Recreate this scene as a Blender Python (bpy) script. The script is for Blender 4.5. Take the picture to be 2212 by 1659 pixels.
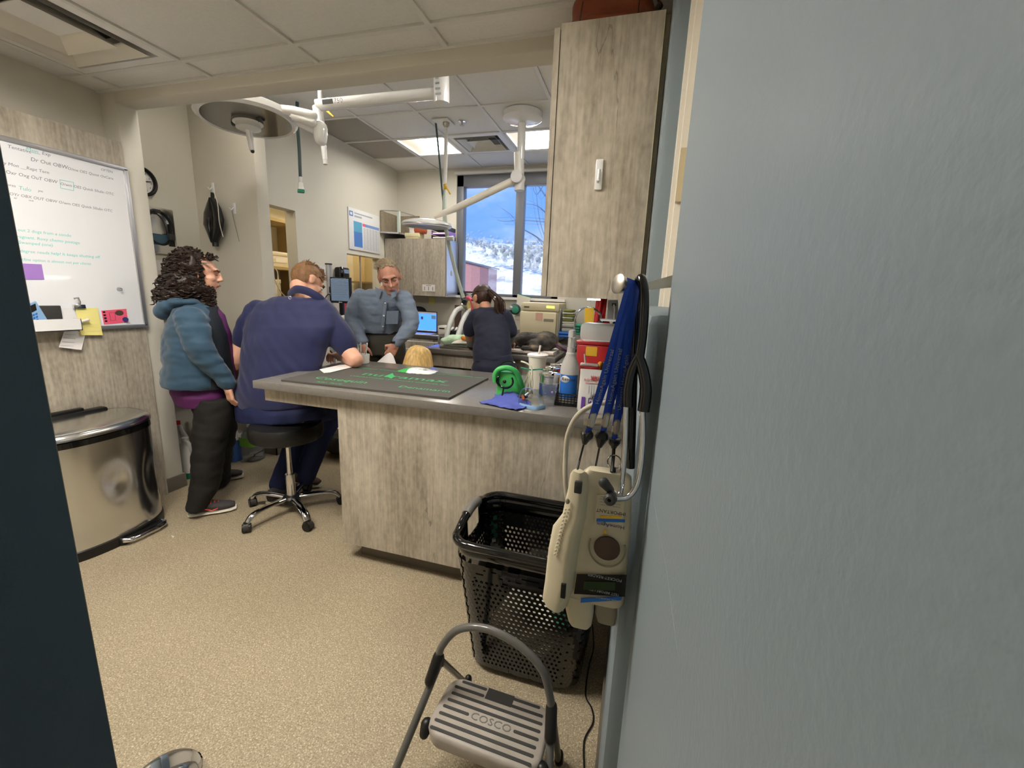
import bpy, bmesh, math, random
from mathutils import Vector, Matrix, noise, Quaternion
random.seed(7)
sc = bpy.context.scene
for _o in list(bpy.data.objects): bpy.data.objects.remove(_o, do_unlink=True)
col = sc.collection
# ------------------------------------------------------------------ camera
CF, YAW, PIT, ROL, CH = 917.306, 0.278871, 0.205027, 0.0404683, 1.42
def _rot():
    cy, sy, cp, sp, cr, sr = math.cos(YAW), math.sin(YAW), math.cos(PIT), math.sin(PIT), math.cos(ROL), math.sin(ROL)
    Rz = Matrix(((cy, sy, 0), (-sy, cy, 0), (0, 0, 1)))
    A = Matrix(((1, 0, 0), (0, 0, -1), (0, 1, 0)))
    Rp = Matrix(((1, 0, 0), (0, cp, -sp), (0, sp, cp)))
    Rr = Matrix(((cr, -sr, 0), (sr, cr, 0), (0, 0, 1)))
    return Rr @ Rp @ A @ Rz
RM = _rot(); RT = RM.transposed(); CAM = Vector((0, 0, CH))
cd = bpy.data.cameras.new('camera'); cam = bpy.data.objects.new('camera', cd); col.objects.link(cam)
cd.sensor_width = 36; cd.lens = CF / 2212 * 36; cd.clip_start = 0.01; cd.clip_end = 300
_m = Matrix((RM[0], -RM[1], -RM[2])).transposed().to_4x4(); _m.translation = CAM
cam.matrix_world = _m; sc.camera = cam
def ray(u, v): return RT @ Vector(((u - 1106) / CF, (v - 829.5) / CF, 1))
def fl(u, v, z=0.0):
    d = ray(u, v); return CAM + d * ((z - CH) / d.z)
def oX(u, v, x):
    d = ray(u, v); return CAM + d * (x / d.x)
def oY(u, v, y):
    d = ray(u, v); return CAM + d * (y / d.y)
def oP(u, v, p, n):
    d = ray(u, v); return CAM + d * ((Vector(p) - CAM).dot(n) / d.dot(n))
# ------------------------------------------------------------------ view, world, sun
vs = sc.view_settings
vs.view_transform = 'Standard'; vs.look = 'None'; vs.gamma = 1; vs.use_curve_mapping = False; vs.exposure = 1.75
def L(r, g, b):
    f = lambda c: (c / 255 / 12.92) if c / 255 <= .04045 else ((c / 255 + .055) / 1.055) ** 2.4
    return (f(r), f(g), f(b), 1)
w = bpy.data.worlds.new('world'); sc.world = w; w.use_nodes = True
nt = w.node_tree; nt.nodes.clear()
_o = nt.nodes.new('ShaderNodeOutputWorld'); _b = nt.nodes.new('ShaderNodeBackground'); _b.inputs[1].default_value = 0.42
_t = nt.nodes.new('ShaderNodeTexCoord'); _mp = nt.nodes.new('ShaderNodeMapping'); _mp.inputs['Scale'].default_value = (3, 3, 6)
_n = nt.nodes.new('ShaderNodeTexNoise'); _n.inputs['Scale'].default_value = 1.6; _n.inputs['Detail'].default_value = 6
_r = nt.nodes.new('ShaderNodeValToRGB'); _r.color_ramp.elements[0].position = .47; _r.color_ramp.elements[1].position = .75
_r.color_ramp.elements[0].color = L(112, 160, 236); _r.color_ramp.elements[1].color = L(225, 236, 250)
for a, b in ((_t.outputs['Generated'], _mp.inputs[0]), (_mp.outputs[0], _n.inputs['Vector']), (_n.outputs[0], _r.inputs[0]), (_r.outputs[0], _b.inputs[0]), (_b.outputs[0], _o.inputs[0])): nt.links.new(a, b)
sl = bpy.data.lights.new('sun', 'SUN'); sl.energy = 1.35; sl.angle = .02; sl.color = (1, .95, .88)
so = bpy.data.objects.new('sun', sl); so.rotation_euler = (math.radians(48), 0, math.radians(-35)); so.location = (0, 20, 20); col.objects.link(so)
# ------------------------------------------------------------------ materials
MATS = {}
def mat(name, c, rough=.5, metal=0, var=0, vs_=8, bump=0, bs=60, bd=.002, emit=None, es=1, trans=0, ior=1.45, alpha=1, stretch=None, coat=0, spec=.5, sheen=0, sss=0):
    m = bpy.data.materials.new(name); m.use_nodes = True; nt = m.node_tree; p = nt.nodes['Principled BSDF']
    cc = c if len(c) == 4 else L(*c)
    p.inputs['Base Color'].default_value = cc; p.inputs['Roughness'].default_value = rough; p.inputs['Metallic'].default_value = metal
    p.inputs['IOR'].default_value = ior; p.inputs['Transmission Weight'].default_value = trans; p.inputs['Alpha'].default_value = alpha
    p.inputs['Coat Weight'].default_value = coat; p.inputs['Specular IOR Level'].default_value = spec; p.inputs['Sheen Weight'].default_value = sheen
    if sss: p.inputs['Subsurface Weight'].default_value = sss; p.inputs['Subsurface Radius'].default_value = (.008, .004, .002)
    if emit: p.inputs['Emission Color'].default_value = L(*emit); p.inputs['Emission Strength'].default_value = es
    if var or bump:
        tc = nt.nodes.new('ShaderNodeTexCoord'); src = tc.outputs['Object']
        if stretch:
            mp = nt.nodes.new('ShaderNodeMapping'); mp.inputs['Scale'].default_value = stretch; nt.links.new(src, mp.inputs[0]); src = mp.outputs[0]
    if var:
        n = nt.nodes.new('ShaderNodeTexNoise'); n.inputs['Scale'].default_value = vs_; n.inputs['Detail'].default_value = 5
        nt.links.new(src, n.inputs['Vector'])
        r = nt.nodes.new('ShaderNodeValToRGB'); r.color_ramp.elements[0].position = .3; r.color_ramp.elements[1].position = .7
        r.color_ramp.elements[0].color = [x * (1 - var) for x in cc[:3]] + [1]; r.color_ramp.elements[1].color = [min(1, x * (1 + var)) for x in cc[:3]] + [1]
        nt.links.new(n.outputs[0], r.inputs[0]); nt.links.new(r.outputs[0], p.inputs['Base Color'])
    if bump:
        n2 = nt.nodes.new('ShaderNodeTexNoise'); n2.inputs['Scale'].default_value = bs; n2.inputs['Detail'].default_value = 3
        nt.links.new(src, n2.inputs['Vector']); bn = nt.nodes.new('ShaderNodeBump'); bn.inputs['Strength'].default_value = bump; bn.inputs['Distance'].default_value = bd
        nt.links.new(n2.outputs[0], bn.inputs['Height']); nt.links.new(bn.outputs[0], p.inputs['Normal'])
    MATS[name] = m; return m
def wood(name, lo, hi, rough=.45, sx=1.0, crack=1.0):
    m = bpy.data.materials.new(name); m.use_nodes = True; nt = m.node_tree; p = nt.nodes['Principled BSDF']; p.inputs['Roughness'].default_value = rough
    N = nt.nodes.new; K = nt.links.new
    tc = N('ShaderNodeTexCoord')
    def nz(scale, s, det=5, dist=0):
        mp = N('ShaderNodeMapping'); mp.inputs['Scale'].default_value = scale; K(tc.outputs['Object'], mp.inputs[0])
        n = N('ShaderNodeTexNoise'); n.inputs['Scale'].default_value = s; n.inputs['Detail'].default_value = det; n.inputs['Distortion'].default_value = dist
        K(mp.outputs[0], n.inputs['Vector']); return n.outputs[0]
    a = nz((5 * sx, 5 * sx, .9), 1.6, 6, .4); b = nz((60 * sx, 60 * sx, 2.2), 1.5, 5); c3 = nz((2.6 * sx, 2.6 * sx, .3), 1.1, 6, .2); d = nz((2.2, 2.2, 1), 26, 8)
    def mth(op, x, y):
        q = N('ShaderNodeMath'); q.operation = op
        for i, z in enumerate((x, y)):
            if isinstance(z, (int, float)): q.inputs[i].default_value = z
            else: K(z, q.inputs[i])
        return q.outputs[0]
    v = mth('ADD', mth('ADD', mth('MULTIPLY', a, .42), mth('MULTIPLY', b, .30)), mth('MULTIPLY', d, .28))
    r = N('ShaderNodeValToRGB'); r.color_ramp.elements[0].position = .36; r.color_ramp.elements[1].position = .64
    r.color_ramp.elements[0].color = L(*lo); r.color_ramp.elements[1].color = L(*hi); K(v, r.inputs[0])
    ln = mth('ABSOLUTE', mth('SUBTRACT', c3, .5), 0); lt = mth('LESS_THAN', ln, .0016 * crack); bt = mth('GREATER_THAN', nz((1.5, 1.5, .8), 1.3, 2), .5)
    mk = mth('MULTIPLY', mth('MULTIPLY', lt, bt), .45)
    mx = N('ShaderNodeMixRGB'); mx.inputs[2].default_value = [x * .35 for x in L(*lo)[:3]] + [1]; K(mk, mx.inputs[0]); K(r.outputs[0], mx.inputs[1]); K(mx.outputs[0], p.inputs['Base Color'])
    MATS[name] = m; return m
def speck(name, base, lt, dk, rough):
    m = bpy.data.materials.new(name); m.use_nodes = True; nt = m.node_tree; p = nt.nodes['Principled BSDF']; p.inputs['Roughness'].default_value = rough
    N = nt.nodes.new; K = nt.links.new; tc = N('ShaderNodeTexCoord')
    def nz(s, det):
        n = N('ShaderNodeTexNoise'); n.inputs['Scale'].default_value = s; n.inputs['Detail'].default_value = det; K(tc.outputs['Object'], n.inputs['Vector']); return n.outputs[0]
    r = N('ShaderNodeValToRGB'); e = r.color_ramp.elements
    e[0].position = .34; e[0].color = L(*dk); e[1].position = .46; e[1].color = L(*base); k = e.new(.56); k.color = L(*base); k = e.new(.68); k.color = L(*lt)
    K(nz(210, 2), r.inputs[0])
    big = N('ShaderNodeMixRGB'); big.blend_type = 'MULTIPLY'; big.inputs[0].default_value = .35; K(r.outputs[0], big.inputs[1])
    r2 = N('ShaderNodeValToRGB'); r2.color_ramp.elements[0].position = .3; r2.color_ramp.elements[0].color = (.6, .58, .55, 1); r2.color_ramp.elements[1].position = .65; r2.color_ramp.elements[1].color = (1, 1, 1, 1)
    K(nz(1.3, 4), r2.inputs[0]); K(r2.outputs[0], big.inputs[2]); K(big.outputs[0], p.inputs['Base Color'])
    bn = N('ShaderNodeBump'); bn.inputs['Strength'].default_value = .25; bn.inputs['Distance'].default_value = .001; K(nz(300, 2), bn.inputs['Height']); K(bn.outputs[0], p.inputs['Normal'])
    MATS[name] = m; return m
wood('wood', (144, 134, 118), (202, 193, 176))
wood('wood_dark', (120, 108, 90), (165, 152, 130))
speck('floor', (170, 156, 130), (216, 203, 176), (140, 126, 102), .40)
mat('wall', (214, 209, 195), .75, bump=.15, bs=160)
mat('wall_shade', (212, 206, 192), .75, bump=.15, bs=160)
mat('bluewall', (123, 135, 141), .45, bump=.42, bs=190, bd=.0012, spec=.5)
mat('bluewall_shade', (74, 90, 104), .55, bump=.5, bs=90, bd=.002)  # blue wall paint with the shade on the door put into its colour
mat('ceil', (228, 226, 221), .85, var=.03, vs_=90, bump=.2, bs=220)
mat('grid', (222, 220, 214), .5)
mat('base', (108, 100, 88), .6)
mat('counter', (120, 116, 110), .24, var=.06, vs_=60)
mat('counter_dark', (84, 80, 74), .35)
mat('white', (232, 230, 226), .35)
mat('whitegloss', (236, 236, 236), .15, coat=.4)
mat('offwhite', (226, 220, 206), .45)
mat('board', (236, 238, 242), .06, spec=.8)
mat('alu', (196, 196, 200), .35, metal=.8)
mat('steel', (222, 222, 222), .2, metal=1, bump=.05, bs=3, bd=.01)
mat('chrome', (225, 225, 228), .06, metal=1)
mat('satin', (190, 184, 172), .32, metal=1)
mat('black', (22, 21, 20), .4)
mat('blackgloss', (14, 14, 14), .12, coat=.5)
mat('blackvinyl', (28, 27, 26), .38, bump=.15, bs=200)
mat('darkgrey', (58, 57, 55), .5)
mat('midgrey', (112, 110, 106), .4)
mat('steptread', (166, 158, 148), .42, var=.10, vs_=12)
mat('steppaint', (96, 94, 90), .3, coat=.3)
mat('beige', (204, 194, 166), .42, bump=.12, bs=500, bd=.0006)
mat('greybeige', (150, 142, 122), .45)
mat('lanyard', (36, 74, 178), .45, bump=.2, bs=700, bd=.0006)
mat('print_silver', (168, 176, 186), .4)
mat('mat', (78, 75, 70), .65, bump=.2, bs=500, bd=.0006)
mat('printgreen', (58, 178, 104), .5)
mat('green', (70, 178, 92), .38)
mat('tealgreen', (52, 140, 112), .7)
mat('teal', (104, 204, 196), .5); mat('marker', (132, 126, 140), .6); mat('navyink', (40, 44, 110), .4)
mat('navy', (27, 33, 76), .75, sheen=.15, bump=.12, bs=350)
mat('scrub', (27, 31, 54), .75, sheen=.1, bump=.12, bs=350)
mat('navypants', (25, 34, 76), .75)
mat('jacket', (44, 74, 96), .75, sheen=.2, bump=.2, bs=300)
mat('lining', (20, 28, 38), .8)
mat('purple', (92, 32, 92), .7); mat('blackpants', (24, 22, 20), .8, bump=.1, bs=250)
mat('chambray', (124, 138, 158), .75, var=.08, vs_=120, bump=.1, bs=400)
mat('slacks', (66, 64, 56), .8); mat('greysleeve', (142, 146, 148), .8, var=.15, vs_=200)
mat('skin', (220, 168, 142), .5, var=.06, vs_=25, sss=.1)
mat('skin_red', (208, 152, 130), .5, var=.08, vs_=25, sss=.1)
mat('skin_tan', (206, 152, 124), .5, var=.06, vs_=25, sss=.1)
mat('lip', (168, 92, 84), .5); mat('eye', (230, 226, 220), .2); mat('iris', (40, 28, 20), .3); mat('brow', (84, 60, 44), .8)
mat('hair_dark', (40, 26, 18), .45, var=.3, vs_=30); mat('hair_brown', (128, 92, 58), .55, var=.25, vs_=40); mat('hair_grey', (158, 142, 118), .6, var=.25, vs_=40)
mat('hair_blond', (214, 178, 112), .45, var=.35, vs_=60, stretch=(1, 1, .06)); mat('hair_brunette', (64, 44, 34), .4, var=.25, vs_=40)
mat('shoe', (64, 60, 62), .7); mat('sole', (222, 216, 204), .6); mat('lace', (240, 92, 60), .6); mat('shoe_brown', (82, 64, 52), .7)
mat('glass', (235, 240, 240), .03, trans=1, ior=1.1, alpha=.35)
mat('clear', (240, 242, 244), .12, trans=.85, ior=1.2)
mat('clearcup', (236, 238, 240), .12, trans=.9, ior=1.12, alpha=.42)
mat('film', (236, 238, 236), .15, trans=.9, ior=1.08, alpha=.3)
mat('frost', (236, 236, 232), .45, trans=.5, ior=1.3)
mat('winframe', (112, 114, 120), .4)
mat('red', (186, 34, 36), .45); mat('redclear', (214, 60, 66), .2, trans=.35); mat('yellow', (232, 186, 52), .6); mat('orange', (232, 150, 40), .5); mat('rust', (178, 84, 48), .5)
mat('blue', (38, 108, 196), .45); mat('ltblue', (140, 180, 220), .6); mat('cloth_blue', (82, 94, 176), .8, bump=.2, bs=300); mat('pink', (244, 96, 128), .6); mat('paleyellow', (240, 228, 140), .7)
mat('lilac', (168, 128, 206), .6); mat('paper', (236, 232, 230), .7); mat('cardboard', (196, 182, 150), .8); mat('leather', (142, 72, 46), .35, var=.2, vs_=8, bump=.2, bs=40)
mat('screenblue', (40, 90, 220), .3, emit=(52, 104, 236), es=1.0); mat('screendim', (72, 84, 98), .15, emit=(84, 98, 114), es=.35); mat('lcd', (40, 62, 36), .2)
mat('lightpanel', (255, 250, 240), .5, emit=(255, 250, 242), es=11.5); mat('ledstrip', (255, 255, 255), .5, emit=(245, 250, 255), es=6)
mat('brick', (178, 128, 124), .8, var=.1, vs_=20)
mat('snow', (238, 242, 250), .8, var=.0)
mat('shrub', (170, 172, 168), .9, var=.15, vs_=20); mat('twig', (86, 82, 92), .8)
mat('towel', (206, 200, 184), .95, bump=.5, bs=200); mat('towel_stripe', (120, 126, 60), .95); mat('camo', (146, 148, 112), .9, var=.75, vs_=14)
mat('padcloth', (226, 214, 204), .9, bump=.2, bs=120); mat('mint', (190, 220, 186), .6, bump=.2, bs=30); mat('autoclave', (222, 210, 176), .45)
mat('dogblack', (44, 40, 38), .7, bump=.5, bs=160, bd=.006); mat('dogtan', (136, 112, 84), .75, var=.3, vs_=14, bump=.5, bs=160, bd=.006); mat('doggrey', (104, 98, 92), .75, var=.3, vs_=20, bump=.5, bs=160, bd=.006)
mat('jugwhite', (228, 226, 222), .4, trans=.25); mat('liquidgreen', (20, 104, 74), .3); mat('liquidblue', (58, 98, 168), .35); mat('labelgreen', (110, 168, 50), .5)
mat('shelfwood', (182, 162, 118), .6); mat('binyellow', (222, 214, 172), .5); mat('tile', (160, 154, 144), .7)
mat('hose', (206, 208, 204), .45, bump=.0); mat('greenhose', (60, 84, 84), .4); mat('hosepale', (196, 206, 196), .45)
MATS_SNOW = MATS['snow']
def _snow():
    nt = MATS_SNOW.node_tree; p = nt.nodes['Principled BSDF']; N = nt.nodes.new
    tc = N('ShaderNodeTexCoord'); n = N('ShaderNodeTexNoise'); n.inputs['Scale'].default_value = 1.1; n.inputs['Detail'].default_value = 8; n.inputs['Roughness'].default_value = .7
    r = N('ShaderNodeValToRGB'); r.color_ramp.elements[0].position = .40; r.color_ramp.elements[0].color = L(176, 178, 182); r.color_ramp.elements[1].position = .52; r.color_ramp.elements[1].color = L(240, 244, 252)
    nt.links.new(tc.outputs['Object'], n.inputs['Vector']); nt.links.new(n.outputs[0], r.inputs[0]); nt.links.new(r.outputs[0], p.inputs['Base Color'])
_snow()
# ------------------------------------------------------------------ mesh builder
V = Vector
class MB:
    def __init__(s): s.v = []; s.f = []; s.m = []; s.mi = 0
    def add(s, vs, fs):
        o = len(s.v); s.v += [V(x) for x in vs]; s.f += [[i + o for i in f] for f in fs]; s.m += [s.mi] * len(fs); return s
    def box(s, a, b, M=None, bev=0):
        x0, y0, z0 = [min(p, q) for p, q in zip(a, b)]; x1, y1, z1 = [max(p, q) for p, q in zip(a, b)]
        if bev <= 0:
            vs = [V((x, y, z)) for z in (z0, z1) for y in (y0, y1) for x in (x0, x1)]
            fs = [(0, 2, 3, 1), (4, 5, 7, 6), (0, 1, 5, 4), (2, 6, 7, 3), (0, 4, 6, 2), (1, 3, 7, 5)]
        else:
            bm = bmesh.new(); bmesh.ops.create_cube(bm, size=1)
            for q in bm.verts: q.co = V(((x0 + x1) / 2 + q.co.x * (x1 - x0), (y0 + y1) / 2 + q.co.y * (y1 - y0), (z0 + z1) / 2 + q.co.z * (z1 - z0)))
            bev = min(bev, .49 * min(x1 - x0, y1 - y0, z1 - z0))
            bmesh.ops.bevel(bm, geom=bm.edges[:], offset=bev, segments=2, profile=.5, affect='EDGES', clamp_overlap=True)
            bm.verts.index_update(); vs = [q.co.copy() for q in bm.verts]; fs = [[q.index for q in f.verts] for f in bm.faces]; bm.free()
        if M is not None: vs = [M @ q for q in vs]
        return s.add(vs, fs)
    def loft(s, rings, cap=True, n=16, closed=False, power=1):
        # rings: (center, ax, ay)
        vs = []
        for c, ax, ay in rings:
            c, ax, ay = V(c), V(ax), V(ay)
            for i in range(n):
                t = 2 * math.pi * i / n; ct, st = math.cos(t), math.sin(t)
                if power != 1: ct = math.copysign(abs(ct) ** power, ct); st = math.copysign(abs(st) ** power, st)
                vs.append(c + ax * ct + ay * st)
        fs = []; R = len(rings)
        for r in range(R if closed else R - 1):
            for i in range(n):
                a, b = r * n + i, r * n + (i + 1) % n; c_, d = ((r + 1) % R) * n + (i + 1) % n, ((r + 1) % R) * n + i
                fs.append((a, b, c_, d))
        if cap and not closed:
            fs.append(list(range(n))[::-1]); fs.append([(R - 1) * n + i for i in range(n)])
        return s.add(vs, fs)
    def cyl(s, a, b, r0, r1=None, n=20, cap=True):
        a, b = V(a), V(b); r1 = r0 if r1 is None else r1; d = (b - a).normalized(); x = d.orthogonal().normalized(); y = d.cross(x)
        return s.loft([(a, x * r0, y * r0), (b, x * r1, y * r1)], cap, n)
    def tube(s, pts, r, n=8, cap=True, closed=False, flat=None, ref=None):
        pts = [V(p) for p in pts]; rings = []; N = len(pts); x = None
        for i, p in enumerate(pts):
            if closed: d = pts[(i + 1) % N] - pts[i - 1]
            else: d = pts[min(i + 1, N - 1)] - pts[max(i - 1, 0)]
            d = d.normalized() if d.length > 1e-9 else V((0, 0, 1))
            if ref is not None: x = (V(ref) - d * d.dot(V(ref))); x = x.normalized() if x.length > 1e-6 else d.orthogonal().normalized()
            elif x is None: x = d.orthogonal().normalized()
            else:
                x = x - d * d.dot(x); x = x.normalized() if x.length > 1e-6 else d.orthogonal().normalized()
            y = d.cross(x); rr = r[i] if isinstance(r, (list, tuple)) else r
            rings.append((p, x * rr, y * rr * (flat if flat else 1)))
        return s.loft(rings, cap, n, closed)
    def chain(s, pts, rs, n=12, sub=6):
        # rounded capsule chain
        pts = [V(p) for p in pts]; P = []; Rr = []
        d0 = (pts[0] - pts[1]).normalized(); d1 = (pts[-1] - pts[-2]).normalized()
        for k in (1, .8, .5): P.append(pts[0] + d0 * rs[0] * k); Rr.append(max(rs[0] * math.sqrt(max(0, 1 - k * k)), rs[0] * .1))
        for i in range(len(pts)): P.append(pts[i]); Rr.append(rs[i])
        for k in (.5, .8, 1): P.append(pts[-1] + d1 * rs[-1] * k); Rr.append(max(rs[-1] * math.sqrt(max(0, 1 - k * k)), rs[-1] * .1))
        return s.tube(P, Rr, n)
    def lathe(s, prof, c=(0, 0, 0), n=28, axis=None, cap=True):
        c = V(c)
        if axis is None: ax, x, y = V((0, 0, 1)), V((1, 0, 0)), V((0, 1, 0))
        else: ax = V(axis).normalized(); x = ax.orthogonal().normalized(); y = ax.cross(x)
        return s.loft([(c + ax * h, x * max(r, 1e-5), y * max(r, 1e-5)) for r, h in prof], cap, n)
    def ell(s, c, r, M=None, n=16, m=10):
        c = V(c); r = (r, r, r) if isinstance(r, (int, float)) else r; vs = []
        M3 = M.to_3x3() if M is not None else Matrix.Identity(3)
        for j in range(1, m):
            ph = math.pi * j / m
            for i in range(n):
                t = 2 * math.pi * i / n; vs.append(c + M3 @ V((r[0] * math.sin(ph) * math.cos(t), r[1] * math.sin(ph) * math.sin(t), r[2] * math.cos(ph))))
        fs = [(j * n + i, (j + 1) * n + i, (j + 1) * n + (i + 1) % n, j * n + (i + 1) % n) for j in range(m - 2) for i in range(n)]
        T = len(vs); vs += [c + M3 @ V((0, 0, r[2])), c - M3 @ V((0, 0, r[2]))]
        fs += [(T, i, (i + 1) % n) for i in range(n)] + [(T + 1, (m - 2) * n + (i + 1) % n, (m - 2) * n + i) for i in range(n)]
        return s.add(vs, fs)
    def prism(s, poly, ext):
        poly = [V(p) for p in poly]; e = V(ext); n = len(poly)
        return s.add(poly + [p + e for p in poly], [list(range(n))[::-1], [n + i for i in range(n)]] + [(i, (i + 1) % n, n + (i + 1) % n, n + i) for i in range(n)])
    def sheet(s, fn, nu, nv, th=0, nrm=None):
        g = [[V(fn(i / nu, j / nv)) for i in range(nu + 1)] for j in range(nv + 1)]; vs = [p for row in g for p in row]; W = nu + 1
        fs = [(j * W + i, j * W + i + 1, (j + 1) * W + i + 1, (j + 1) * W + i) for j in range(nv) for i in range(nu)]
        if th:
            n0 = len(vs); nn = V(nrm) * th; vs2 = [p + nn for p in vs]
            fs2 = [tuple(n0 + k for k in f[::-1]) for f in fs]; bd = [j * 1 for j in range(W)] + [j * W + nu for j in range(1, nv + 1)] + [nv * W + i for i in range(nu - 1, -1, -1)] + [j * W for j in range(nv - 1, 0, -1)]
            sd = [(bd[k], bd[(k + 1) % len(bd)], n0 + bd[(k + 1) % len(bd)], n0 + bd[k]) for k in range(len(bd))]
            return s.add(vs + vs2, fs + fs2 + sd)
        return s.add(vs, fs)
    def mesh(s, name):
        me = bpy.data.meshes.new(name); me.from_pydata([tuple(p) for p in s.v], [], s.f)
        me.polygons.foreach_set('material_index', s.m); me.update()
        bm = bmesh.new(); bm.from_mesh(me); bmesh.ops.recalc_face_normals(bm, faces=bm.faces[:]); bm.to_mesh(me); bm.free(); return me
def _smooth(me, ang):
    me.shade_smooth()
    if ang: me.set_sharp_from_angle(angle=math.radians(ang))
def tag(o, label=None, cat=None, group=None, kind=None):
    if label: o['label'] = label
    if cat: o['category'] = cat
    if group: o['group'] = group
    if kind: o['kind'] = kind
    return o
def link(name, me, m, parent=None, sm=38, origin=None):
    ms = m if isinstance(m, (list, tuple)) else [m]
    for k in ms: me.materials.append(MATS[k] if isinstance(k, str) else k)
    if sm: _smooth(me, sm)
    o = bpy.data.objects.new(name, me); col.objects.link(o)
    if parent is not None:
        o.parent = parent
        if parent.type == 'EMPTY' or parent.get('_shift'): o.matrix_parent_inverse = Matrix.Translation(-parent.location)
    else:
        xs = [p.co for p in me.vertices]
        c = V(((min(p.x for p in xs) + max(p.x for p in xs)) / 2, (min(p.y for p in xs) + max(p.y for p in xs)) / 2, min(p.z for p in xs)))
        me.transform(Matrix.Translation(-c)); o.location = c; o['_shift'] = 1
    return o
def O(name, mb, m, parent=None, sm=38): return link(name, mb.mesh(name), m, parent, sm)
def thing(name, label, cat, loc, group=None):
    o = bpy.data.objects.new(name, None); col.objects.link(o); o.location = V(loc); o.empty_display_size = .05
    return tag(o, label, cat, group)
def struct(name, mb, m, sm=38): return tag(O(name, mb, m, None, sm), kind='structure')
def blob(name, mb, m, parent, vox=.008, smooth=4, disp=None):
    me = mb.mesh(name + '_raw'); t = bpy.data.objects.new('tmp', me); col.objects.link(t)
    a = t.modifiers.new('r', 'REMESH'); a.mode = 'VOXEL'; a.voxel_size = vox; a.adaptivity = 0
    if smooth: b = t.modifiers.new('s', 'SMOOTH'); b.factor = .5; b.iterations = smooth
    dg = bpy.context.evaluated_depsgraph_get(); dg.update()
    me2 = bpy.data.meshes.new_from_object(t.evaluated_get(dg)); bpy.data.objects.remove(t); bpy.data.meshes.remove(me); me2.name = name
    if disp:
        nr = [v.normal.copy() for v in me2.vertices]
        for v, q in zip(me2.vertices, nr): v.co += q * disp(v.co, q)
    me2.materials.clear()
    return link(name, me2, m, parent, sm=180)
def folds(amp, s, stretch=(1, 1, 1), seed=0):
    sv = V(stretch)
    return lambda p, n: amp * (noise.noise(V((p.x * sv.x, p.y * sv.y, p.z * sv.z)) * s + V((seed, 0, 0))) + .5 * noise.noise(V((p.x * sv.x, p.y * sv.y, p.z * sv.z)) * s * 2.1 + V((seed, 3, 0))))
def text(name, s, size, org, xd, yd, m, parent, ext=.0003, align='LEFT', sx=1.0):
    c = bpy.data.curves.new('t', 'FONT'); c.body = s; c.size = size; c.extrude = ext; c.align_x = align; c.resolution_u = 2; c.shear = .18 if name == 'handwriting' else 0
    t = bpy.data.objects.new('t', c); col.objects.link(t); dg = bpy.context.evaluated_depsgraph_get(); dg.update()
    me = bpy.data.meshes.new_from_object(t.evaluated_get(dg)); bpy.data.objects.remove(t); bpy.data.curves.remove(c)
    x = V(xd).normalized() * sx; y = V(yd).normalized(); z = x.normalized().cross(y).normalized()
    M = Matrix(((x.x, y.x, z.x, org[0]), (x.y, y.y, z.y, org[1]), (x.z, y.z, z.z, org[2]), (0, 0, 0, 1))); me.transform(M); me.materials.clear()
    return link(name, me, m, parent, sm=0)
def bez(p, n=12):
    # Catmull-Rom through points
    p = [V(q) for q in p]; out = []
    for i in range(len(p) - 1):
        a, b, c, d = p[max(i - 1, 0)], p[i], p[i + 1], p[min(i + 2, len(p) - 1)]
        for k in range(n):
            t = k / n; out.append(.5 * ((2 * b) + (c - a) * t + (2 * a - 5 * b + 4 * c - d) * t * t + (3 * b - a - 3 * c + d) * t ** 3))
    out.append(p[-1]); return out
# ================================================================== the setting
CZ, FZ = 2.47, 2.90          # near and far ceiling heights
XR, YF = .012, 5.15
struct('floor', MB().box((-4.6, -1.3, -.08), (.3, 5.3, 0)), 'floor')
def wallbox(name, boxes, m='wall', bev=0):
    mb = MB()
    for a, b in boxes: mb.box(a, b, bev=bev)
    return struct(name, mb, m)
WX0, WX1, WZ0, WZ1 = -2.28, -.95, 1.40, 2.83
wallbox('wall_far', [((-3.3, YF, 0), (WX0, YF + .18, FZ + .1)), ((WX1, YF, 0), (.2, YF + .18, FZ + .1)), ((WX0, YF, 0), (WX1, YF + .18, WZ0)), ((WX0, YF, WZ1), (WX1, YF + .18, FZ + .1))])
LX = -3.1
wallbox('wall_left', [((LX - .12, 2.87, 2.1), (LX, YF, FZ + .1)), ((LX - .12, 3.39, 0), (LX, 4.10, 2.1)), ((LX - .12, 4.10, 0), (LX, 4.73, .95)), ((LX - .12, 4.10, 1.80), (LX, 4.73, 2.1)), ((LX - .12, 4.73, 0), (LX, YF, 2.1)), ((LX - .12, 2.87, 0), (LX, 2.93, 2.1))])
mb = MB().box((-3.6, 2.75, 0), (-2.86, 2.87, FZ + .1), bev=.018); struct('wall_partition', mb, 'wall_shade')
wallbox('wall_recess', [((-3.62, 1.9, 0), (-3.47, 2.76, FZ + .1))])
mb = MB().box((-3.6, 1.94, 0), (-2.98, 2.06, FZ + .1), bev=.018); struct('wall_column', mb, 'wall')
wallbox('wall_side', [((-3.62, -1.3, 0), (-3.1, 1.95, FZ))], 'wall_shade')
wallbox('wall_back', [((-3.7, -1.3, 0), (.3, -1.2, FZ))], 'wall_shade')
mb = MB().box((-2.99, 1.94, 2.412), (.02, 2.06, FZ + .12), bev=.012); struct('trim_header', mb, 'wall_shade')
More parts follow.
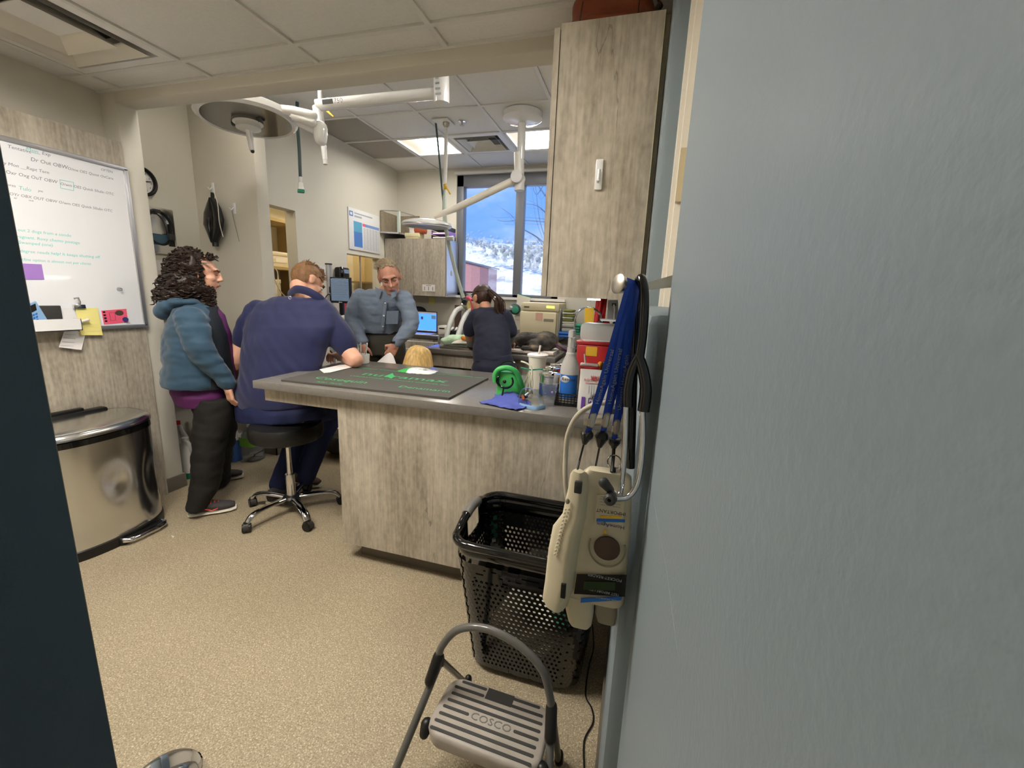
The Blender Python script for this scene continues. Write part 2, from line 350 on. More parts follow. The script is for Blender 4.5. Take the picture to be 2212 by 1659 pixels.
# right wall: grey-blue near stretch, low wall with rounded end below an opening, full wall beyond
mb = MB().box((.045, -1.3, 0), (.25, .72, FZ)); struct('wall_right', mb, 'bluewall')
sc1 = bpy.data.objects['wall_right']
for pts in (((1404, 1030), (1420, 1130), (1440, 1230), (1462, 1400), (1470, 1430)), ((1415, 910), (1416, 960))): O('scratch', MB().tube([oX(u, v, .0448) for u, v in pts], .00016, 4), 'midgrey' if False else mat('scratchline', (150, 158, 160), .6), sc1)
mb = MB().box((XR, .72, -.01), (.2, 1.56, 1.405), bev=.022); struct('wall_low', mb, 'bluewall')
mb = MB().box((XR, 1.5, 0), (.2, YF + .1, FZ + .1), bev=.024); struct('wall_right_far', mb, 'bluewall')
wallbox('wall_opening', [((.125, .72, 1.40), (.25, 1.5, FZ))], 'wall')
mb = MB(); mb.box((.060, 1.42, 1.405), (.074, 1.5, 2.46)); mb.box((.070, 1.38, 1.405), (.090, 1.47, 2.46)); mb.box((.086, 1.32, 1.405), (.125, 1.44, 2.46)); struct('trim_1', mb, 'offwhite')
mb = MB().box((.070, 1.362, 1.70), (.088, 1.379, 1.84)); struct('trim_2', mb, 'cardboard')
# cove bases
struct('baseboard_column', MB().box((-3.55, 1.932, 0), (-2.972, 2.068, .1), bev=.004), 'base')
struct('baseboard_partition', MB().box((-3.47, 2.742, 0), (-2.852, 2.75, .1)).box((-2.86, 2.742, 0), (-2.852, 2.878, .1)), 'base')
struct('baseboard_right', MB().box((.004, .715, 0), (.012, 1.75, .1)).box((.004, .712, 0), (.045, .72, .1)), 'base')
struct('baseboard_left', MB().box((-3.1, 3.39, 0), (-3.092, 4.5, .1)), 'base')
# ceilings: tiles and grid
def tiles(root, xs, ys, z, skip, darks=()):
    g = MB()
    for x in xs: g.box((x - .012, ys[0], z - .004), (x + .012, ys[-1], z + .02))
    for y in ys: g.box((xs[0], y - .012, z - .0045), (xs[-1], y + .012, z + .02))
    k = O('ceiling_grid', g, 'grid', root)
    for i in range(len(xs) - 1):
        for j in range(len(ys) - 1):
            if (i, j) in skip: continue
            x0, x1, y0, y1 = xs[i] + .013, xs[i + 1] - .013, ys[j] + .013, ys[j + 1] - .013
            if x1 - x0 < .02 or y1 - y0 < .02: continue
            O('ceiling_tile', MB().box((x0, y0, z + .004), (x1, y1, z + .02), bev=.003), 'tile' if (i, j) in darks else 'ceil', root)
nxs = [-3.62, -2.91 - .665, -2.91, -2.245, -1.58, -.915, -.25, .12]; nxs = [-3.575, -2.91, -2.245, -1.58, -.915, -.25, .1]
nys = [-1.2, -.886, -.221, .444, 1.109, 1.774, 1.935]
cr = struct('ceiling', MB().box((-3.62, -1.3, CZ + .25), (.25, 1.95, CZ + .3)), 'ceil')
NVENT = (1, 4); NLIGHT = {(2, 3), (3, 3)}
tiles(cr, nxs, nys, CZ, {(1, 4)} | NLIGHT)
fxs = [-3.1, -2.528, -1.953, -1.378, -.803, -.228, XR]; fys = [2.06, 2.41, 2.98, 3.55, 4.11, 4.65, YF]
cr2 = struct('ceiling_far', MB().box((-3.6, 2.0, FZ + .3), (.2, YF + .1, FZ + .35)), 'ceil')
FL = {(1, 4), (3, 4), (1, 0), (4, 1)}; FV = (2, 4)
tiles(cr2, fxs, fys, FZ, FL | {FV}, {(0, 3), (0, 4)})
struct('ceiling_recess', MB().box((-3.62, 2.05, FZ), (-3.1, 2.76, FZ + .05)), 'ceil')
def troffer(x0, x1, y0, y1, z, label, es=None):
    c = ((x0 + x1) / 2, (y0 + y1) / 2, z); t = thing('ceiling_light', label, 'light', c, 'recessed ceiling lights')
    a = .016
    f = MB(); f.box((x0 + a, y0 + a, z + .0), (x0 + a + .02, y1 - a, z + .06)); f.box((x1 - a - .02, y0 + a, z), (x1 - a, y1 - a, z + .06)); f.box((x0 + a, y0 + a, z), (x1 - a, y0 + a + .02, z + .06)); f.box((x0 + a, y1 - a - .02, z), (x1 - a, y1 - a, z + .06)); f.box((x0 + a, y0 + a, z + .1), (x1 - a, y1 - a, z + .11))
    O('frame', f, 'white', t)
    # sloped reflectors either side of a bright lens
    q = (x1 - x0) * .3
    O('reflector', MB().prism([(x0 + .03, y0 + .03, z + .012), (x0 + .03, y1 - .03, z + .012), (x0 + q, y1 - .05, z + .06), (x0 + q, y0 + .05, z + .06)], (0, 0, .004)), 'offwhite', t)
    O('reflector', MB().prism([(x1 - .03, y0 + .03, z + .012), (x1 - q, y0 + .05, z + .06), (x1 - q, y1 - .05, z + .06), (x1 - .03, y1 - .03, z + .012)], (0, 0, .004)), 'offwhite', t)
    O('diffuser', MB().box((x0 + q, y0 + .04, z + .045), (x1 - q, y1 - .04, z + .06)), es or 'lightpanel', t)
    return t
troffer(fxs[1], fxs[2], fys[4], fys[5], FZ, 'bright recessed ceiling light on the dark stained tiles side of the vent')
troffer(fxs[3], fxs[4], fys[4], fys[5], FZ, 'bright recessed ceiling light beside the lamp canopy near the window')
troffer(fxs[1], fxs[2], fys[0] + .01, fys[1], FZ, 'added unseen ceiling light behind the header beam that brightens the partition')  # unseen light, added to lift the partition, recess and people
troffer(fxs[4], fxs[5], fys[1], fys[2], FZ, 'added unseen ceiling light above the counter along the blue wall')  # unseen fill light, added to the far room out of view
mat('lightnear', (255, 250, 240), .5, emit=(255, 248, 238), es=18)
troffer(nxs[2], nxs[3], nys[3], nys[4], CZ, 'recessed ceiling light over the open floor in front of the counter', 'lightnear')
troffer(nxs[3], nxs[4], nys[3], nys[4], CZ, 'recessed ceiling light above the stepladder and basket area', 'lightnear')
def vent(x0, x1, y0, y1, z, label):
    t = thing('ceiling_vent', label, 'vent', ((x0 + x1) / 2, (y0 + y1) / 2, z), None)
    def ring(m, a, b, za, zb):   # square ring from inset a (height za) to inset b (height zb)
        A = [(x0 + a, y0 + a, za), (x1 - a, y0 + a, za), (x1 - a, y1 - a, za), (x0 + a, y1 - a, za)]; B = [(x0 + b, y0 + b, zb), (x1 - b, y0 + b, zb), (x1 - b, y1 - b, zb), (x0 + b, y1 - b, zb)]
        m.add(A + B, [(i, (i + 1) % 4, 4 + (i + 1) % 4, 4 + i) for i in range(4)]); return m
    W = x1 - x0
    m = MB(); ring(m, .014, .06, z - .002, z - .004); ring(m, .06, .07, z - .004, z + .10); O('frame', m, 'white', t, 0)
    m = MB(); ring(m, .085, .13, z - .012, z + .03); ring(m, .13, .088, z + .034, z - .008); O('louvre', m, 'offwhite', t, 0)
    m = MB(); ring(m, .165, .225, z - .006, z + .045); ring(m, .225, .168, z + .048, z - .003); O('louvre', m, 'offwhite', t, 0)
    O('core_panel', MB().box((x0 + .225, y0 + .225, z + .04), (x1 - .225, y1 - .225, z + .048)), 'white', t)
    O('duct', MB().box((x0 + .02, y0 + .02, z + .11), (x1 - .02, y1 - .02, z + .12)), 'darkgrey', t)
    return t
vent(nxs[1], nxs[2], nys[4], nys[5], CZ, 'square louvred ceiling vent above the whiteboard')
vent(fxs[2], fxs[3], fys[4], fys[5], FZ, 'square louvred ceiling vent between two bright lights by the window')
sp = thing('sprinkler_head', 'small metal fire sprinkler head on far ceiling tile', 'sprinkler', fl(998, 265, FZ - .03))
c = fl(998, 262, FZ); O('escutcheon', MB().lathe([(.03, 0), (.03, -.004), (.012, -.008)], c), 'chrome', sp); O('deflector', MB().lathe([(.008, -.006), (.008, -.03), (.02, -.032), (.02, -.035)], c), 'satin', sp)
# window
wn = MB(); d0, d1 = YF + .02, YF + .12
fr = lambda a, b: wn.box(a, b, bev=.004)
fr((WX0, d0, WZ0), (WX0 + .085, d1, WZ1)); fr((WX1 - .085, d0, WZ0), (WX1, d1, WZ1)); fr((WX0, d0, WZ1 - .13), (WX1, d1, WZ1)); fr((WX0, d0, WZ0), (WX1, d1, WZ0 + .035)); fr((-1.525, d0, WZ0), (-1.425, d1, WZ1))
wo = struct('window_1', wn, 'winframe')
O('sill', MB().box((WX0 - .03, YF - .05, WZ0 - .03), (WX1 + .1, YF + .02, WZ0)), 'white', wo)
for a, b in ((WX0 + .08, -1.52), (-1.43, WX1 - .08)): O('pane', MB().box((a, YF + .06, WZ0 + .03), (b, YF + .066, WZ1 - .12)), 'glass', wo)
O('head_trim', MB().box((WX0 - .02, YF - .03, WZ1), (WX1 + .1, YF, WZ1 + .03)), 'white', wo)
# outside: hill, building, shrubs, twigs
def hill(u, v):
    x = -26 + 40 * u; y = 8 + 20 * v; z = -1.8 + 6.6 * v ** 1.05 - .05 * (x + 10) * v + .25 * noise.noise(V((x * .3, y * .3, 0))) + .12 * noise.noise(V((x, y, 4)))
    return (x, y, z)
tag(O('snowy_hill', MB().sheet(hill, 90, 60), 'snow', None, 180), 'snow-dusted hillside with patches of dry grass outside the window', 'hill')
bb = thing('brick_building', 'low pinkish brick building with slanted roof outside the window', 'building', (-6.0, 12.2, -1.5))
a, b, c_, d = oY(985, 556, 11.5), oY(1037, 575, 11.5), oY(1037, 700, 11.5), oY(985, 700, 11.5)
p0, p1 = V((a.x - 1, 11.5, a.z + .15)), V((b.x, 11.5, b.z)); O('wall', MB().prism([p0, p1, (b.x, 11.5, -1.5), (a.x - 1, 11.5, -1.5)], (0, 1.5, 0)), 'brick', bb)
O('roof_edge', MB().prism([p0 + V((0, -.05, .0)), p1 + V((.06, -.05, 0)), p1 + V((.06, -.05, .04)), p0 + V((0, -.05, .04))], (0, 1.6, 0)), 'winframe', bb)
for i, (u, v, Y, r) in enumerate(((1045, 512, 24, .75), (1088, 528, 22, .9), (1112, 524, 22, 1.0), (1003, 508, 25, .6), (1140, 518, 21, 1.1), (1025, 518, 23, .4), (1158, 545, 18, .9))):
    p = oY(u, v, Y); m = MB(); rr = random.Random(i)
    for k in range(34):
        q = V((rr.gauss(0, .42), rr.gauss(0, .3), rr.gauss(0, .22))) * r; m.ell(p + q - V((0, 0, r * .4)), (r * .13, r * .13, r * .1), n=6, m=4)
    lb = ['leafless grey shrub on the snowy hilltop above the brick building', 'wide low grey shrub against the snow left of the window mullion', 'tall grey shrub close to the window mullion', 'grey shrub at the skyline beside the window frame edge', 'largest grey shrub seen in the narrow right window pane', 'very small grey bush low on the snow slope', 'grey shrub low on the slope in the narrow pane'][i]
    s_ = thing('hill_shrub', lb, 'shrub', (p.x, p.y, p.z - r * .7), 'shrubs on the hillside'); O('foliage', m, 'shrub', s_, 0); O('stem', MB().cyl(p - V((0, 0, r * .9)), p, r * .03, n=6), 'shrub', s_)
tw = thing('bare_tree', 'bare dark tree twigs across the right window pane', 'tree', oY(1175, 640, 9)); k = 0
for pts in (((1185, 380), (1160, 420), (1150, 400)), ((1190, 440), (1162, 400), (1146, 380)), ((1190, 470), (1160, 445), (1130, 440)), ((1190, 540), (1160, 512), (1128, 494), (1105, 466), (1085, 450)), ((1190, 560), (1162, 515), (1140, 500)), ((1185, 480), (1130, 476), (1090, 478), (1074, 475)), ((1180, 520), (1165, 470), (1155, 380))):
    O('branch', MB().tube(bez([oY(u, v, 9) for u, v in pts], 5), [.014 * (1 - .7 * i / (5 * (len(pts) - 1))) for i in range(5 * (len(pts) - 1) + 1)], 5), 'twig', tw)
O('trunk', MB().cyl(oY(1188, 700, 9) - V((0, 0, 2)), oY(1190, 360, 9), .05, .02, 8), 'twig', tw)
# pharmacy room behind the doorway and display behind the inner window
wallbox('wall_store', [((-4.5, 2.8, 0), (-4.4, 5.2, 2.6)), ((-4.5, 2.8, 0), (-3.22, 2.87, 2.6)), ((-4.5, 5.15, 0), (-3.22, 5.2, 2.6))])
mat('lightstore', (255, 240, 210), .5, emit=(255, 236, 196), es=7)
struct('ceiling_store', MB().box((-4.5, 2.8, 2.45), (-3.22, 5.2, 2.5)), 'ceil')
troffer(-3.95, -3.4, 3.1, 3.7, 2.36, 'ceiling light inside the store room beyond the doorway', 'lightstore')
sh = thing('store_shelf', 'pale wooden shelf unit with bins inside the store room doorway', 'shelf', (-4.15, 3.9, 0))
for y in (3.25, 3.86, 4.5): O('upright', MB().box((-4.38, y - .03, 0), (-3.95, y + .03, 2.16)), 'shelfwood', sh)
for z in (.3, .85, 1.25, 1.62, 2.14): O('shelf', MB().box((-4.38, 3.25, z - .015), (-3.96, 4.5, z + .015)), 'shelfwood', sh)
def carton(name, a, b, m, label, grp=None):
    t = thing(name, label, 'box', ((a[0] + b[0]) / 2, (a[1] + b[1]) / 2, a[2]), grp)
    O('body', MB().box(a, b, bev=.004), m, t); O('lid', MB().box((a[0] - .004, a[1] - .004, b[2] - .04), (b[0] + .004, b[1] + .004, b[2] + .004), bev=.003), m, t); O('label_card', MB().box((b[0], a[1] + (b[1] - a[1]) * .25, a[2] + (b[2] - a[2]) * .3), (b[0] + .003, a[1] + (b[1] - a[1]) * .7, a[2] + (b[2] - a[2]) * .6)), 'paper', t); return t
carton('storage_bin', (-4.3, 3.34, 1.637), (-4.0, 3.76, 1.86), 'binyellow', 'pale yellow storage bin on upper shelf of the store room', 'store room boxes')
b = thing('cardboard_flap_box', 'opened cardboard box with raised flap on top of a pale bin', 'box', (-4.15, 3.55, 1.866), 'store room boxes'); O('body', MB().box((-4.3, 3.36, 1.866), (-4.02, 3.7, 1.93)), 'cardboard', b); O('flap', MB().prism([(-4.02, 3.36, 1.93), (-4.02, 3.7, 1.93), (-4.05, 3.55, 2.08)], (-.01, 0, 0)), 'binyellow', b)
carton('storage_bin', (-4.3, 3.95, 1.637), (-4.0, 4.3, 1.8), 'offwhite', 'white storage bin on upper shelf right of the shelf upright', 'store room boxes')
carton('teal_box', (-4.3, 3.3, 1.267), (-4.02, 3.48, 1.5), 'tealgreen', 'teal box on the middle shelf of the store room', 'store room boxes')
carton('white_carton', (-4.28, 3.49, 1.267), (-4.0, 3.64, 1.44), 'paper', 'plain white carton next to the teal box', 'store room boxes')
carton('white_carton', (-4.28, 3.66, 1.267), (-4.0, 3.80, 1.46), 'binyellow', 'cream carton against the shelf upright on the middle shelf', 'store room boxes')
carton('label_stack', (-4.28, 3.92, 1.267), (-3.98, 4.06, 1.49), 'offwhite', 'tall stack of white cartons right of the shelf upright', 'store room boxes')
for i, (y, m, h, lb) in enumerate(((3.36, 'red', .13, 'red medicine box on the lower shelf'), (3.5, 'paper', .2, 'white bottle box on the lower shelf'), (3.64, 'pink', .16, 'pink medicine box on the lower shelf'))): carton('medicine_box', (-4.25, y, .867), (-3.99, y + .11, .867 + h), m, lb + ' of the store room', 'store room boxes')
cb = thing('cable_bundle', 'loose white cables hanging inside the store room doorway', 'cable', oX(590, 650, -3.6))
for pts in (((592, 565), (583, 580), (592, 600), (603, 625), (615, 640)), ((590, 562), (582, 590), (590, 620), (588, 640)), ((588, 575), (600, 590), (600, 632), (598, 648))): O('cable', MB().tube(bez([oX(u, v, -3.6) for u, v in pts], 6), .006, 6), 'white', cb)
# interior glass window with a cabinet behind it
wi = struct('window_2', MB().box((LX - .12, 4.10, .93), (LX + .004, 4.73, .96)).box((LX - .07, 4.405, .95), (LX - .05, 4.415, 1.8)), 'alu')
for a, b in ((4.1, 4.405), (4.415, 4.73)): O('pane', MB().box((LX - .064, a, .96), (LX - .058, b, 1.795)), 'glass', wi)
gs = thing('glass_cabinet', 'pale shelved cabinet behind the interior glass window', 'cabinet', (-3.6, 4.4, 0))
O('upright', MB().box((-3.75, 4.0, 0), (-3.45, 4.02, 2.2)), 'shelfwood', gs); O('upright', MB().box((-3.75, 5.08, 0), (-3.45, 5.1, 2.2)), 'shelfwood', gs); troffer(-4.0, -3.5, 4.3, 4.9, 2.36, 'added unseen ceiling light brightening the room behind the interior glass window', 'lightstore')  # the ceiling light here is added so the panes do not go black
for z in (.9, 1.2, 1.5): O('shelf', MB().box((-3.73, 4.0, z), (-3.45, 5.1, z + .02)), 'shelfwood', gs)
for y, h, lb in ((4.15, .12, 'frosted plastic tub nearest the doorway on cabinet shelf behind interior window'), (4.36, .1, 'shortest frosted tub between two others behind interior window'), (4.58, .14, 'tallest frosted tub behind interior window glass')): tag(O('plastic_tub', MB().lathe([(.05, 0), (.07, h * .9), (.075, h), (.06, h)], (-3.58, y, 1.221)), 'frost'), lb, 'tub', 'tubs behind the interior window')
# left panel, whiteboard wall
PX = -2.97
tc_ = thing('tall_cabinet', 'tall grey wood-laminate cabinet carrying the whiteboard', 'cabinet', (-3.03, 1.2, 0))
O('side_panel', MB().box((-3.09, .3, 0), (PX, 1.935, 2.2)), 'wood', tc_); O('back_panel', MB().box((-3.095, .3, 0), (-3.09, 1.93, 2.19)), 'wood_dark', tc_)
# dark door at the left of the camera
E0 = ray(128, 1000); E0 = V((E0.x, E0.y, 0)); E0 = E0.normalized() * .62
dn = E0.normalized(); wd = V((dn.y, -dn.x, 0)); wd = -wd if wd.y > 0 else wd
wd = (wd + dn * -.12).normalized(); tn = V((-wd.y, wd.x, 0)); tn = tn if tn.dot(dn) > 0 else -tn
wp = (tn + wd * .18)
dm = MB(); A = [E0, E0 + wd * .4, E0 + wd * .4 + tn * .04, E0 + wp * .04]
dm.prism([V((p.x, p.y, .005)) for p in A], (0, 0, 2.1)); do = struct('door_1', dm, 'bluewall_shade')
O('edge_strip', MB().prism([V((p.x, p.y, .006)) for p in (E0 + wp * .002 - wd * .0012, E0 + wp * .002, E0 + wp * .038, E0 + wp * .038 - wd * .0012)], (0, 0, 2.098)), 'greybeige', do, 0)
# ================================================================== large furniture
TZ = .94
pn = thing('counter_unit', 'grey wood-laminate base unit under the treatment counter with recessed kick', 'cabinet', (-.7, 2.1, 0))
O('front_panel', MB().box((-1.39, 1.72, .1), (0, 1.74, .90)), 'wood', pn)
O('end_panel', MB().box((-1.39, 1.741, .1), (-1.37, 2.45, .90)), 'wood', pn)
O('back_panel', MB().box((-1.369, 2.43, .1), (0, 2.45, .90)), 'wood', pn)
O('apron', MB().box((-1.84, 1.722, .83), (-1.391, 1.742, .90)), 'wood', pn)
O('apron', MB().box((-1.84, 1.743, .83), (-1.82, 2.45, .90)), 'wood', pn)
O('support_leg', MB().box((-1.84, 2.41, 0), (-1.79, 2.45, .83)), 'wood_dark', pn)
O('toe_kick', MB().box((-1.33, 1.79, 0), (-.002, 1.80, .1)).box((-1.33, 1.80, 0), (-1.32, 2.43, .1)), 'base', pn)
tag(O('treatment_countertop', MB().box((-1.87, 1.68, .90), (.005, 2.5, TZ), bev=.003), 'counter'), 'dark grey laminate countertop spanning the foreground base unit', 'countertop')
# side counter running along the blue wall beyond the peninsula
sc_ = thing('side_base_cabinet', 'base cabinet along the blue wall behind the treatment counter', 'cabinet', (-.28, 3.2, 0))
O('body', MB().box((-.55, 2.51, .1), (0, 4.44, .88)), 'wood_dark', sc_); O('toe_kick', MB().box((-.5, 2.55, 0), (0, 4.44, .1)), 'base', sc_)
tag(O('side_countertop', MB().box((-.58, 2.502, .882), (.005, 4.46, .92), bev=.003), 'counter'), 'grey countertop along the blue wall behind the clutter', 'countertop')
# upper cabinet at the right
uc = thing('upper_cabinet', 'large pale wood-laminate wall cabinet with plain end panel above the counter', 'cabinet', (-.19, 2.1, 1.42))
c0, c1 = oY(1197, 350, 1.62), oY(1408, 350, 1.62)
ux0, ux1 = c0.x, XR - .002
O('end_panel', MB().box((ux0, 1.62, 1.422), (-.008, 1.64, 2.325)), 'wood', uc)
O('body', MB().box((ux0 + .002, 1.641, 1.424), (ux1, 4.25, 2.322)), 'wood_dark', uc)
for i in range(5): O('door', MB().box((ux0 - .024, 1.622 + i * .526, 1.424), (ux0 - .004, 1.622 + (i + 1) * .526 - .003, 2.315)), 'wood', uc)
O('edge_band', MB().box((-.008, 1.6195, 1.422), (-.0065, 1.641, 2.325)), 'binyellow', uc)
O('led_strip', MB().box((-.3, 2.6, 1.412), (-.27, 3.15, 1.421)), 'ledstrip', uc)
hk = thing('adhesive_hook', 'small white adhesive hook stuck on the large cabinet end panel', 'hook', oY(1294, 405, 1.615))
hp = oY(1294, 378, 1.62); O('plate', MB().box((hp.x - .013, 1.611, hp.z - .05), (hp.x + .013, 1.6202, hp.z + .05), bev=.004), 'whitegloss', hk)
O('hook_tongue', MB().tube([hp + V((0, -.009, .015)), hp + V((0, -.013, -.01)), hp + V((0, -.018, -.028)), hp + V((0, -.024, -.022))], .0045, 8), 'whitegloss', hk); O('groove', MB().box((hp.x - .003, 1.6105, hp.z - .025), (hp.x + .003, 1.6112, hp.z)), 'midgrey', hk)
# leather bag on top of the cabinet
bg = thing('leather_bag', 'brown leather bag with brass rivet on top of the large cabinet', 'bag', (-.19, 1.80, 2.326))
bm_ = MB(); b0, b1 = oY(1222, 45, 1.68).x, oY(1418, 28, 1.68).x
rg = []
for k in range(9):
    t = k / 8; hw = (b1 - b0) / 2 * (1 - .10 * t ** 2); cx = (b0 + b1) / 2
    rg.append(((cx + .008 * math.sin(t * 5), 1.80, 2.327 + .136 * t), (hw, 0, 0), (0, .13 * (1 - .45 * t) + .01 * math.sin(9 * t), 0)))
bm_.loft(rg, True, 40, power=.55); bag = O('bag_body', bm_, 'leather', bg)
for xx in (b0 + .05, b1 - .06): O('seam', MB().tube([(xx, 1.672 + .11 * (k / 6) ** 1.5 * .5, 2.33 + .12 * k / 6) for k in range(7)], .0025, 6), 'shoe_brown', bg)
O('zip', MB().tube([(b0 + .005, 1.74, 2.33), (b0 + .008, 1.77, 2.4), (b0 + .02, 1.79, 2.46)], .006, 6), 'black', bg); O('rivet', MB().ell((b0 + .002, 1.70, 2.352), .007), 'satin', bg)
O('strap', MB().tube([(b1 - .02, 1.70, 2.34), (b1 + .012, 1.72, 2.40), (b1 + .0, 1.8, 2.455)], .011, 8, flat=.3), 'shoe_brown', bg)
# far wall: upper cabinet, counter, base cabinets
fc = thing('wall_cabinet', 'grey wood-laminate two-door wall cabinet beside the window', 'cabinet', (-2.7, 4.98, 1.37))
O('body', MB().box((-3.09, 4.842, 1.372), (-2.252, 5.148, 2.05)), 'wood', fc)
for a, b in ((-3.09, -2.70), (-2.697, -2.27)): 
    d = O('door', MB().box((a, 4.822, 1.376), (b - .002, 4.84, 2.046)), 'wood', fc); hx = b - .03 if a < -3 else a + .03; O('handle', MB().tube([(hx, 4.822, 1.44), (hx, 4.806, 1.445), (hx, 4.806, 1.52), (hx, 4.822, 1.525)], .004, 6), 'satin', d)
O('end_panel', MB().box((-2.268, 4.822, 1.372), (-2.25, 5.148, 2.05)), 'alu', fc); O('hook', MB().box((-2.2495, 4.95, 1.63), (-2.24, 4.966, 1.69), bev=.003), 'offwhite', fc)
pp = oY(926, 622, 4.82); n_ = thing('door_notice', 'small printed white notice taped on wall cabinet door', 'notice', (pp.x, 4.82, pp.z - .05)); O('sheet', MB().box((pp.x - .085, 4.8185, pp.z - .04), (pp.x + .085, 4.8208, pp.z + .04)), 'paper', n_)
for k in (-.055, 0, .055): O('figure', MB().box((pp.x + k - .004, 4.8178, pp.z - .03), (pp.x + k + .004, 4.8184, pp.z + .015)), 'midgrey', n_)
O('heading', MB().box((pp.x - .035, 4.8178, pp.z + .024), (pp.x + .035, 4.8184, pp.z + .03)), 'midgrey', n_)
sn = oY(933, 650, 5.148); tag(O('yellow_sticky_note', MB().box((sn.x - .045, 5.143, sn.z - .04), (sn.x + .045, 5.149, sn.z + .045)), 'paleyellow'), 'faded yellow sticky note on the far wall below the cabinet', 'note')
FCZ = .92
fb = thing('far_base_cabinet', 'grey wood-laminate base cabinets with drawers under the far counter', 'cabinet', (-1.6, 4.8, 0))
O('body', MB().box((-3.09, 4.54, .1), (-.6, 5.148, .88)), 'wood_dark', fb); O('toe_kick', MB().box((-3.0, 4.6, 0), (-.6, 5.1, .1)), 'base', fb)
for i in range(6):
    x0 = -3.08 + i * .41
    d = O('door', MB().box((x0, 4.522, .12), (x0 + .40, 4.538, .70)), 'wood', fb); O('handle', MB().cyl((x0 + .2 - .06, 4.508, .66), (x0 + .26, 4.508, .66), .005, n=8), 'satin', d)
    d = O('drawer', MB().box((x0, 4.522, .71), (x0 + .40, 4.538, .875)), 'wood', fb); O('handle', MB().cyl((x0 + .14, 4.508, .79), (x0 + .26, 4.508, .79), .005, n=8), 'satin', d)
tag(O('far_countertop', MB().box((-3.095, 4.5, .882), (-.6, 5.147, FCZ), bev=.003), 'counter_dark'), 'dark countertop along the far wall under the window', 'countertop')
# dog treatment table
tb = thing('treatment_table', 'grey laminate treatment table with open shelf carrying the lying dog', 'table', (-1.2, 3.8, 0))
TT = .93
O('tabletop', MB().box((-1.84, 3.42, .89), (-.62, 4.12, TT), bev=.003), 'counter', tb)
O('apron', MB().box((-1.78, 3.47, .77), (-.64, 3.49, .888)), 'wood', tb); O('apron', MB().box((-1.78, 4.05, .77), (-.64, 4.07, .888)), 'wood', tb)
O('end_panel', MB().box((-1.78, 3.495, 0), (-1.76, 4.045, .888)), 'wood', tb); O('end_panel', MB().box((-.66, 3.495, 0), (-.64, 4.045, .888)), 'wood', tb); O('divider', MB().box((-1.03, 3.495, 0), (-1.01, 4.045, .888)), 'wood', tb)
O('cupboard_front', MB().box((-1.0, 3.472, .1), (-.645, 3.49, .768)), 'wood', tb); O('shelf', MB().box((-1.755, 3.5, .5), (-1.035, 4.04, .52)), 'wood_dark', tb)
O('tray_rim', MB().box((-1.68, 3.46, TT), (-.64, 3.475, TT + .02)).box((-1.68, 3.475, TT), (-1.665, 4.08, TT + .02)), 'satin', tb)
tag(O('padded_sheet', MB().sheet(lambda u, v: (-1.2 + .55 * u, 3.48 + .5 * v, TT + .035 + .006 * noise.noise(V((u * 6, v * 5, 0)))), 20, 16, .033, (0, 0, -1)), 'padcloth'), 'pale padded sheet on the treatment table under the dog', 'sheet')
# camouflage blanket heap on the shelf under the table
m = MB(); rr = random.Random(3)
for k in range(26): m.ell((-1.38 + rr.gauss(0, .13), 3.68 + rr.gauss(0, .09), .575 + min(.16, abs(rr.gauss(0, .07)))), (.09, .08, .06), Matrix.Rotation(rr.random() * 3, 3, 'Z'), 10, 7)
t = blob('camouflage_blanket', m, 'camo', None, .012, 2, folds(.018, 14)); tag(t, 'crumpled camouflage blanket on the shelf under the treatment table', 'blanket')
# wall poster
ps = thing('wall_poster', 'white wall chart with blue columns beside the wall cabinet', 'poster', (LX + .01, 4.42, 1.85))
A, B, C_, D = oX(750, 446, LX + .012), oX(817, 467, LX + .012), oX(819, 550, LX + .012), oX(754, 537, LX + .012)
y0, y1, z0, z1 = 4.135, 4.71, 1.85, 2.285
def pq(s, t, s2, t2, d=.0148): return MB().box((LX + d - .001, y0 + (y1 - y0) * s, z0 + (z1 - z0) * t), (LX + d, y0 + (y1 - y0) * s2, z0 + (z1 - z0) * t2))
O('board', MB().box((LX + .002, y0, z0), (LX + .0138, y1, z1), bev=.002), 'whitegloss', ps)
O('print_block', pq(.14, .45, .40, .70), MATS.get('cyanprint') or mat('cyanprint', (96, 172, 208), .4), ps); O('print_block', pq(.14, .08, .40, .45), mat('blueprint', (84, 132, 206), .4), ps); O('print_bar', pq(.42, .62, .98, .69), mat('paleblueprint', (126, 160, 216), .4), ps); O('print_bar', pq(.42, .62, .49, .69, .0155), 'pink', ps)
O('emblem', pq(.02, .80, .13, .92), 'blueprint', ps); O('emblem_inner', pq(.045, .83, .105, .89, .0156), 'whitegloss', ps)
for k in range(16): O('print_line', pq(.43, .06 + k * .034, .97, .066 + k * .034), 'print_silver', ps)
for k in range(5): O('print_column', pq(.47 + k * .1, .05, .475 + k * .1, .6), 'print_silver', ps)
O('heading', pq(.17, .80, .4, .84), 'print_silver', ps); O('heading', pq(.17, .88, .75, .91), 'print_silver', ps)
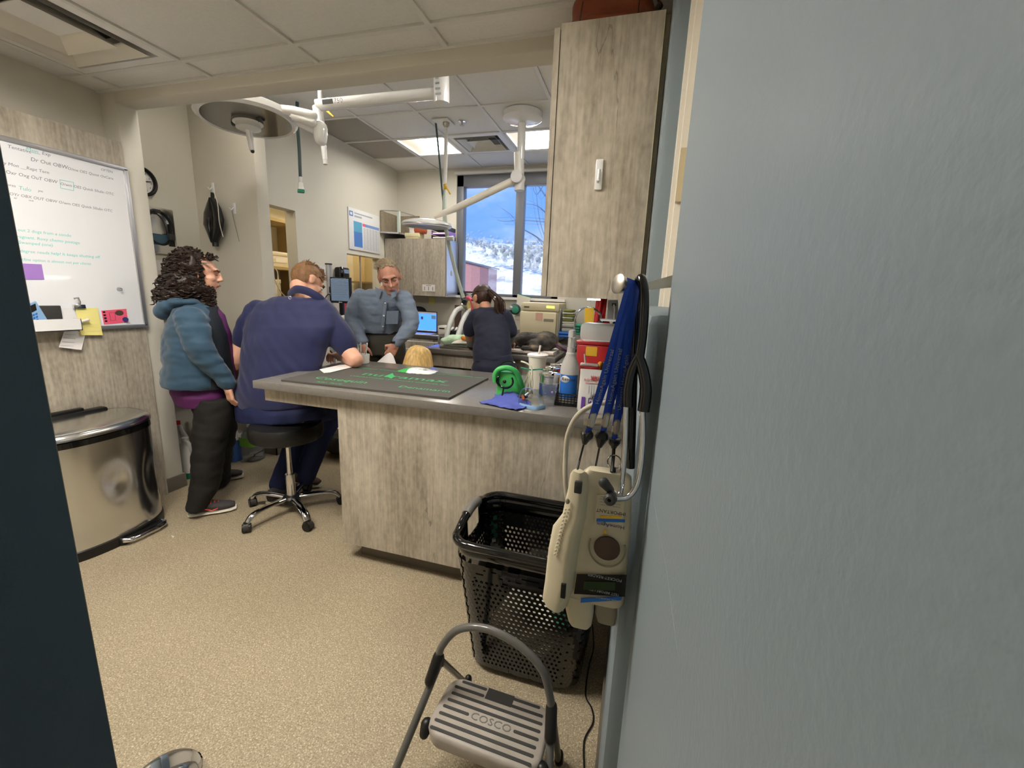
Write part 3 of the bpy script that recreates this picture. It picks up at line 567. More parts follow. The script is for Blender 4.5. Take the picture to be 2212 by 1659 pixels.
# grey open rack in the corner
rk = thing('corner_rack', 'grey laminate corner rack with curved shelf above the wall cabinet', 'shelf', (-2.98, 4.95, 2.1))
O('shelf', MB().prism([(-3.09, 4.72, 2.1), (-2.88, 4.80, 2.1), (-2.83, 5.1, 2.1), (-3.09, 5.14, 2.1)], (0, 0, .018)), 'alu', rk)
O('back', MB().box((-3.093, 4.74, 2.12), (-3.08, 5.13, 2.36)), 'wood_dark', rk); O('back', MB().box((-3.08, 5.12, 2.12), (-2.78, 5.14, 2.36)), 'wood_dark', rk); O('post', MB().box((-2.9, 4.80, 2.118), (-2.87, 4.83, 2.36)), 'hosepale', rk); O('top_rim', MB().tube([(-3.08, 4.74, 2.36), (-2.88, 4.8, 2.36), (-2.83, 5.1, 2.36)], .006, 6), 'alu', rk)
for i, (u0, u1, v0, v1, m_, lb) in enumerate(((874, 895, 490, 512, 'paper', 'white paper box on the wall cabinet under the lamp head'), (877, 906, 505, 516, 'binyellow', 'cream carton on the wall cabinet left of the file trays'), (896, 912, 497, 505, 'rust', 'small orange box stacked on the cream carton'))):
    Y = 4.87 + i * .0; a = oY(u0, v1, Y); b = oY(u1, v0, Y)
    zz = {0: 2.052, 1: 2.052, 2: 2.12}[i]; hh = {0: .17, 1: .062, 2: .055}[i]; off = {0: .135, 1: 0, 2: .01}[i]
    carton('top_box', (a.x, 4.85 + off, zz), (b.x, 4.98 + off, zz + hh), m_, lb, 'boxes on the wall cabinet')
ft = thing('file_trays', 'stacked grey letter trays on top of the wall cabinet', 'tray', (-2.36, 4.98, 2.05))
for k in range(3): O('tray', MB().box((-2.47, 4.86, 2.053 + k * .05), (-2.27, 5.1, 2.059 + k * .05)).box((-2.475, 4.86, 2.053 + k * .05), (-2.47, 5.1, 2.095 + k * .05)).box((-2.27, 4.86, 2.053 + k * .05), (-2.265, 5.1, 2.095 + k * .05)), ('darkgrey', 'lilac', 'darkgrey')[k], ft); O('papers', MB().box((-2.46, 4.87, 2.0595 + k * .05), (-2.28, 5.09, 2.075 + k * .05)), 'paper', ft)
# ------------------------------------------------------------------ exam lamps
def ringell(c, r, h, tilt, m): pass
lp = thing('exam_lamp', 'big round white exam lamp with handle on a jointed ceiling arm', 'lamp', oY(952, 160, 2.75))
hc = oY(534, 250, 2.35); nrm = V((-.06, .02, 1)).normalized(); x = V((1, 0, .1)); x = (x - nrm * nrm.dot(x)).normalized(); y = nrm.cross(x)
R_ = .285
def disc(prof, c=hc, cap=True): m = MB(); m.loft([(c + nrm * h, x * r, y * r) for r, h in prof], cap, 48); return m
O('head_shell', disc([(R_ - .035, -.03), (R_ - .02, -.034), (R_, -.02), (R_, .015), (R_ - .03, .03), (R_ - .1, .034), (.05, .045), (.001, .046)], hc, False), 'whitegloss', lp)
O('lens', disc([(R_ - .036, -.0295), (.09, -.0265), (.001, -.026)], hc, False), mat('lens', (112, 110, 102), .12, coat=.5), lp)
O('hub', disc([(.085, -.024), (.085, -.045), (.07, -.05), (.07, -.075), (.03, -.088)]), 'white', lp); O('hub_band', disc([(.0865, -.026), (.0865, -.044)]), 'midgrey', lp)
O('lens_bridge', MB().tube([hc + x * -.12 + nrm * -.03, hc + nrm * -.032, hc + x * .12 + nrm * -.03], .016, 8), 'darkgrey', lp)
O('handle', MB().tube([hc - nrm * .085, hc - nrm * .15 + x * .006, hc - nrm * .2 + x * .01, hc - nrm * .212 + x * .012], [.021, .018, .016, .006], 12), 'whitegloss', lp); O('handle_tip', MB().ell(hc - nrm * .208 + x * .012, .012), 'black', lp)
P1 = oY(633, 240, 2.38); P2 = oY(676, 250, 2.42); P3 = oY(692, 285, 2.47); P4 = oY(690, 205, 2.5)
O('yoke', MB().chain([hc + x * (R_ - .02), P1, P2], [.026, .028, .028], 14), 'whitegloss', lp)
O('yoke', MB().chain([hc + x * (R_ - .02) + y * .1 - nrm * .02, P1 - V((0, 0, .03)), P2 - V((0, 0, .04))], [.015, .02, .024], 14), 'whitegloss', lp)
O('lower_arm', MB().chain([P1 + V((0, .05, -.05)), P3], [.024, .03], 14), 'whitegloss', lp)
O('elbow', MB().chain([P3 + V((.0, 0, .02)), P3 - V((.0, 0, .04))], [.045, .04], 16), 'whitegloss', lp)
O('riser', MB().cyl(P3, oY(684, 232, 2.5), .026), 'whitegloss', lp); Q0, Q1 = oY(684, 228, 2.5), oY(940, 202, 2.75)
O('upper_arm', MB().cyl(Q0, Q1, .034), 'whitegloss', lp)
pt = oY(952, 160, 2.75); pbv = oY(954, 224, 2.75); O('pivot_housing', MB().cyl((pt.x, 2.75, FZ - .005), (pbv.x, 2.75, pbv.z), .05), 'whitegloss', lp)
ad = (Q1 - Q0).normalized(); tp = Q0 + ad * .06 + V((0, -.0355, .0)); up_ = V((0, 0, 1)) - ad * ad.z
tt = text('lettering', '750', .038, tp + ad * .07 - up_ * .012, ad, up_, 'marker', lp); O('logo_block', MB().prism([tp + up_ * .014, tp + ad * .066 + up_ * .014, tp + ad * .066 - up_ * .014, tp - up_ * .014], (0, -.001, 0)), 'darkgrey', lp)
for k in range(4): O('label_line', MB().box((pbv.x - .02, 2.699, pbv.z + .03 + k * .03), (pbv.x + .02 - k * .006, 2.7, pbv.z + .042 + k * .03)), 'print_silver', lp)
lp2 = thing('exam_lamp', 'slim white exam lamp with flat dish head on canopy pole near the window', 'lamp', fl(1128, 262, FZ))
cc = fl(1129, 243, FZ); YL = cc.y
O('canopy', MB().lathe([(.155, 0), (.165, -.01), (.165, -.05), (.15, -.06), (.03, -.085)], cc, 36), 'whitegloss', lp2)
j = oY(1120, 385, YL); O('pole', MB().cyl(cc - V((0, 0, .08)), oY(1125, 345, YL), .034), 'whitegloss', lp2); O('sleeve', MB().cyl(oY(1124, 330, YL) + V((-.012, 0, 0)), oY(1125, 412, YL) + V((-.012, 0, 0)), .042), 'white', lp2); O('joint', MB().cyl(j - V((0, .07, 0)), j + V((0, .04, 0)), .05), 'whitegloss', lp2)
a2 = oY(985, 450, YL - .25); a3 = oY(938, 468, YL - .3); O('arm', MB().tube([j, a2, a3], [.032, .028, .02], 14), 'offwhite', lp2)
h2 = oY(922, 482, YL - .3); n2 = V((.03, -.05, 1)).normalized(); x2 = n2.orthogonal().normalized(); y2 = n2.cross(x2)
O('head_dish', MB().loft([(h2 + n2 * h, x2 * r, y2 * r) for r, h in ((.19, -.035), (.205, -.03), (.21, -.01), (.2, .005), (.14, .025), (.05, .035))], True, 40), 'whitegloss', lp2); O('rim_band', MB().loft([(h2 + n2 * h, x2 * r, y2 * r) for r, h in ((.2075, -.022), (.2115, -.02), (.2115, -.014), (.2105, -.012))], False, 40), 'alu', lp2)
O('lens', MB().loft([(h2 + n2 * -.0355, x2 * .185, y2 * .185), (h2 + n2 * -.037, x2 * .18, y2 * .18)], True, 40), 'frost', lp2)
# ceiling drops
def drop(label, u, v0, v1, Y):
    t = thing('gas_drop', label, 'hose', (oY(u, v0, Y).x, Y, FZ - .5)); return t
g1 = drop('white ceiling gas tube with yellow valve handle by the big lamp', 695, 200, 358, 2.62); a = oY(692, 205, 2.62); b = oY(703, 355, 2.62)
O('upper_tube', MB().cyl((a.x, 2.62, FZ), oY(692, 222, 2.62), .014), 'white', g1); O('valve', MB().cyl(oY(692, 217, 2.62), oY(693, 240, 2.62), .02), 'orange', g1); O('valve_handle', MB().tube([oY(695, 230, 2.61), oY(705, 238, 2.6), oY(720, 252, 2.6)], [.006, .008, .006], 8, flat=.5), 'yellow', g1)
O('lower_tube', MB().tube([oY(693, 238, 2.62), oY(697, 300, 2.62), oY(702, 345, 2.62)], [.02, .018, .016], 12), 'whitegloss', g1); O('nozzle', MB().cyl(oY(702, 345, 2.62), b, .014), 'white', g1)
g2 = drop('dark hanging hose with white and green plug before the wall', 645, 205, 385, 3.2); a = oY(641, 205, 3.2)
O('hose', MB().tube([(a.x, 3.2, FZ), oY(642, 260, 3.2), oY(647, 330, 3.2), oY(649, 384, 3.2)], .013, 10), 'greenhose', g2); O('ferrule', MB().chain([oY(649, 384, 3.2), oY(649, 392, 3.2)], [.015, .015]), 'white', g2)
q = oY(650, 408, 3.2); O('plug', MB().loft([(q + V((0, 0, .05)), V((.025, 0, 0)), V((0, .02, 0))), (q + V((0, 0, .015)), V((.03, 0, 0)), V((0, .025, 0))), (q + V((0, 0, -.005)), V((.036, 0, 0)), V((0, .03, 0)))], True, 4), 'white', g2, 0); O('plug_face', MB().loft([(q + V((0, 0, -.006)), V((.036, 0, 0)), V((0, .03, 0))), (q + V((0, 0, -.03)), V((.038, 0, 0)), V((0, .03, 0)))], True, 4), 'tealgreen', g2, 0)
YG = fl(962, 262, FZ).y
g3 = drop('white ceiling gas pole with brass valve leading down to the anaesthesia machine', 963, 262, 640, YG); a = fl(964, 262, FZ)
O('ceiling_plate', MB().box((a.x - .1, YG - .08, FZ - .012), (a.x + .05, YG + .08, FZ - .0046)), 'white', g3); O('mount', MB().lathe([(.03, 0), (.03, -.02), (.015, -.04)], (a.x, YG, FZ - .012)), 'satin', g3)
O('pole', MB().tube([(a.x, YG, FZ - .03), oY(963, 330, YG), oY(961, 395, YG)], [.014, .018, .018], 12), 'white', g3); O('valve', MB().cyl(oY(961, 398, YG), oY(962, 412, YG), .014), 'yellow', g3); O('valve_handle', MB().tube([oY(963, 402, YG - .02), oY(973, 420, YG - .03)], .007, 8, flat=.4), 'yellow', g3)
mz = oY(1000, 640, 3.95)
O('hose', MB().tube(bez([oY(961, 412, YG), oY(960, 460, 3.7), oY(967, 515, 3.8), oY(984, 585, 3.9), oY(1001, 643, 3.95)], 10), .019, 10), 'hosepale', g3)
O('dark_hose', MB().tube(bez([oY(941, 262, YG), oY(948, 330, YG), oY(958, 440, 3.75), oY(972, 540, 3.85), oY(999, 650, 3.96)], 10), .009, 8), 'greenhose', g3); O('connector', MB().cyl(oY(966, 515, 3.78), oY(980, 515, 3.78), .022), 'white', g3)
# ------------------------------------------------------------------ anaesthesia machine at the table end
am = thing('anaesthesia_machine', 'anaesthesia machine with white corrugated hoses and black knobs by the table', 'medical machine', (-1.6, 4.3, 0))
AY = 4.3; pc = oY(1003, 700, AY)
O('stand', MB().cyl((pc.x, AY, .06), (pc.x, AY, 1.36), .022), 'satin', am); O('base_plate', MB().box((pc.x - .22, AY - .1, .02), (pc.x + .22, AY + .1, .06), bev=.01), 'darkgrey', am)
q = oY(1012, 645, AY); O('vaporiser_block', MB().box((q.x - .06, AY - .08, q.z - .06), (q.x + .10, AY + .05, q.z + .06), bev=.01), 'alu', am); O('vaporiser_top', MB().box((q.x - .03, AY - .07, q.z + .06), (q.x + .1, AY + .04, q.z + .075)), 'darkgrey', am)
for (u, v) in ((1002, 632), (1003, 640), (1004, 652)): k = oY(u, v, AY - .1); O('knob', MB().cyl(k, k + V((0, -.035, 0)), .022), 'black', am)
O('manifold', MB().cyl(oY(998, 661, AY - .1), oY(1016, 663, AY - .1), .03), 'satin', am); O('valve_body', MB().cyl(oY(1003, 660, AY - .1), oY(1001, 690, AY - .08), .025), 'chrome', am)
O('pink_tube', MB().tube(bez([oY(1008, 642, AY - .12), oY(1016, 646, AY - .16), oY(1021, 660, AY - .16), oY(1020, 672, AY - .14)], 8), .016, 8), 'pink', am)
def corr(pts, r, n): 
    P = bez(pts, n); return MB().tube(P, [r * (1 + .09 * (i % 2)) for i in range(len(P))], 12)
O('breathing_hose', corr([oY(1000, 664, AY - .1), oY(985, 672, 4.1), oY(971, 702, 3.95), oY(962, 742, 3.82)], .024, 14), 'hose', am)
O('breathing_hose', corr([oY(1020, 668, AY - .1), oY(1006, 682, 4.1), oY(996, 705, 3.98), oY(989, 728, 3.88)], .026, 14), 'hose', am)
O('yellow_bag', MB().ell(oY(1014, 660, AY - .12), (.03, .02, .05)), 'paleyellow', am)
# ================================================================== foreground props
# ---- trash can
tr = thing('trash_can', 'tall stainless steel half-round pedal trash can with black rim', 'trash can', (-2.78, 1.42, 0))
def dring(xb, xf, yc, hw, z, n=40, cr=.03):
    pts = []
    for i in range(n + 1):
        a = -math.pi / 2 + math.pi * i / n; pts.append((xb + cr + (xf - xb - cr) * abs(math.cos(a)) ** .62, yc + hw * math.copysign(abs(math.sin(a)) ** .8, math.sin(a)), z))
    pts += [(xb, yc + hw - cr, z), (xb, yc - hw + cr, z)]; return [V(p) for p in pts]
def dloft(secs, m=None, cap=True):
    m = m or MB(); n = len(secs[0]); vs = [p for s_ in secs for p in s_]; fs = []
    for r in range(len(secs) - 1):
        for i in range(n): fs.append((r * n + i, r * n + (i + 1) % n, (r + 1) * n + (i + 1) % n, (r + 1) * n + i))
    if cap: fs += [list(range(n))[::-1], [(len(secs) - 1) * n + i for i in range(n)]]
    m.add(vs, fs); return m
tb0, tf0, tyc, thw = -2.945, -2.585, 1.43, .325
def dent(p):
    q = p.copy(); d = (p - V((-2.6, 1.45, .36))); k = math.exp(-((d.y / .05) ** 2 + (d.z / .07) ** 2)); q.x -= .012 * k
    d = (p - V((-2.66, 1.66, .3))); k = math.exp(-((d.y / .06) ** 2 + (d.z / .13) ** 2)); q.x -= .03 * k; return q
body = [[dent(p) for p in dring(tb0 + .01, tf0 - .008, tyc, thw - .006, .055 + (.60 - .055) * k / 24, 64)] for k in range(25)]
O('body', dloft(body), 'steel', tr, 60); O('base_skirt', dloft([dring(tb0, tf0, tyc, thw, .0), dring(tb0, tf0, tyc, thw, .05), dring(tb0 + .01, tf0 - .01, tyc, thw - .01, .056)]), 'black', tr)
O('rim', dloft([dring(tb0 + .004, tf0 - .002, tyc, thw - .002, .601), dring(tb0 + .004, tf0 - .002, tyc, thw - .002, .63), dring(tb0 + .01, tf0 - .012, tyc, thw - .01, .634)]), 'blackgloss', tr)
O('lid', dloft([dring(tb0 + .03, tf0 - .004, tyc, thw - .004, .636), dring(tb0 + .03, tf0 - .004, tyc, thw - .004, .655), dring(tb0 + .03, tf0 - .03, tyc, thw - .025, .672), dring(tb0 + .035, tf0 - .12, tyc, thw - .08, .683), dring(tb0 + .05, tf0 - .2, tyc, thw - .17, .686)]), 'steel', tr, 60)
O('hinge_housing', MB().box((tb0, tyc - .2, .636), (tb0 + .055, tyc + .2, .70), bev=.012).box((tb0, tyc - .1, .69), (tb0 + .035, tyc + .1, .715), bev=.008), 'black', tr)
O('pedal_housing', MB().box((tf0 - .03, tyc - .02, .002), (tf0 + .012, tyc + .22, .035), bev=.006), 'black', tr)
O('pedal', MB().tube(bez([(tf0 - .005, tyc - .01, .03), (tf0 + .035, tyc + .01, .03), (tf0 + .042, tyc + .1, .03), (tf0 + .03, tyc + .19, .03), (tf0 - .01, tyc + .21, .03)], 8), .013, 10, flat=.7), 'chrome', tr)
# ---- whiteboard
wb = thing('whiteboard', 'large whiteboard with handwritten notes on the laminate cabinet', 'whiteboard', (PX + .01, 1.5, 1.14))
WY0, WY1, WB0, WB1 = 1.02, 1.925, 1.145, 2.055
O('surface', MB().box((PX + .001, WY0, WB0), (PX + .012, WY1, WB1)), 'board', wb)
f = MB(); f.box((PX + .001, WY0 - .01, WB1 - .012), (PX + .022, WY1 + .012, WB1 + .01), bev=.003); f.box((PX + .001, WY0 - .01, WB0 - .01), (PX + .022, WY1 + .012, WB0 + .012), bev=.003); f.box((PX + .001, WY1 - .01, WB0), (PX + .022, WY1 + .012, WB1), bev=.003); f.box((PX + .001, WY0 - .01, WB0), (PX + .022, WY0 + .01, WB1), bev=.003); O('frame', f, 'alu', wb)
BX = PX + .0122
def bt(s, u, v, size, m, sx=1.0):
    p = oX(u, v, BX); text('handwriting', s, size, (BX, p.y, p.z), (0, 1, 0), (0, 0, 1), m, wb, .00015, sx=sx)
for s, u, v, z_, m in (('Tentative', 16, 319, .03, 'marker'), ('Mon', 56, 325, .034, 'teal'), ('___ Exp', 68, 328, .03, 'marker'),
    ('Dr Out OBW', 66, 347, .034, 'marker'), ('O/me OES Quest OvCare', 146, 366, .026, 'marker'), ('y Mon __Rept Tern', 8, 355, .028, 'marker'), ('OFTEN', 218, 368, .024, 'marker'),
    ('Oxr Oxg OuT OBW', 12, 374, .03, 'marker'), ('O/wm OES Quick 50ulin OTC', 130, 399, .026, 'marker'), ('ores', 14, 401, .024, 'marker'), ('Tulo', 40, 409, .034, 'teal'), ('ym', 82, 414, .022, 'marker'),
    ('OYr OBX OUT OBW O/wm OES Quick 50ulin OTC', 20, 421, .026, 'marker'), ('er', 30, 429, .018, 'marker'), ('out', 62, 434, .018, 'marker'),
    ('out 2 dogs from a condo', 38, 499, .028, 'teal'), ('pregnant. Roxy chemo postage', 30, 513, .028, 'teal'), ('Swamped (one)', 40, 526, .028, 'teal'), ('a degree needs help! It keeps shutting off', 34, 544, .028, 'teal'), ('recline option is almost out per clients', 36, 562, .026, 'teal')):
    bt(s, u, v, z_ * .74, m)
p = oX(129, 398, BX); 
O('marker_box', MB().tube([oX(u, v, BX + .0005) for u, v in ((129, 388), (159, 394), (159, 412), (131, 406))], .0012, 5, closed=True), 'teal', wb)
def onb(u, v, d=0): return oX(u, v, BX + d)
def card(name, quad, m, label, cat, d=.002, grp=None):
    t = MB().prism([onb(u, v, d) for u, v in quad], (-.0012, 0, 0)); return tag(O(name, t, m), label, cat, grp)
card('purple_card', ((48, 569), (90, 571), (96, 604), (53, 604)), 'lilac', 'purple card held on the whiteboard', 'card'); card('purple_card', ((30, 570), (47, 570), (52, 605), (30, 605)), mat('lilac2', (186, 138, 206), .6), 'lighter purple card at the whiteboard edge', 'card'); card('blue_card', ((40, 608), (49, 608), (54, 641), (40, 641)), 'ltblue', 'narrow light blue card below the purple cards', 'card')
nt_ = thing('yellow_note', 'yellow lined note under a bulldog clip on the whiteboard', 'note', onb(192, 723)); O('sheet', MB().prism([onb(163, 667, .006), onb(211, 665, .006), onb(222, 724, .014), onb(174, 724, .014)], (-.001, 0, 0)), 'paleyellow', nt_)
for k in range(6): a = onb(166 + k * 1.8, 676 + k * 8, .0073 + k * .0013); b = onb(212 + k * 1.6, 675 + k * 8, .0073 + k * .0013); O('ruled_line', MB().tube([a, b], .0006, 4), 'offwhite', nt_)
clp = thing('bulldog_clip', 'silver bulldog clip holding the yellow note', 'clip', onb(168, 664)); O('jaw', MB().box((BX, onb(155, 662).y, onb(168, 664).z - .006), (BX + .018, onb(181, 662).y, onb(168, 660).z + .006), bev=.003), 'chrome', clp); O('grip', MB().tube([onb(160, 645, .02), onb(168, 643, .03), onb(172, 652, .02), onb(170, 660, .01)], .006, 8), 'chrome', clp)
pc_ = thing('pink_flyer', 'bright pink flyer with black print and blue magnet on the whiteboard', 'flyer', onb(248, 700)); O('sheet', MB().prism([onb(219, 671, .002), onb(273, 667, .002), onb(277, 696, .002), onb(225, 701, .002)], (-.0012, 0, 0)), 'pink', pc_)
for k in range(4): a = onb(222 + k * 1.5, 674 + k * 6.5, .0025); O('print_mark', MB().box((BX + .0021, a.y, a.z - .006), (BX + .0026, a.y + .012, a.z + .004)), 'black', pc_)
O('print_photo', MB().ell(onb(258, 676, .002), (.001, .022, .016)), 'shoe_brown', pc_); O('print_frame', MB().tube([onb(u, v, .0024) for u, v in ((236, 676), (248, 675), (250, 692), (239, 693))], .0008, 4, closed=True), 'black', pc_)
tag(O('round_magnet', MB().cyl(onb(271, 690, .002), onb(271, 690, .01), .014, n=24), 'navyink'), 'round navy magnet holding the pink flyer', 'magnet')
tag(O('clear_magnet', MB().lathe([(.012, 0), (.006, .006), (.009, .014), (.009, .017)], onb(257, 625, .001), 16, (1, 0, 0)), 'clear'), 'clear plastic push magnet on the whiteboard', 'magnet')
ry0, ry1, rz0, rz1 = onb(70, 716).y - .05, onb(160, 700).y, onb(110, 714).z, onb(110, 688).z
tyv = thing('marker_tray', 'white magnetic tray holding pens and calculator on the whiteboard', 'tray', (BX + .03, (ry0 + ry1) / 2, rz0))
m = MB(); m.box((BX + .001, ry0, rz0), (BX + .004, ry1, rz1 + .05)); m.box((BX + .06, ry0, rz0), (BX + .064, ry1, rz1)); m.box((BX + .001, ry0, rz0), (BX + .064, ry1, rz0 + .004)); m.box((BX + .001, ry1 - .003, rz0), (BX + .064, ry1, rz1)); O('tray_shell', m, 'whitegloss', tyv)
cq = thing('calculator', 'light blue pocket calculator standing in the marker tray', 'calculator', (BX + .03, ry0 + .12, rz0 + .005)); cv = [(ry0 + .06, rz0 + .02), (ry0 + .15, rz0 + .005), (ry0 + .18, rz0 + .1), (ry0 + .09, rz0 + .135)]
cv = [onb(u, v, .03) for u, v in ((52, 662), (78, 651), (102, 690), (60, 705))]; O('case', MB().prism(cv, (-.012, 0, 0)), 'ltblue', cq); U_ = (cv[1] - cv[0]); W_ = (cv[3] - cv[0]); org = cv[0]
O('display', MB().prism([org + U_ * s + W_ * t + V((.0005, 0, 0)) for s, t in ((.1, .1), (.9, .08), (.92, .42), (.12, .45))], (.001, 0, 0)), 'black', cq)
for i in range(3):
    for jx in range(4): O('key', MB().prism([org + U_ * s + W_ * t + V((.0005, 0, 0)) for s, t in ((.1 + jx * .22, .55 + i * .15), (.25 + jx * .22, .55 + i * .15), (.25 + jx * .22, .64 + i * .15), (.1 + jx * .22, .64 + i * .15))], (.0015, 0, 0)), 'blue', cq)
tag(O('marker_pen', MB().chain([(BX + .03, ry0 + .17, rz0 + .02), (BX + .03, ry0 + .27, rz0 + .052)], [.009, .009]), 'offwhite'), 'white dry-erase marker lying in the tray', 'pen'); tag(O('board_eraser', MB().box((BX + .008, ry0 + .02, rz0 + .005), (BX + .022, ry0 + .17, rz0 + .13), bev=.004), 'darkgrey'), 'dark board eraser standing behind the calculator', 'eraser')
hs = thing('hanging_slip', 'white printed slip hanging below the whiteboard tray', 'paper', onb(150, 755)); O('sheet', MB().prism([onb(140, 712, .004), onb(160, 710, .004), onb(184, 724, .006), onb(176, 756, .01), onb(127, 750, .01)], (-.001, 0, 0)), 'paper', hs)
for k in range(4): O('print_line', MB().tube([onb(140 - k * 3, 722 + k * 8, .0086 + k * .0005), onb(165 - k * 2, 724 + k * 8, .0086 + k * .0005)], .0012, 4), 'print_silver', hs)
# ---- rolling stool
st = thing('rolling_stool', 'black round rolling stool with chrome five-star base', 'stool', (-2.02, 2.02, 0)); SX, SY = -2.02, 2.03
O('seat', MB().lathe([(.19, .50), (.205, .51), (.212, .535), (.212, .575), (.2, .597), (.15, .607), (.01, .61)], (SX, SY, 0), 40), 'blackvinyl', st); O('seat_plate', MB().lathe([(.1, .475), (.12, .499)], (SX, SY, 0)), 'black', st)
O('gas_column', MB().cyl((SX, SY, .2), (SX, SY, .48), .017), 'chrome', st); O('column_sleeve', MB().cyl((SX, SY, .1), (SX, SY, .26), .028), 'chrome', st); O('hub', MB().lathe([(.03, .055), (.05, .07), (.055, .1), (.045, .115), (.03, .12)], (SX, SY, 0)), 'black', st)
O('lever', MB().tube([(SX - .05, SY - .02, .47), (SX - .16, SY - .1, .40), (SX - .2, SY - .13, .375)], [.004, .004, .004], 6), 'black', st); O('lever_grip', MB().chain([(SX - .165, SY - .105, .396), (SX - .215, SY - .14, .365)], [.011, .01]), 'black', st)
for k in range(5):
    a = math.radians(258 + 72 * k); d = V((math.cos(a), math.sin(a), 0)); s_ = V((-d.y, d.x, 0)); c = V((SX, SY, 0))
    O('base_leg', MB().tube(bez([c + d * .03 + V((0, 0, .1)), c + d * .16 + V((0, 0, .103)), c + d * .25 + V((0, 0, .09)), c + d * .285 + V((0, 0, .058))], 8), .021, 12, flat=.6, ref=tuple(s_)), 'chrome', st)
    w_ = c + d * .29; ca = O('caster', MB().cyl(w_ + V((0, 0, .04)), w_ + V((0, 0, .062)), .016, n=10), 'black', st); b2 = math.radians(40 + 50 * k); e = V((math.cos(b2), math.sin(b2), 0))
    for sgn in (-1, 1): O('wheel', MB().cyl(w_ + e * (.006 * sgn) + V((0, 0, .0265)), w_ + e * (.022 * sgn) + V((0, 0, .0265)), .026, n=18), 'black', ca)
    O('caster_hood', MB().lathe([(.028, -.014), (.029, 0), (.028, .014)], w_ + V((0, 0, .034)), 16, tuple(e)), 'darkgrey', ca)
# ---- laundry basket
bk = thing('laundry_basket', 'tall black perforated plastic laundry basket with side handles', 'basket', (-.29, 1.44, 0))
BZ = .57
def bpos(t, z, inset=0):
    k = z / BZ; x0, x1 = -.505 - .05 * k, -.085 + .055 * k; y0, y1 = 1.305 - .075 * k, 1.585 + .055 * k; x0 += inset; x1 -= inset; y0 += inset; y1 -= inset; r = .075
    w_, h_ = x1 - x0 - 2 * r, y1 - y0 - 2 * r; per = [w_, r * math.pi / 2, h_, r * math.pi / 2, w_, r * math.pi / 2, h_, r * math.pi / 2]; T = sum(per); s_ = (t % 1) * T
    cs = [((x1 - r), (y0 + r), -90), ((x1 - r), (y1 - r), 0), ((x0 + r), (y1 - r), 90), ((x0 + r), (y0 + r), 180)]
    for i, L_ in enumerate(per):
        if s_ <= L_ or i == 7:
            if i % 2: cx, cy, a0 = cs[i // 2]; a = math.radians(a0 + 90 * s_ / L_); return V((cx + r * math.cos(a), cy + r * math.sin(a), z)), True
            e = i // 2; q = s_
            p = [(x0 + r + q, y0), (x1, y0 + r + q), (x1 - r - q, y1), (x0, y1 - r - q)][e]; return V((p[0], p[1], z)), False
        s_ -= L_
m = MB(); NC = 84; rows = 24; z0, z1 = .03, .50; dz = (z1 - z0) / rows
for r_ in range(rows):
    for c in range(NC):
        off = .5 * (r_ % 2); ta, tb_ = (c + off) / NC, (c + 1 + off) / NC; za, zb = z0 + r_ * dz, z0 + (r_ + 1) * dz; tm = (ta + tb_) / 2; zm = (za + zb) / 2
        P, corner = bpos(tm, zm); handle = zb > .40 and abs(P.y - 1.44) < .085
        corner = corner or r_ in (0,) or zb > .46
        fr = [(ta, za), (tm, za), (tb_, za), (tb_, zm), (tb_, zb), (tm, zb), (ta, zb), (ta, zm)]
        outer = [bpos(a, b)[0] for a, b in fr]
        if corner: m.add(outer, [(0, 2, 4, 6)]) if False else m.add([outer[0], outer[2], outer[4], outer[6]], [(0, 1, 2, 3)])
        else:
            ra, rz = (tb_ - ta) * .30, (zb - za) * .31; inn = []
            for k in range(8):
                a = math.radians(225 + 45 * k); inn.append(bpos(tm + ra * math.cos(a), zm + rz * math.sin(a))[0])
            m.add(outer + inn, [(k, (k + 1) % 8, 8 + (k + 1) % 8, 8 + k) for k in range(8)])
bo = O('perforated_wall', m, 'blackgloss', bk, 0); bo['kind'] = 'stuff'
sd = bo.modifiers.new('s', 'SOLIDIFY'); sd.thickness = .003
m = MB(); Q = 72; vs = [bpos(k / Q, .03)[0] for k in range(Q)] + [bpos(k / Q, .0, .02)[0] for k in range(Q)]
m.add(vs, [(k, (k + 1) % Q, Q + (k + 1) % Q, Q + k) for k in range(Q)] + [[Q + k for k in range(Q)]]); O('bottom', m, 'blackgloss', bk, 0)
def rimz(p): return BZ + .035 * max(0, 1 - ((p.y - 1.44) / .13) ** 2) * (1 if abs(p.x + .29) > .2 else 0)
m = MB(); up = []
for k in range(Q):
    p, cr_ = bpos(k / Q, .50); q, _ = bpos(k / Q, BZ); opn = (abs(p.y - 1.44) < .07 and abs(p.x + .29) > .2)
    up.append((p, q, opn))
vs = [a for a, b, c in up] + [V((b.x, b.y, rimz(b))) for a, b, c in up]
m.add(vs, [(k, (k + 1) % Q, Q + (k + 1) % Q, Q + k) for k in range(Q) if not (up[k][2] and up[(k + 1) % Q][2])]); k_ = O('collar', m, 'blackgloss', bk, 60); sd = k_.modifiers.new('s', 'SOLIDIFY'); sd.thickness = .003
m = MB(); rim = [V((b.x, b.y, rimz(b))) for a, b, c in up]; m.tube(rim, .016, 10, closed=True); O('rim', m, 'blackgloss', bk, 60)
for sgn in (-1, 1):
    hp_ = [q for q in rim if abs(q.y - 1.44) < .075 and (q.x + .29) * sgn > .2]; hp_.sort(key=lambda q: q.y); O('handle_grip', MB().tube(hp_, .0185, 10), 'midgrey' if sgn < 0 else 'blackgloss', bk)
m = MB(); rr = random.Random(5)
for k in range(14): m.ell((-.27 + rr.uniform(-.11, .09), 1.45 + rr.uniform(-.05, .05), .1 + rr.random() * .12), (.09, .07, .055), Matrix.Rotation(rr.random() * 3, 3, 'Z'), 10, 7)
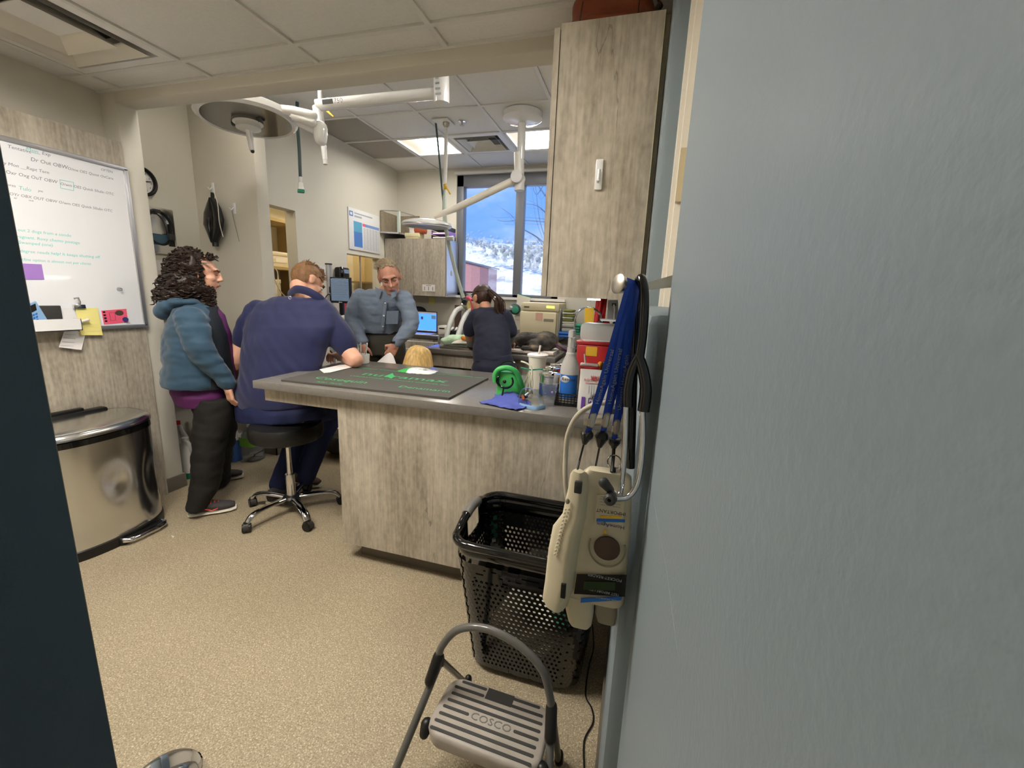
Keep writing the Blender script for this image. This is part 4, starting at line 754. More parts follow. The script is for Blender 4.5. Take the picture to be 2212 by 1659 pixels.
tag(blob('laundry_towels', m, 'towel', None, .014, 2, folds(.012, 16)), 'crumpled white towels in the bottom of the black basket', 'towel')
m = MB()
for k in range(5): m.ell((-.155 + rr.uniform(-.03, .02), 1.40 + rr.uniform(-.03, .04), .26 + rr.random() * .06), (.045, .06, .05), None, 10, 7)
tag(blob('green_laundry', m, 'tealgreen', None, .012, 2, folds(.01, 18)), 'green surgical cloth on top of the laundry in the basket', 'cloth')
# ---- step stool
ss = thing('step_stool', 'grey folding step stool with ribbed tread and hoop handle', 'step stool', (-.3, .98, 0))
SZ = .215
q = [fl(985, 1458, SZ), fl(1190, 1535, SZ), fl(1172, 1662, SZ), fl(912, 1572, SZ)]
sx0, sx1, sy0, sy1 = -.468, -.132, .865, 1.062
ang = math.radians(-2); Mt = Matrix.Translation((-.3, .963, 0)) @ Matrix.Rotation(ang, 4, 'Z') @ Matrix.Translation((.3, -.963, 0))
m = MB(); n = 10; cr_ = .05; outl = []
for cx, cy, a0 in ((sx1 - cr_, sy1 - cr_, 0), (sx0 + cr_, sy1 - cr_, 90), (sx0 + cr_, sy0 + cr_, 180), (sx1 - cr_, sy0 + cr_, 270)):
    for k in range(n + 1): a = math.radians(a0 + 90 * k / n); outl.append((cx + cr_ * math.cos(a), cy + cr_ * math.sin(a)))
def sect(z, ins): 
    cx, cy = (sx0 + sx1) / 2, (sy0 + sy1) / 2; w_, h_ = (sx1 - sx0) / 2, (sy1 - sy0) / 2
    return [Mt @ V((cx + (x_ - cx) * (w_ - ins) / w_, cy + (y_ - cy) * (h_ - ins) / h_, z)) for x_, y_ in outl]
tread = O('tread', dloft([sect(SZ - .045, .004), sect(SZ - .012, 0), sect(SZ - .003, .003), sect(SZ, .01)]), 'steptread', ss, 50)
def slot(x0, x1, yc, h=.0045):
    m = MB(); pts = []
    for k in range(9): a = math.radians(90 + 180 * k / 8); pts.append(V((x0 + h * math.cos(a), yc + h * math.sin(a), SZ + .0002)))
    for k in range(9): a = math.radians(-90 + 180 * k / 8); pts.append(V((x1 + h * math.cos(a), yc + h * math.sin(a), SZ + .0002)))
    m.prism([Mt @ p for p in pts], (0, 0, .0012)); O('grip_strip', m, 'darkgrey', tread, 0)
xa, xb = sx0 + .03, sx1 - .03
ys_ = [sy1 - .016 - i * .0232 for i in range(8)]
for i, y_ in enumerate(ys_):
    if i < 2: slot(xa + .015 * (1 - i), xa + .09, y_); slot(xb - .09, xb - .015 * (1 - i), y_)
    elif i == 4: slot(xa - .005, xa + .07, y_); slot(xb - .06, xb + .005, y_)
    else: slot(xa - .004 * (i - 2) * .5, xb + .004, y_)
O('rear_pad', MB().prism([Mt @ V(p) for p in (((sx0 + sx1) / 2 - .04, sy1 - .045, SZ + .0002), ((sx0 + sx1) / 2 + .045, sy1 - .045, SZ + .0002), ((sx0 + sx1) / 2 + .045, sy1 - .008, SZ + .0002), ((sx0 + sx1) / 2 - .04, sy1 - .008, SZ + .0002))], (0, 0, .0012)), 'darkgrey', tread)
p = Mt @ V((xa + .08, ys_[4] - .009, SZ + .0003)); text('raised_lettering', 'COSCO', .031, p, (math.cos(ang), math.sin(ang), 0), (-math.sin(ang), math.cos(ang), 0), 'midgrey', tread, .001, sx=1.15)
BL, BRr = oY(947, 1425, 1.0), oY(1191, 1535, .985)
hp_ = [BL, oY(955, 1395, 1.005), oY(990, 1360, 1.01), oY(1050, 1358, 1.01), oY(1120, 1393, 1.0), oY(1170, 1445, .99), oY(1187, 1500, .985), BRr]
O('hoop_handle', MB().tube(bez(hp_, 8), .0115, 12), 'steppaint', ss)
FL_ = V((-.56, .80, .012)); FR_ = V((-.085, .76, .012)); RL_ = V((-.47, 1.22, .012)); RR_ = fl(1207, 1645, .012)
for b_, f_, r_ in ((BL, FL_, RL_), (BRr, FR_, RR_)):
    O('front_leg', MB().tube([b_ + V((0, 0, -.02)), f_ + V((0, 0, .0))], .0115, 12), 'steppaint', ss); O('rear_leg', MB().tube([b_ + V((0, .012, -.01)), r_], .010, 12), 'steppaint', ss)
    d = (f_ - b_).normalized(); O('plastic_bracket', MB().chain([b_ + V((0, 0, .012)), b_ + d * .06], [.0165, .0165], 12).chain([b_ + V((0, .012, .0)), b_ + V((0, .018, -.03))], [.013, .012], 10), 'black', ss)
    O('rubber_foot', MB().chain([f_ + V((0, 0, .004)), f_ + V((0, 0, .03))], [.0145, .0135]), 'black', ss); O('rubber_foot', MB().chain([r_ + V((0, 0, .003)), r_ + V((0, 0, .03))], [.014, .013]), 'black', ss)
for xs_ in (sx0 - .004, sx1 + .004): O('pivot_bracket', MB().chain([Mt @ V((xs_, .90, SZ - .02)), Mt @ V((xs_, .885, SZ - .035))], [.018, .014]), 'black', ss)
# ---- shiny rounded thing at the bottom edge
bw = thing('steel_bowl', 'shiny stainless steel pet bowl on the floor by the dark door', 'bowl', (-1.16, .60, 0))
O('bowl_shell', MB().lathe([(.10, 0), (.105, .01), (.085, .05), (.092, .055), (.088, .058), (.075, .05), (.06, .02), (.001, .016)], fl(352, 1692, .05) * 1 + V((0, 0, -.05)), 40), 'chrome', bw); O('rubber_ring', MB().lathe([(.098, .0), (.104, .002), (.104, .008)], fl(352, 1692, .05) + V((0, 0, -.05)), 40), 'black', bw)
cdp = [fl(u, v, .004) for u, v in ((1262, 1662), (1262, 1600), (1281, 1560), (1278, 1530), (1265, 1500), (1272, 1440), (1282, 1400), (1280, 1350))]
tag(O('floor_cord', MB().tube(bez(cdp, 8), .0028, 6), 'black'), 'thin black cord lying on the floor along the blue wall', 'cord')
tag(O('paper_scrap', MB().prism([fl(370, 1157, .001), fl(377, 1159, .001), fl(374, 1163, .001)], (0, 0, .002)), 'paper'), 'tiny white paper scrap on the floor near the trash can', 'scrap')
# ---- things hanging on the wall pegs
YH = .70
peg = thing('wall_hook', 'white flat bracket hook with flared satin knob at the wall opening', 'hook', (.03, .8, 1.44))
kl = oY(1352, 622, YH)
O('bracket_bar', MB().prism([oY(1372, 618, YH + .01), oY(1458, 593, .745), oY(1458, 620, .745), oY(1372, 629, YH + .01)], (.0, .012, 0)), 'offwhite', peg)
ka, kb_ = oY(1368, 622, YH + .01), oY(1332, 612, YH - .012); dk = (kb_ - ka).normalized(); O('knob', MB().lathe([(.0085, 0), (.0105, .010), (.0145, .029), (.0155, .031), (.0138, .0322)], ka, 28, tuple(dk)), 'satin', peg)
peg2 = thing('wall_peg', 'satin metal cylinder peg sticking out of the low wall', 'peg', (-.04, .86, 1.17)); a, b = oY(1262, 908, .86), oY(1392, 908, .86); O('rod', MB().cyl(a, V((.012, .86, b.z)), .011), 'satin', peg2); O('collar', MB().cyl(a + V((.0, 0, 0)), a + V((.012, 0, 0)), .0125), 'satin', peg2)
def strap(name, label, pts, w_, Y=YH): pass
lan_lab = ['blue printed lanyard strap hung outermost with black buckle', 'blue printed lanyard strap hung between two others on the hook', 'blue printed lanyard strap hung closest to the stethoscope']
for i, (top, bot, clipb, dx, txt) in enumerate((((1362, 612), (1279, 905), (1263, 955), -.012, 'HomeAgain Universal'), ((1366, 616), (1309, 905), (1296, 962), -.004, 'HomeAgain Universal'), ((1374, 616), (1331, 920), (1326, 965), .003, 'Universal HomeAgain'))):
    Yi = YH - .012 + i * .006; t = thing('lanyard', lan_lab[i], 'lanyard', oY(clipb[0], clipb[1], Yi), 'lanyards on the wall hook')
    a, b = oY(*top, Yi), oY(*bot, Yi); d = (b - a).normalized(); sd_ = V((.8, .6, 0)); sd_ = (sd_ - d * d.dot(sd_)).normalized(); nn = d.cross(sd_); hw = .0075
    pts = [a + V((0, .004, .006)), a] + [a + (b - a) * k / 6 for k in range(1, 7)]
    O('strap', MB().tube(pts, hw, 4, flat=.16, ref=tuple(sd_)), 'lanyard', t, 0)
    a2 = a + V((.004, .012, 0)); O('strap', MB().tube([a2, (a2 + b) / 2 + V((.006, .012, 0)), b + V((0, .003, 0))], hw, 4, flat=.16, ref=tuple(sd_)), 'lanyard', t, 0)
    c = oY((bot[0] * .6 + clipb[0] * .4), (bot[1] * .6 + clipb[1] * .4), Yi); O('crimp', MB().chain([b - d * .006, b + d * .01], [.0062, .0062], 8), 'satin', t)
    cb_ = oY(*clipb, Yi); O('loop_end', MB().tube([b + d * .01, c + d * .012], hw * .8, 4, flat=.35, ref=tuple(sd_)), 'lanyard', t, 0)
    bu = O('buckle', MB().chain([c + d * .012, cb_ - d * .014, cb_], [.0105, .0115, .005], 8), 'black', t); O('buckle_bar', MB().tube([c + d * .01 - sd_ * .009, c + d * .01 + sd_ * .009], .0025, 6), 'satin', bu)
    tp = a + (b - a) * .80 - nn * .0016 * (1 if nn.y > 0 else -1) + sd_ * -.0035
    nf = nn if nn.y < 0 else -nn
    text('print', txt, .0105, a + (b - a) * .88 + nf * .0016 - sd_ * -.0035, -d, nf.cross(-d), 'print_silver', t, .0001)
# stethoscope
sg = thing('stethoscope', 'black stethoscope draped over the hook with metal ear tubes down', 'stethoscope', oY(1330, 1085, .80))
Ys = YH - .004
O('tubing', MB().tube(bez([oY(1362, 1010, Ys + .02), oY(1368, 800, Ys + .02), oY(1372, 660, Ys + .018), oY(1378, 615, Ys + .012), oY(1386, 603, Ys), oY(1392, 640, Ys - .01), oY(1388, 720, Ys - .012), oY(1380, 780, Ys - .014)], 10), .0075, 12), 'blackgloss', sg)
O('yoke', MB().tube(bez([oY(1381, 768, Ys - .012), oY(1366, 800, Ys - .012), oY(1358, 840, Ys - .014), oY(1357, 878, Ys - .016)], 8), [.0085] * 8 + [.009] * 8 + [.0095] * 9, 12), 'blackgloss', sg); O('yoke', MB().tube(bez([oY(1378, 768, Ys - .012), oY(1388, 795, Ys - .016), oY(1395, 840, Ys - .02), oY(1390, 888, Ys - .022)], 8), [.0085] * 8 + [.009] * 8 + [.0095] * 9, 12), 'blackgloss', sg)
e1 = O('ear_tube', MB().tube(bez([oY(1352, 872, Ys - .016), oY(1350, 960, Ys - .018), oY(1342, 1050, Ys - .024), oY(1335, 1072, Ys - .03), oY(1318, 1058, Ys - .045)], 8), .0048, 10), 'chrome', sg); e2 = O('ear_tube', MB().tube(bez([oY(1388, 885, Ys - .022), oY(1388, 960, Ys - .024), oY(1378, 1040, Ys - .03), oY(1356, 1073, Ys - .034), oY(1326, 1076, Ys - .05)], 8), .0048, 10), 'chrome', sg)
O('ear_tip', MB().chain([oY(1318, 1058, Ys - .045), oY(1304, 1042, Ys - .055)], [.0065, .0085]), 'darkgrey', e1); k = oY(1320, 1075, Ys - .052); O('ear_tip', MB().lathe([(.010, 0), (.010, .01), (.006, .014), (.003, .014), (.003, .004)], k, 16, (-.15, -1, .1)), 'darkgrey', e2)
# microchip readers
YD = .67
def devframe(tl, tr_, bl, br, Y):
    return [oY(*p, Y) for p in (tl, tr_, br, bl)]
rd = thing('microchip_reader', 'beige handheld microchip reader hung upside down with round dark button', 'scanner', oY(1290, 1345, YD))
Ln = V((1, 0, 0)); bk_ = V((0, 1, 0))
def drg(u0, u1, v, dep, Y=YD):
    a, b = oY(u0, v, Y), oY(u1, v, Y); c = (a + b) / 2; hw = (b - a).length / 2; return (c + bk_ * dep, Ln * hw, bk_ * dep)
O('body', MB().loft([drg(1270, 1352, 1022, .012), drg(1258, 1364, 1034, .017), drg(1252, 1365, 1070, .02), drg(1242, 1362, 1150, .021), drg(1236, 1358, 1178, .024), drg(1228, 1354, 1230, .026), drg(1222, 1350, 1270, .026), drg(1220, 1346, 1300, .024), drg(1228, 1340, 1306, .02)], True, 32, power=.5), 'beige', rd, 50)
O('antenna_pod', MB().loft([drg(1224, 1282, 1296, .02), drg(1220, 1280, 1330, .019), drg(1226, 1276, 1352, .017), drg(1232, 1270, 1358, .013)], True, 24, power=.5), 'beige', rd, 50); O('antenna_pod', MB().loft([drg(1284, 1332, 1296, .018, YD + .012), drg(1284, 1332, 1335, .017, YD + .012), drg(1290, 1328, 1350, .013, YD + .012)], True, 24, power=.5), 'greybeige', rd, 50)
def dpt(u, v, d=0): return oY(u, v, YD - .0035 - d)
def dq(name, quad, m, d=0, th=.0012): O(name, MB().prism([dpt(u, v, d) for u, v in quad], (0, -th, 0)), m, rd, 0)
dq('display_bezel', ((1246, 1240), (1354, 1242), (1350, 1288), (1240, 1282)), 'blackgloss'); dq('display', ((1262, 1255), (1330, 1257), (1328, 1275), (1260, 1273)), 'lcd', .0014); dq('label_stripe', ((1255, 1292), (1344, 1288), (1342, 1296), (1254, 1301)), 'blue', -.001)
dq('label_panel', ((1290, 1070), (1350, 1070), (1345, 1140), (1284, 1138)), MATS['beige'], .0002); dq('label_stripe', ((1289, 1120), (1350, 1122), (1350, 1128), (1288, 1126)), 'blue', .0014); dq('label_stripe', ((1296, 1113), (1342, 1115), (1341, 1119), (1295, 1118)), 'yellow', .0014)
cbn = dpt(1311, 1184); O('button', MB().lathe([(.0215, 0), (.0215, .003), (.019, .0045), (.001, .0045)], cbn + V((0, .001, 0)), 36, (0, -1, 0)), 'shoe_brown', rd); O('button_ring', MB().tube([cbn + V((.03 * math.cos(t), -.0005, .034 * math.sin(t))) for t in [math.radians(-200 + 10 * k) for k in range(23)]], .0016, 6), 'greybeige', rd)
dq('yellow_mark', ((1303, 1152), (1312, 1152), (1307, 1143)), 'yellow', .0012)
def dtx(s, u, v, size, m='navyink', al='CENTER'): p = dpt(u, v, .0018); text('lettering', s, size, p, (-1, 0, -.02), (-.02, 0, -1), m, rd, .0001, al)
dtx('HomeAgain', 1319, 1132, .0095, 'navyink'); dtx('IMPORTANT', 1320, 1103, .0085, 'black'); dtx('POCKET·READER', 1306, 1245, .0075, 'print_silver'); dtx('TEST BEFORE USING', 1300, 1276, .0065, 'print_silver'); dtx('1-888 HOMEAGAIN', 1306, 1291, .006, 'print_silver')
for k in range(4): dtx('microchip reading system', 1318, 1074 + k * 6, .0032, 'marker')
O('cord_loop', MB().tube([oY(1326, 965, YH), oY(1325, 985, YH - .006), oY(1322, 1020, YD)], .003, 6), 'black', rd); O('key_ring', MB().tube([oY(1327, 998, YH - .01) + V((.011 * math.cos(t), 0, .012 * math.sin(t))) for t in [k * math.pi / 10 for k in range(20)]], .0012, 6, closed=True), 'chrome', rd); O('strap_lug', MB().box(oY(1318, 1010, YD + .006), oY(1330, 1022, YD + .014), bev=.002), 'black', rd)
rd2 = thing('microchip_reader', 'cream handheld microchip reader hung sideways showing dotted grip edge', 'scanner', oY(1200, 1310, .78)); Y2 = .66; L2 = V((.9, -.43, 0)).normalized(); B2 = V((.43, .9, 0)).normalized()
def r2(u0, u1, v, dep):
    a, b = oY(u0, v, Y2), oY(u1, v, Y2); return ((a + b) / 2 + B2 * dep, L2 * ((b - a).length / 2), B2 * dep)
O('body', MB().loft([r2(1233, 1256, 1020, .008), r2(1225, 1260, 1030, .014), r2(1219, 1260, 1060, .018), r2(1205, 1254, 1120, .02), r2(1182, 1244, 1150, .022), r2(1172, 1235, 1200, .024), r2(1165, 1226, 1270, .024), r2(1161, 1213, 1305, .022), r2(1172, 1208, 1318, .016)], True, 28, power=.55), 'beige', rd2, 50)
O('switch', MB().box(oY(1241, 1040, Y2 - .012), oY(1257, 1064, Y2 - .004), bev=.002), 'darkgrey', rd2); O('battery_latch', MB().box(oY(1212, 1262, Y2 - .01), oY(1222, 1288, Y2 - .002), bev=.001), 'black', rd2)
for k in range(26):
    t = (k // 2) / 13; O('grip_bump', MB().ell(oY(1222 - 26 * t + (k % 2) * 6, 1100 + 105 * t, Y2 - .001), .0022, None, 6, 4), 'beige', rd2)
O('screw_recess', MB().ell(oY(1226, 1083, Y2 - .001), (.004, .002, .005), None, 10, 6), 'greybeige', rd2)
O('cord_loop', MB().tube([oY(1262, 955, YH - .01), oY(1252, 995, YH - .01), oY(1246, 1020, Y2 + .008)], .0018, 6), 'black', rd2)
rd3 = thing('microchip_reader', 'third beige microchip reader mostly hidden between the other two', 'scanner', oY(1262, 1200, .86)); Y3 = .725
def r3(u0, u1, v, dep): a, b = oY(u0, v, Y3), oY(u1, v, Y3); return ((a + b) / 2 + V((0, dep, 0)), V(((b - a).length / 2, 0, 0)), V((0, dep, 0)))
O('body', MB().loft([r3(1256, 1280, 1030, .008), r3(1252, 1284, 1045, .014), r3(1246, 1290, 1150, .016), r3(1244, 1290, 1260, .016), r3(1250, 1284, 1275, .01)], True, 24, power=.55), 'beige', rd3, 50); O('switch', MB().box(oY(1262, 1024, Y3 - .002), oY(1274, 1034, Y3 + .006), bev=.002), 'darkgrey', rd3); O('cord_loop', MB().tube([oY(1296, 960, YH - .004), oY(1290, 990, YH + .0), oY(1284, 1020, Y3 + .004), oY(1272, 1032, Y3 + .006)], .0018, 6), 'black', rd3)
tag(O('grey_cable', MB().tube(bez([oY(1330, 870, .9), oY(1290, 872, .9), oY(1250, 895, .9), oY(1228, 935, .9), oY(1222, 980, .9), oY(1221, 1030, .885), oY(1226, 1080, .88), oY(1235, 1140, .88)], 10), .0058, 10), mat('cablegrey', (176, 168, 150), .45)), 'beige grey cable looping from the low wall down beside the readers', 'cable')
# ---- things on the partition and recess walls
ab = thing('breathing_bag', 'black rubber breathing bags hanging from a white hook', 'medical bag', oY(462, 530, 2.72)); Yb = 2.70
O('bag_lobe', MB().loft([(oY(u, v, Yb), V((r, 0, 0)), V((0, .03, 0))) for u, v, r in ((459, 428, .012), (459, 440, .05), (457, 460, .075), (456, 485, .075), (460, 505, .05), (464, 525, .02))], True, 20), 'blackgloss', ab); O('bag_lobe', MB().loft([(oY(u, v, Yb - .03), V((r, 0, 0)), V((0, .025, 0))) for u, v, r in ((460, 428, .01), (468, 450, .035), (473, 475, .045), (472, 495, .04), (466, 520, .018))], True, 20), 'black', ab)
O('neck', MB().cyl(oY(464, 520, Yb - .01), oY(466, 532, Yb - .01), .022), 'black', ab); O('neck', MB().cyl(oY(459, 416, Yb), oY(459, 430, Yb), .013), 'black', ab); O('string', MB().tube(bez([oY(461, 412, Yb - .02), oY(470, 440, Yb - .07), oY(474, 480, Yb - .06), oY(482, 512, Yb - .03)], 6), .003, 5), 'offwhite', ab)
for i, (u, v) in enumerate(((461, 405), (507, 449))):
    t = thing('adhesive_hook', ('white adhesive wall hook above the black breathing bag', 'white adhesive wall hook with a thin hanging string')[i], 'hook', oY(u, v + 10, 2.745), 'hooks on the partition wall'); p = oY(u, v, 2.749); O('plate', MB().box((p.x - .012, 2.74, p.z - .045), (p.x + .012, 2.7495, p.z + .035), bev=.003), 'whitegloss', t); O('tongue', MB().tube([p + V((0, -.01, 0)), p + V((-.01, -.025, -.02)), p + V((-.02, -.03, -.005))], .005, 6), 'whitegloss', t)
    if i: O('string', MB().tube(bez([p + V((-.01, -.02, -.02)), oY(505, 475, 2.742), oY(510, 495, 2.742), oY(517, 522, 2.742)], 6), .0022, 5), 'greybeige', t)
ck = thing('wall_clock', 'round wall clock with black rim on the recess wall', 'clock', (-3.46, 2.36, 2.03)); cc = V((-3.468, 2.352, 2.108)); r_ = .098
O('rim', MB().lathe([(r_ - .018, .024), (r_ - .01, .03), (r_, .024), (r_, 0), (r_ - .02, 0), (r_ - .02, .02)], cc, 40, (1, 0, 0), cap=False), 'black', ck); O('face', MB().lathe([(r_ - .019, .004), (.001, .005)], cc, 40, (1, 0, 0)), 'paper', ck)
for k in range(12): a = math.radians(30 * k); text('numeral', str(12 if k == 0 else k), .018, cc + V((.0065, .064 * math.sin(a), .064 * math.cos(a) - .006)), (0, 1, 0), (0, 0, 1), 'black', ck, .0002, 'CENTER')
O('hand', MB().box(cc + V((.008, -.0035, -.01)), cc + V((.009, .0035, .05))), 'black', ck); O('hand', MB().prism([cc + V((.01, .002, -.004)), cc + V((.01, .066, .01)), cc + V((.01, .066, .014)), cc + V((.01, -.002, .004))], (.001, 0, 0)), 'black', ck)
sb = thing('steel_dispenser', 'stainless wall dispenser box with clear front on the recess wall', 'dispenser', (-3.45, 2.44, 1.6))
y0_, y1_ = 2.30, oX(378, 500, -3.44).y; O('case', MB().box((-3.469, y0_, 1.62), (-3.43, y1_, 1.95), bev=.012), 'steel', sb); O('window_insert', MB().box((-3.4295, y0_ + .05, 1.69), (-3.427, y1_ - .025, 1.76)), mat('bluegrey', (70, 100, 120), .3), sb); O('dark_panel', MB().box((-3.4295, y1_ - .06, 1.68), (-3.426, y1_ - .02, 1.84)), 'black', sb)
hp = thing('black_hoop', 'black hoop strap hanging in front of the steel dispenser', 'hoop', (-3.42, 2.41, 1.7)); hc2 = oX(345, 493, -3.405); O('hoop', MB().tube([hc2 + V((.004 * math.sin(3 * t), .085 * math.cos(t), .115 * math.sin(t))) for t in [k * math.pi / 20 for k in range(40)]], .011, 8, closed=True, flat=.5), 'black', hp); O('buckle', MB().box(hc2 + V((-.01, .055, -.075)), hc2 + V((.012, .095, -.03)), bev=.004), 'darkgrey', hp); O('hanger', MB().box(hc2 + V((-.02, -.03, .105)), hc2 + V((.005, .02, .13)), bev=.004), 'darkgrey', hp)
tag(O('taped_paper', MB().box((-3.468, 2.28, 1.50), (-3.4655, 2.50, 1.575)), 'paper'), 'white paper taped below the steel dispenser', 'paper')
tag(O('wall_box', MB().box((-3.468, 2.26, 1.18), (-3.36, 2.44, 1.42), bev=.01), 'white'), 'white box fixed on the recess wall behind the curly hair', 'box')
# ---- jugs on the recess floor
def jug(label, x_, y_, h, r, m, liquid=None, lm=None, lab=None, cap='white', spray=False, rot=0):
    t = thing('plastic_jug', label, 'jug', (x_, y_, 0), 'jugs on the recess floor'); c = V((x_, y_, 0)); b = O('body', MB().loft([(c + V((0, 0, z_ * h)), V((r * k, 0, 0)), V((0, r * k * .85, 0))) for z_, k in ((0, .9), (.02, 1), (.55, 1), (.66, .92), (.8, .55), (.88, .3), (.93, .28))], True, 24, power=.7), m, t, 50)
    if liquid: O('liquid', MB().loft([(c + V((0, 0, z_ * h)), V((r * 1.006, 0, 0)), V((0, r * .856, 0))) for z_ in (.012, liquid)], True, 24, power=.7), lm, t, 50)
    if lab: O('label_band', MB().loft([(c + V((0, 0, z_ * h)), V((r * 1.008, 0, 0)), V((0, r * .858, 0))) for z_ in lab[:2]], False, 24, power=.7), lab[2], t, 50)
    O('cap', MB().cyl(c + V((0, 0, .93 * h)), c + V((0, 0, h)), r * .3, n=18), cap, t)
    if not spray: O('handle', MB().tube(bez([c + V((r * .25, 0, .9 * h)), c + V((r * .75, -.01, .86 * h)), c + V((r * .9, -.01, .7 * h)), c + V((r * .85, 0, .58 * h))], 6), .012, 8), m, t)
    return t
jug('milky white jug with green liquid in the bottom beside the column base', fl(403, 1030).x, fl(403, 1030).y + .02, .30, .075, 'jugwhite', .16, 'liquidgreen'); p = fl(505, 992); jug('jug of blue liquid with white label against the partition wall', p.x, p.y, .30, .078, 'jugwhite', .6, 'liquidblue', (.62, .78, 'paper')); p = fl(538, 990); jug('clear plastic jug with green label band next to the blue jug', p.x + .04, p.y, .31, .085, 'clear', None, None, (.42, .66, 'labelgreen'))
jug('white spray jug with red trigger deep in the recess', -3.30, 2.28, .38, .06, 'jugwhite', None, None, None, 'red'); jug('small white jug behind the milky jug in the recess', -3.24, 2.13, .30, .06, 'jugwhite'); jug('white bottle with purple label deep in the recess corner', -3.34, 2.48, .40, .06, 'whitegloss', None, None, (.2, .4, 'lilac'), 'white'); jug('tall white jug standing behind the woman in the recess', -3.10, 2.42, .34, .07, 'jugwhite', None, None, (.3, .45, 'darkgrey'))
wr = thing('wire_shelf', 'black edged shelf with white bottles in the recess behind the woman', 'shelf', (-3.35, 2.4, .62)); O('board', MB().box((-3.468, 2.08, .60), (-3.24, 2.73, .63)), 'black', wr); O('support', MB().box((-3.468, 2.1, .0), (-3.44, 2.13, .6)), 'black', wr); O('support', MB().box((-3.468, 2.68, 0), (-3.44, 2.71, .6)), 'black', wr)
# ================================================================== things on the counters
def cupz(u, v, Y): return oY(u, v, Y).z
# mat
mt = thing('counter_mat', 'dark grey rubber mat with green brand print on the treatment counter', 'mat', (-1.28, 2.05, TZ)); MZ = TZ + .0105
mq = [fl(607, 820, MZ), fl(970, 859, MZ), fl(1055, 816, MZ), fl(748, 786, MZ)]
O('mat_sheet', MB().prism([V((p.x, p.y, TZ + .0005)) for p in mq], (0, 0, .010)), 'mat', mt)
mx = (mq[1] - mq[0]).normalized(); my = (mq[3] - mq[0]); my = (my - mx * my.dot(mx)).normalized()
def mtx(s, u, v, size, sx=1.0): p = fl(u, v, MZ); text('print', s, size, (p.x, p.y, MZ + .0003), mx, my, 'printgreen', mt, .0002, sx=sx)
mtx('nutramax', 778, 809, .10, 1.35); mtx('LABORATORIES VETERINARY SCIENCES, INC.', 755, 812, .022, 1.35); mtx('Cosequin', 676, 817, .075, 1.1); mtx('ASU  PLUS', 682, 825, .025, 1.3); mtx('Denamarin', 858, 836, .055, 1.15); mtx('Dasuquin Advanced', 776, 795, .025, 1.3); mtx('www.nutramaxlabs.com', 925, 806, .03, 1.2)
O('print_star', MB().prism([fl(u, v, MZ + .0003) for u, v in ((833, 812), (848, 806), (852, 813), (845, 818))], (0, 0, .0005)), 'printgreen', mt)
pk = thing('foil_packet', 'white printed plastic packet with green end on the mat', 'packet', fl(900, 806, MZ)); pc0, pc1 = fl(866, 800, MZ), fl(940, 806, MZ); dv = (pc1 - pc0); pv = V((-dv.y, dv.x, 0)).normalized()
pkf = lambda s0, s1: (lambda u, v: pc0 + dv * (s0 + (s1 - s0) * u) + pv * (.07 * (v - .5) * 2 * (1 - .3 * abs(2 * (s0 + (s1 - s0) * u) - 1) ** 3)) + V((0, 0, .004 + .022 * math.sin(math.pi * v) * math.sin(math.pi * min(1, max(0, s0 + (s1 - s0) * u))) + .004 * noise.noise(V((u * 9, v * 9, s0))))))
O('film', MB().sheet(pkf(.3, 1), 16, 12, .003, (0, 0, -1)), 'whitegloss', pk, 60); O('green_end', MB().sheet(pkf(0, .32), 10, 12, .003, (0, 0, -1)), 'green', pk, 60)
for k in range(3): p = pc0 + dv * (.5 + .12 * k) - pv * .02; O('print_mark', MB().ell(p + V((0, 0, .021)), (.015, .01, .002)), 'print_silver', pk)
ppr = thing('paper_sheets', 'loose white papers on the counter under the seated man arm', 'paper', fl(735, 797, TZ)); 
q_ = [fl(u, v, TZ + .011) for u, v in ((690, 798), (735, 788), (760, 792), (700, 806))]
for k in range(3): O('sheet', MB().prism([p + V((.012 * k, .006 * k, .0012 * k)) for p in q_], (0, 0, .0008)), 'paper', ppr)
tagc = thing('instrument_caddy', 'white caddy with metal instruments behind the seated man', 'caddy', fl(700, 772, TZ)); c0 = V((-1.74, 2.40, TZ)); O('tub', MB().lathe([(.05, 0), (.055, .005), (.06, .06), (.057, .06), (.052, .01), (.001, .008)], c0, 24), 'white', tagc)
for k in range(6): a = k * 1.05; O('instrument', MB().chain([c0 + V((.03 * math.cos(a), .03 * math.sin(a), .012)), c0 + V((.05 * math.cos(a), .05 * math.sin(a), .13))], [.004, .004], 6), ('chrome', 'paper', 'chrome')[k % 3], tagc)
# green device with coiled black tube
gd = thing('pump_device', 'green plastic hand pump case with coiled black tube', 'device', fl(1100, 868, TZ)); gp = fl(1098, 862, TZ); Yg = gp.y
def gr(u0, u1, v, dep, dy=0): a, b = oY(u0, v, Yg), oY(u1, v, Yg); c = (a + b) / 2; return (c + V((0, dep + dy, 0)), V(((b - a).length / 2, 0, 0)), V((0, dep, 0)))
r0 = gr(1066, 1126, 862, .05); r0 = (V((r0[0].x, r0[0].y, TZ + .001)), r0[1], r0[2])
O('case', MB().loft([r0, gr(1068, 1126, 850, .052), gr(1069, 1122, 830, .05), gr(1070, 1116, 812, .04), gr(1074, 1110, 804, .03)], True, 30, power=.6), 'green', gd, 50)
hr = [oY(u, v, Yg - .01 + d) for u, v, d in ((1070, 826, .0), (1070, 808, 0), (1080, 797, 0), (1098, 795, .005), (1114, 803, .015), (1123, 820, .03), (1128, 838, .05))]; O('hood', MB().tube(bez(hr, 6), .013, 10), 'green', gd)
cc_ = oY(1092, 822, Yg - .02)
for k in range(3): O('tube_coil', MB().tube([cc_ + V((( .036 + .002 * k) * math.cos(t), -.004 - .004 * k, (.036 - .002 * k) * math.sin(t))) for t in [math.radians(a) for a in range(150, 400, 10)]], .0045, 8), 'blackgloss', gd)
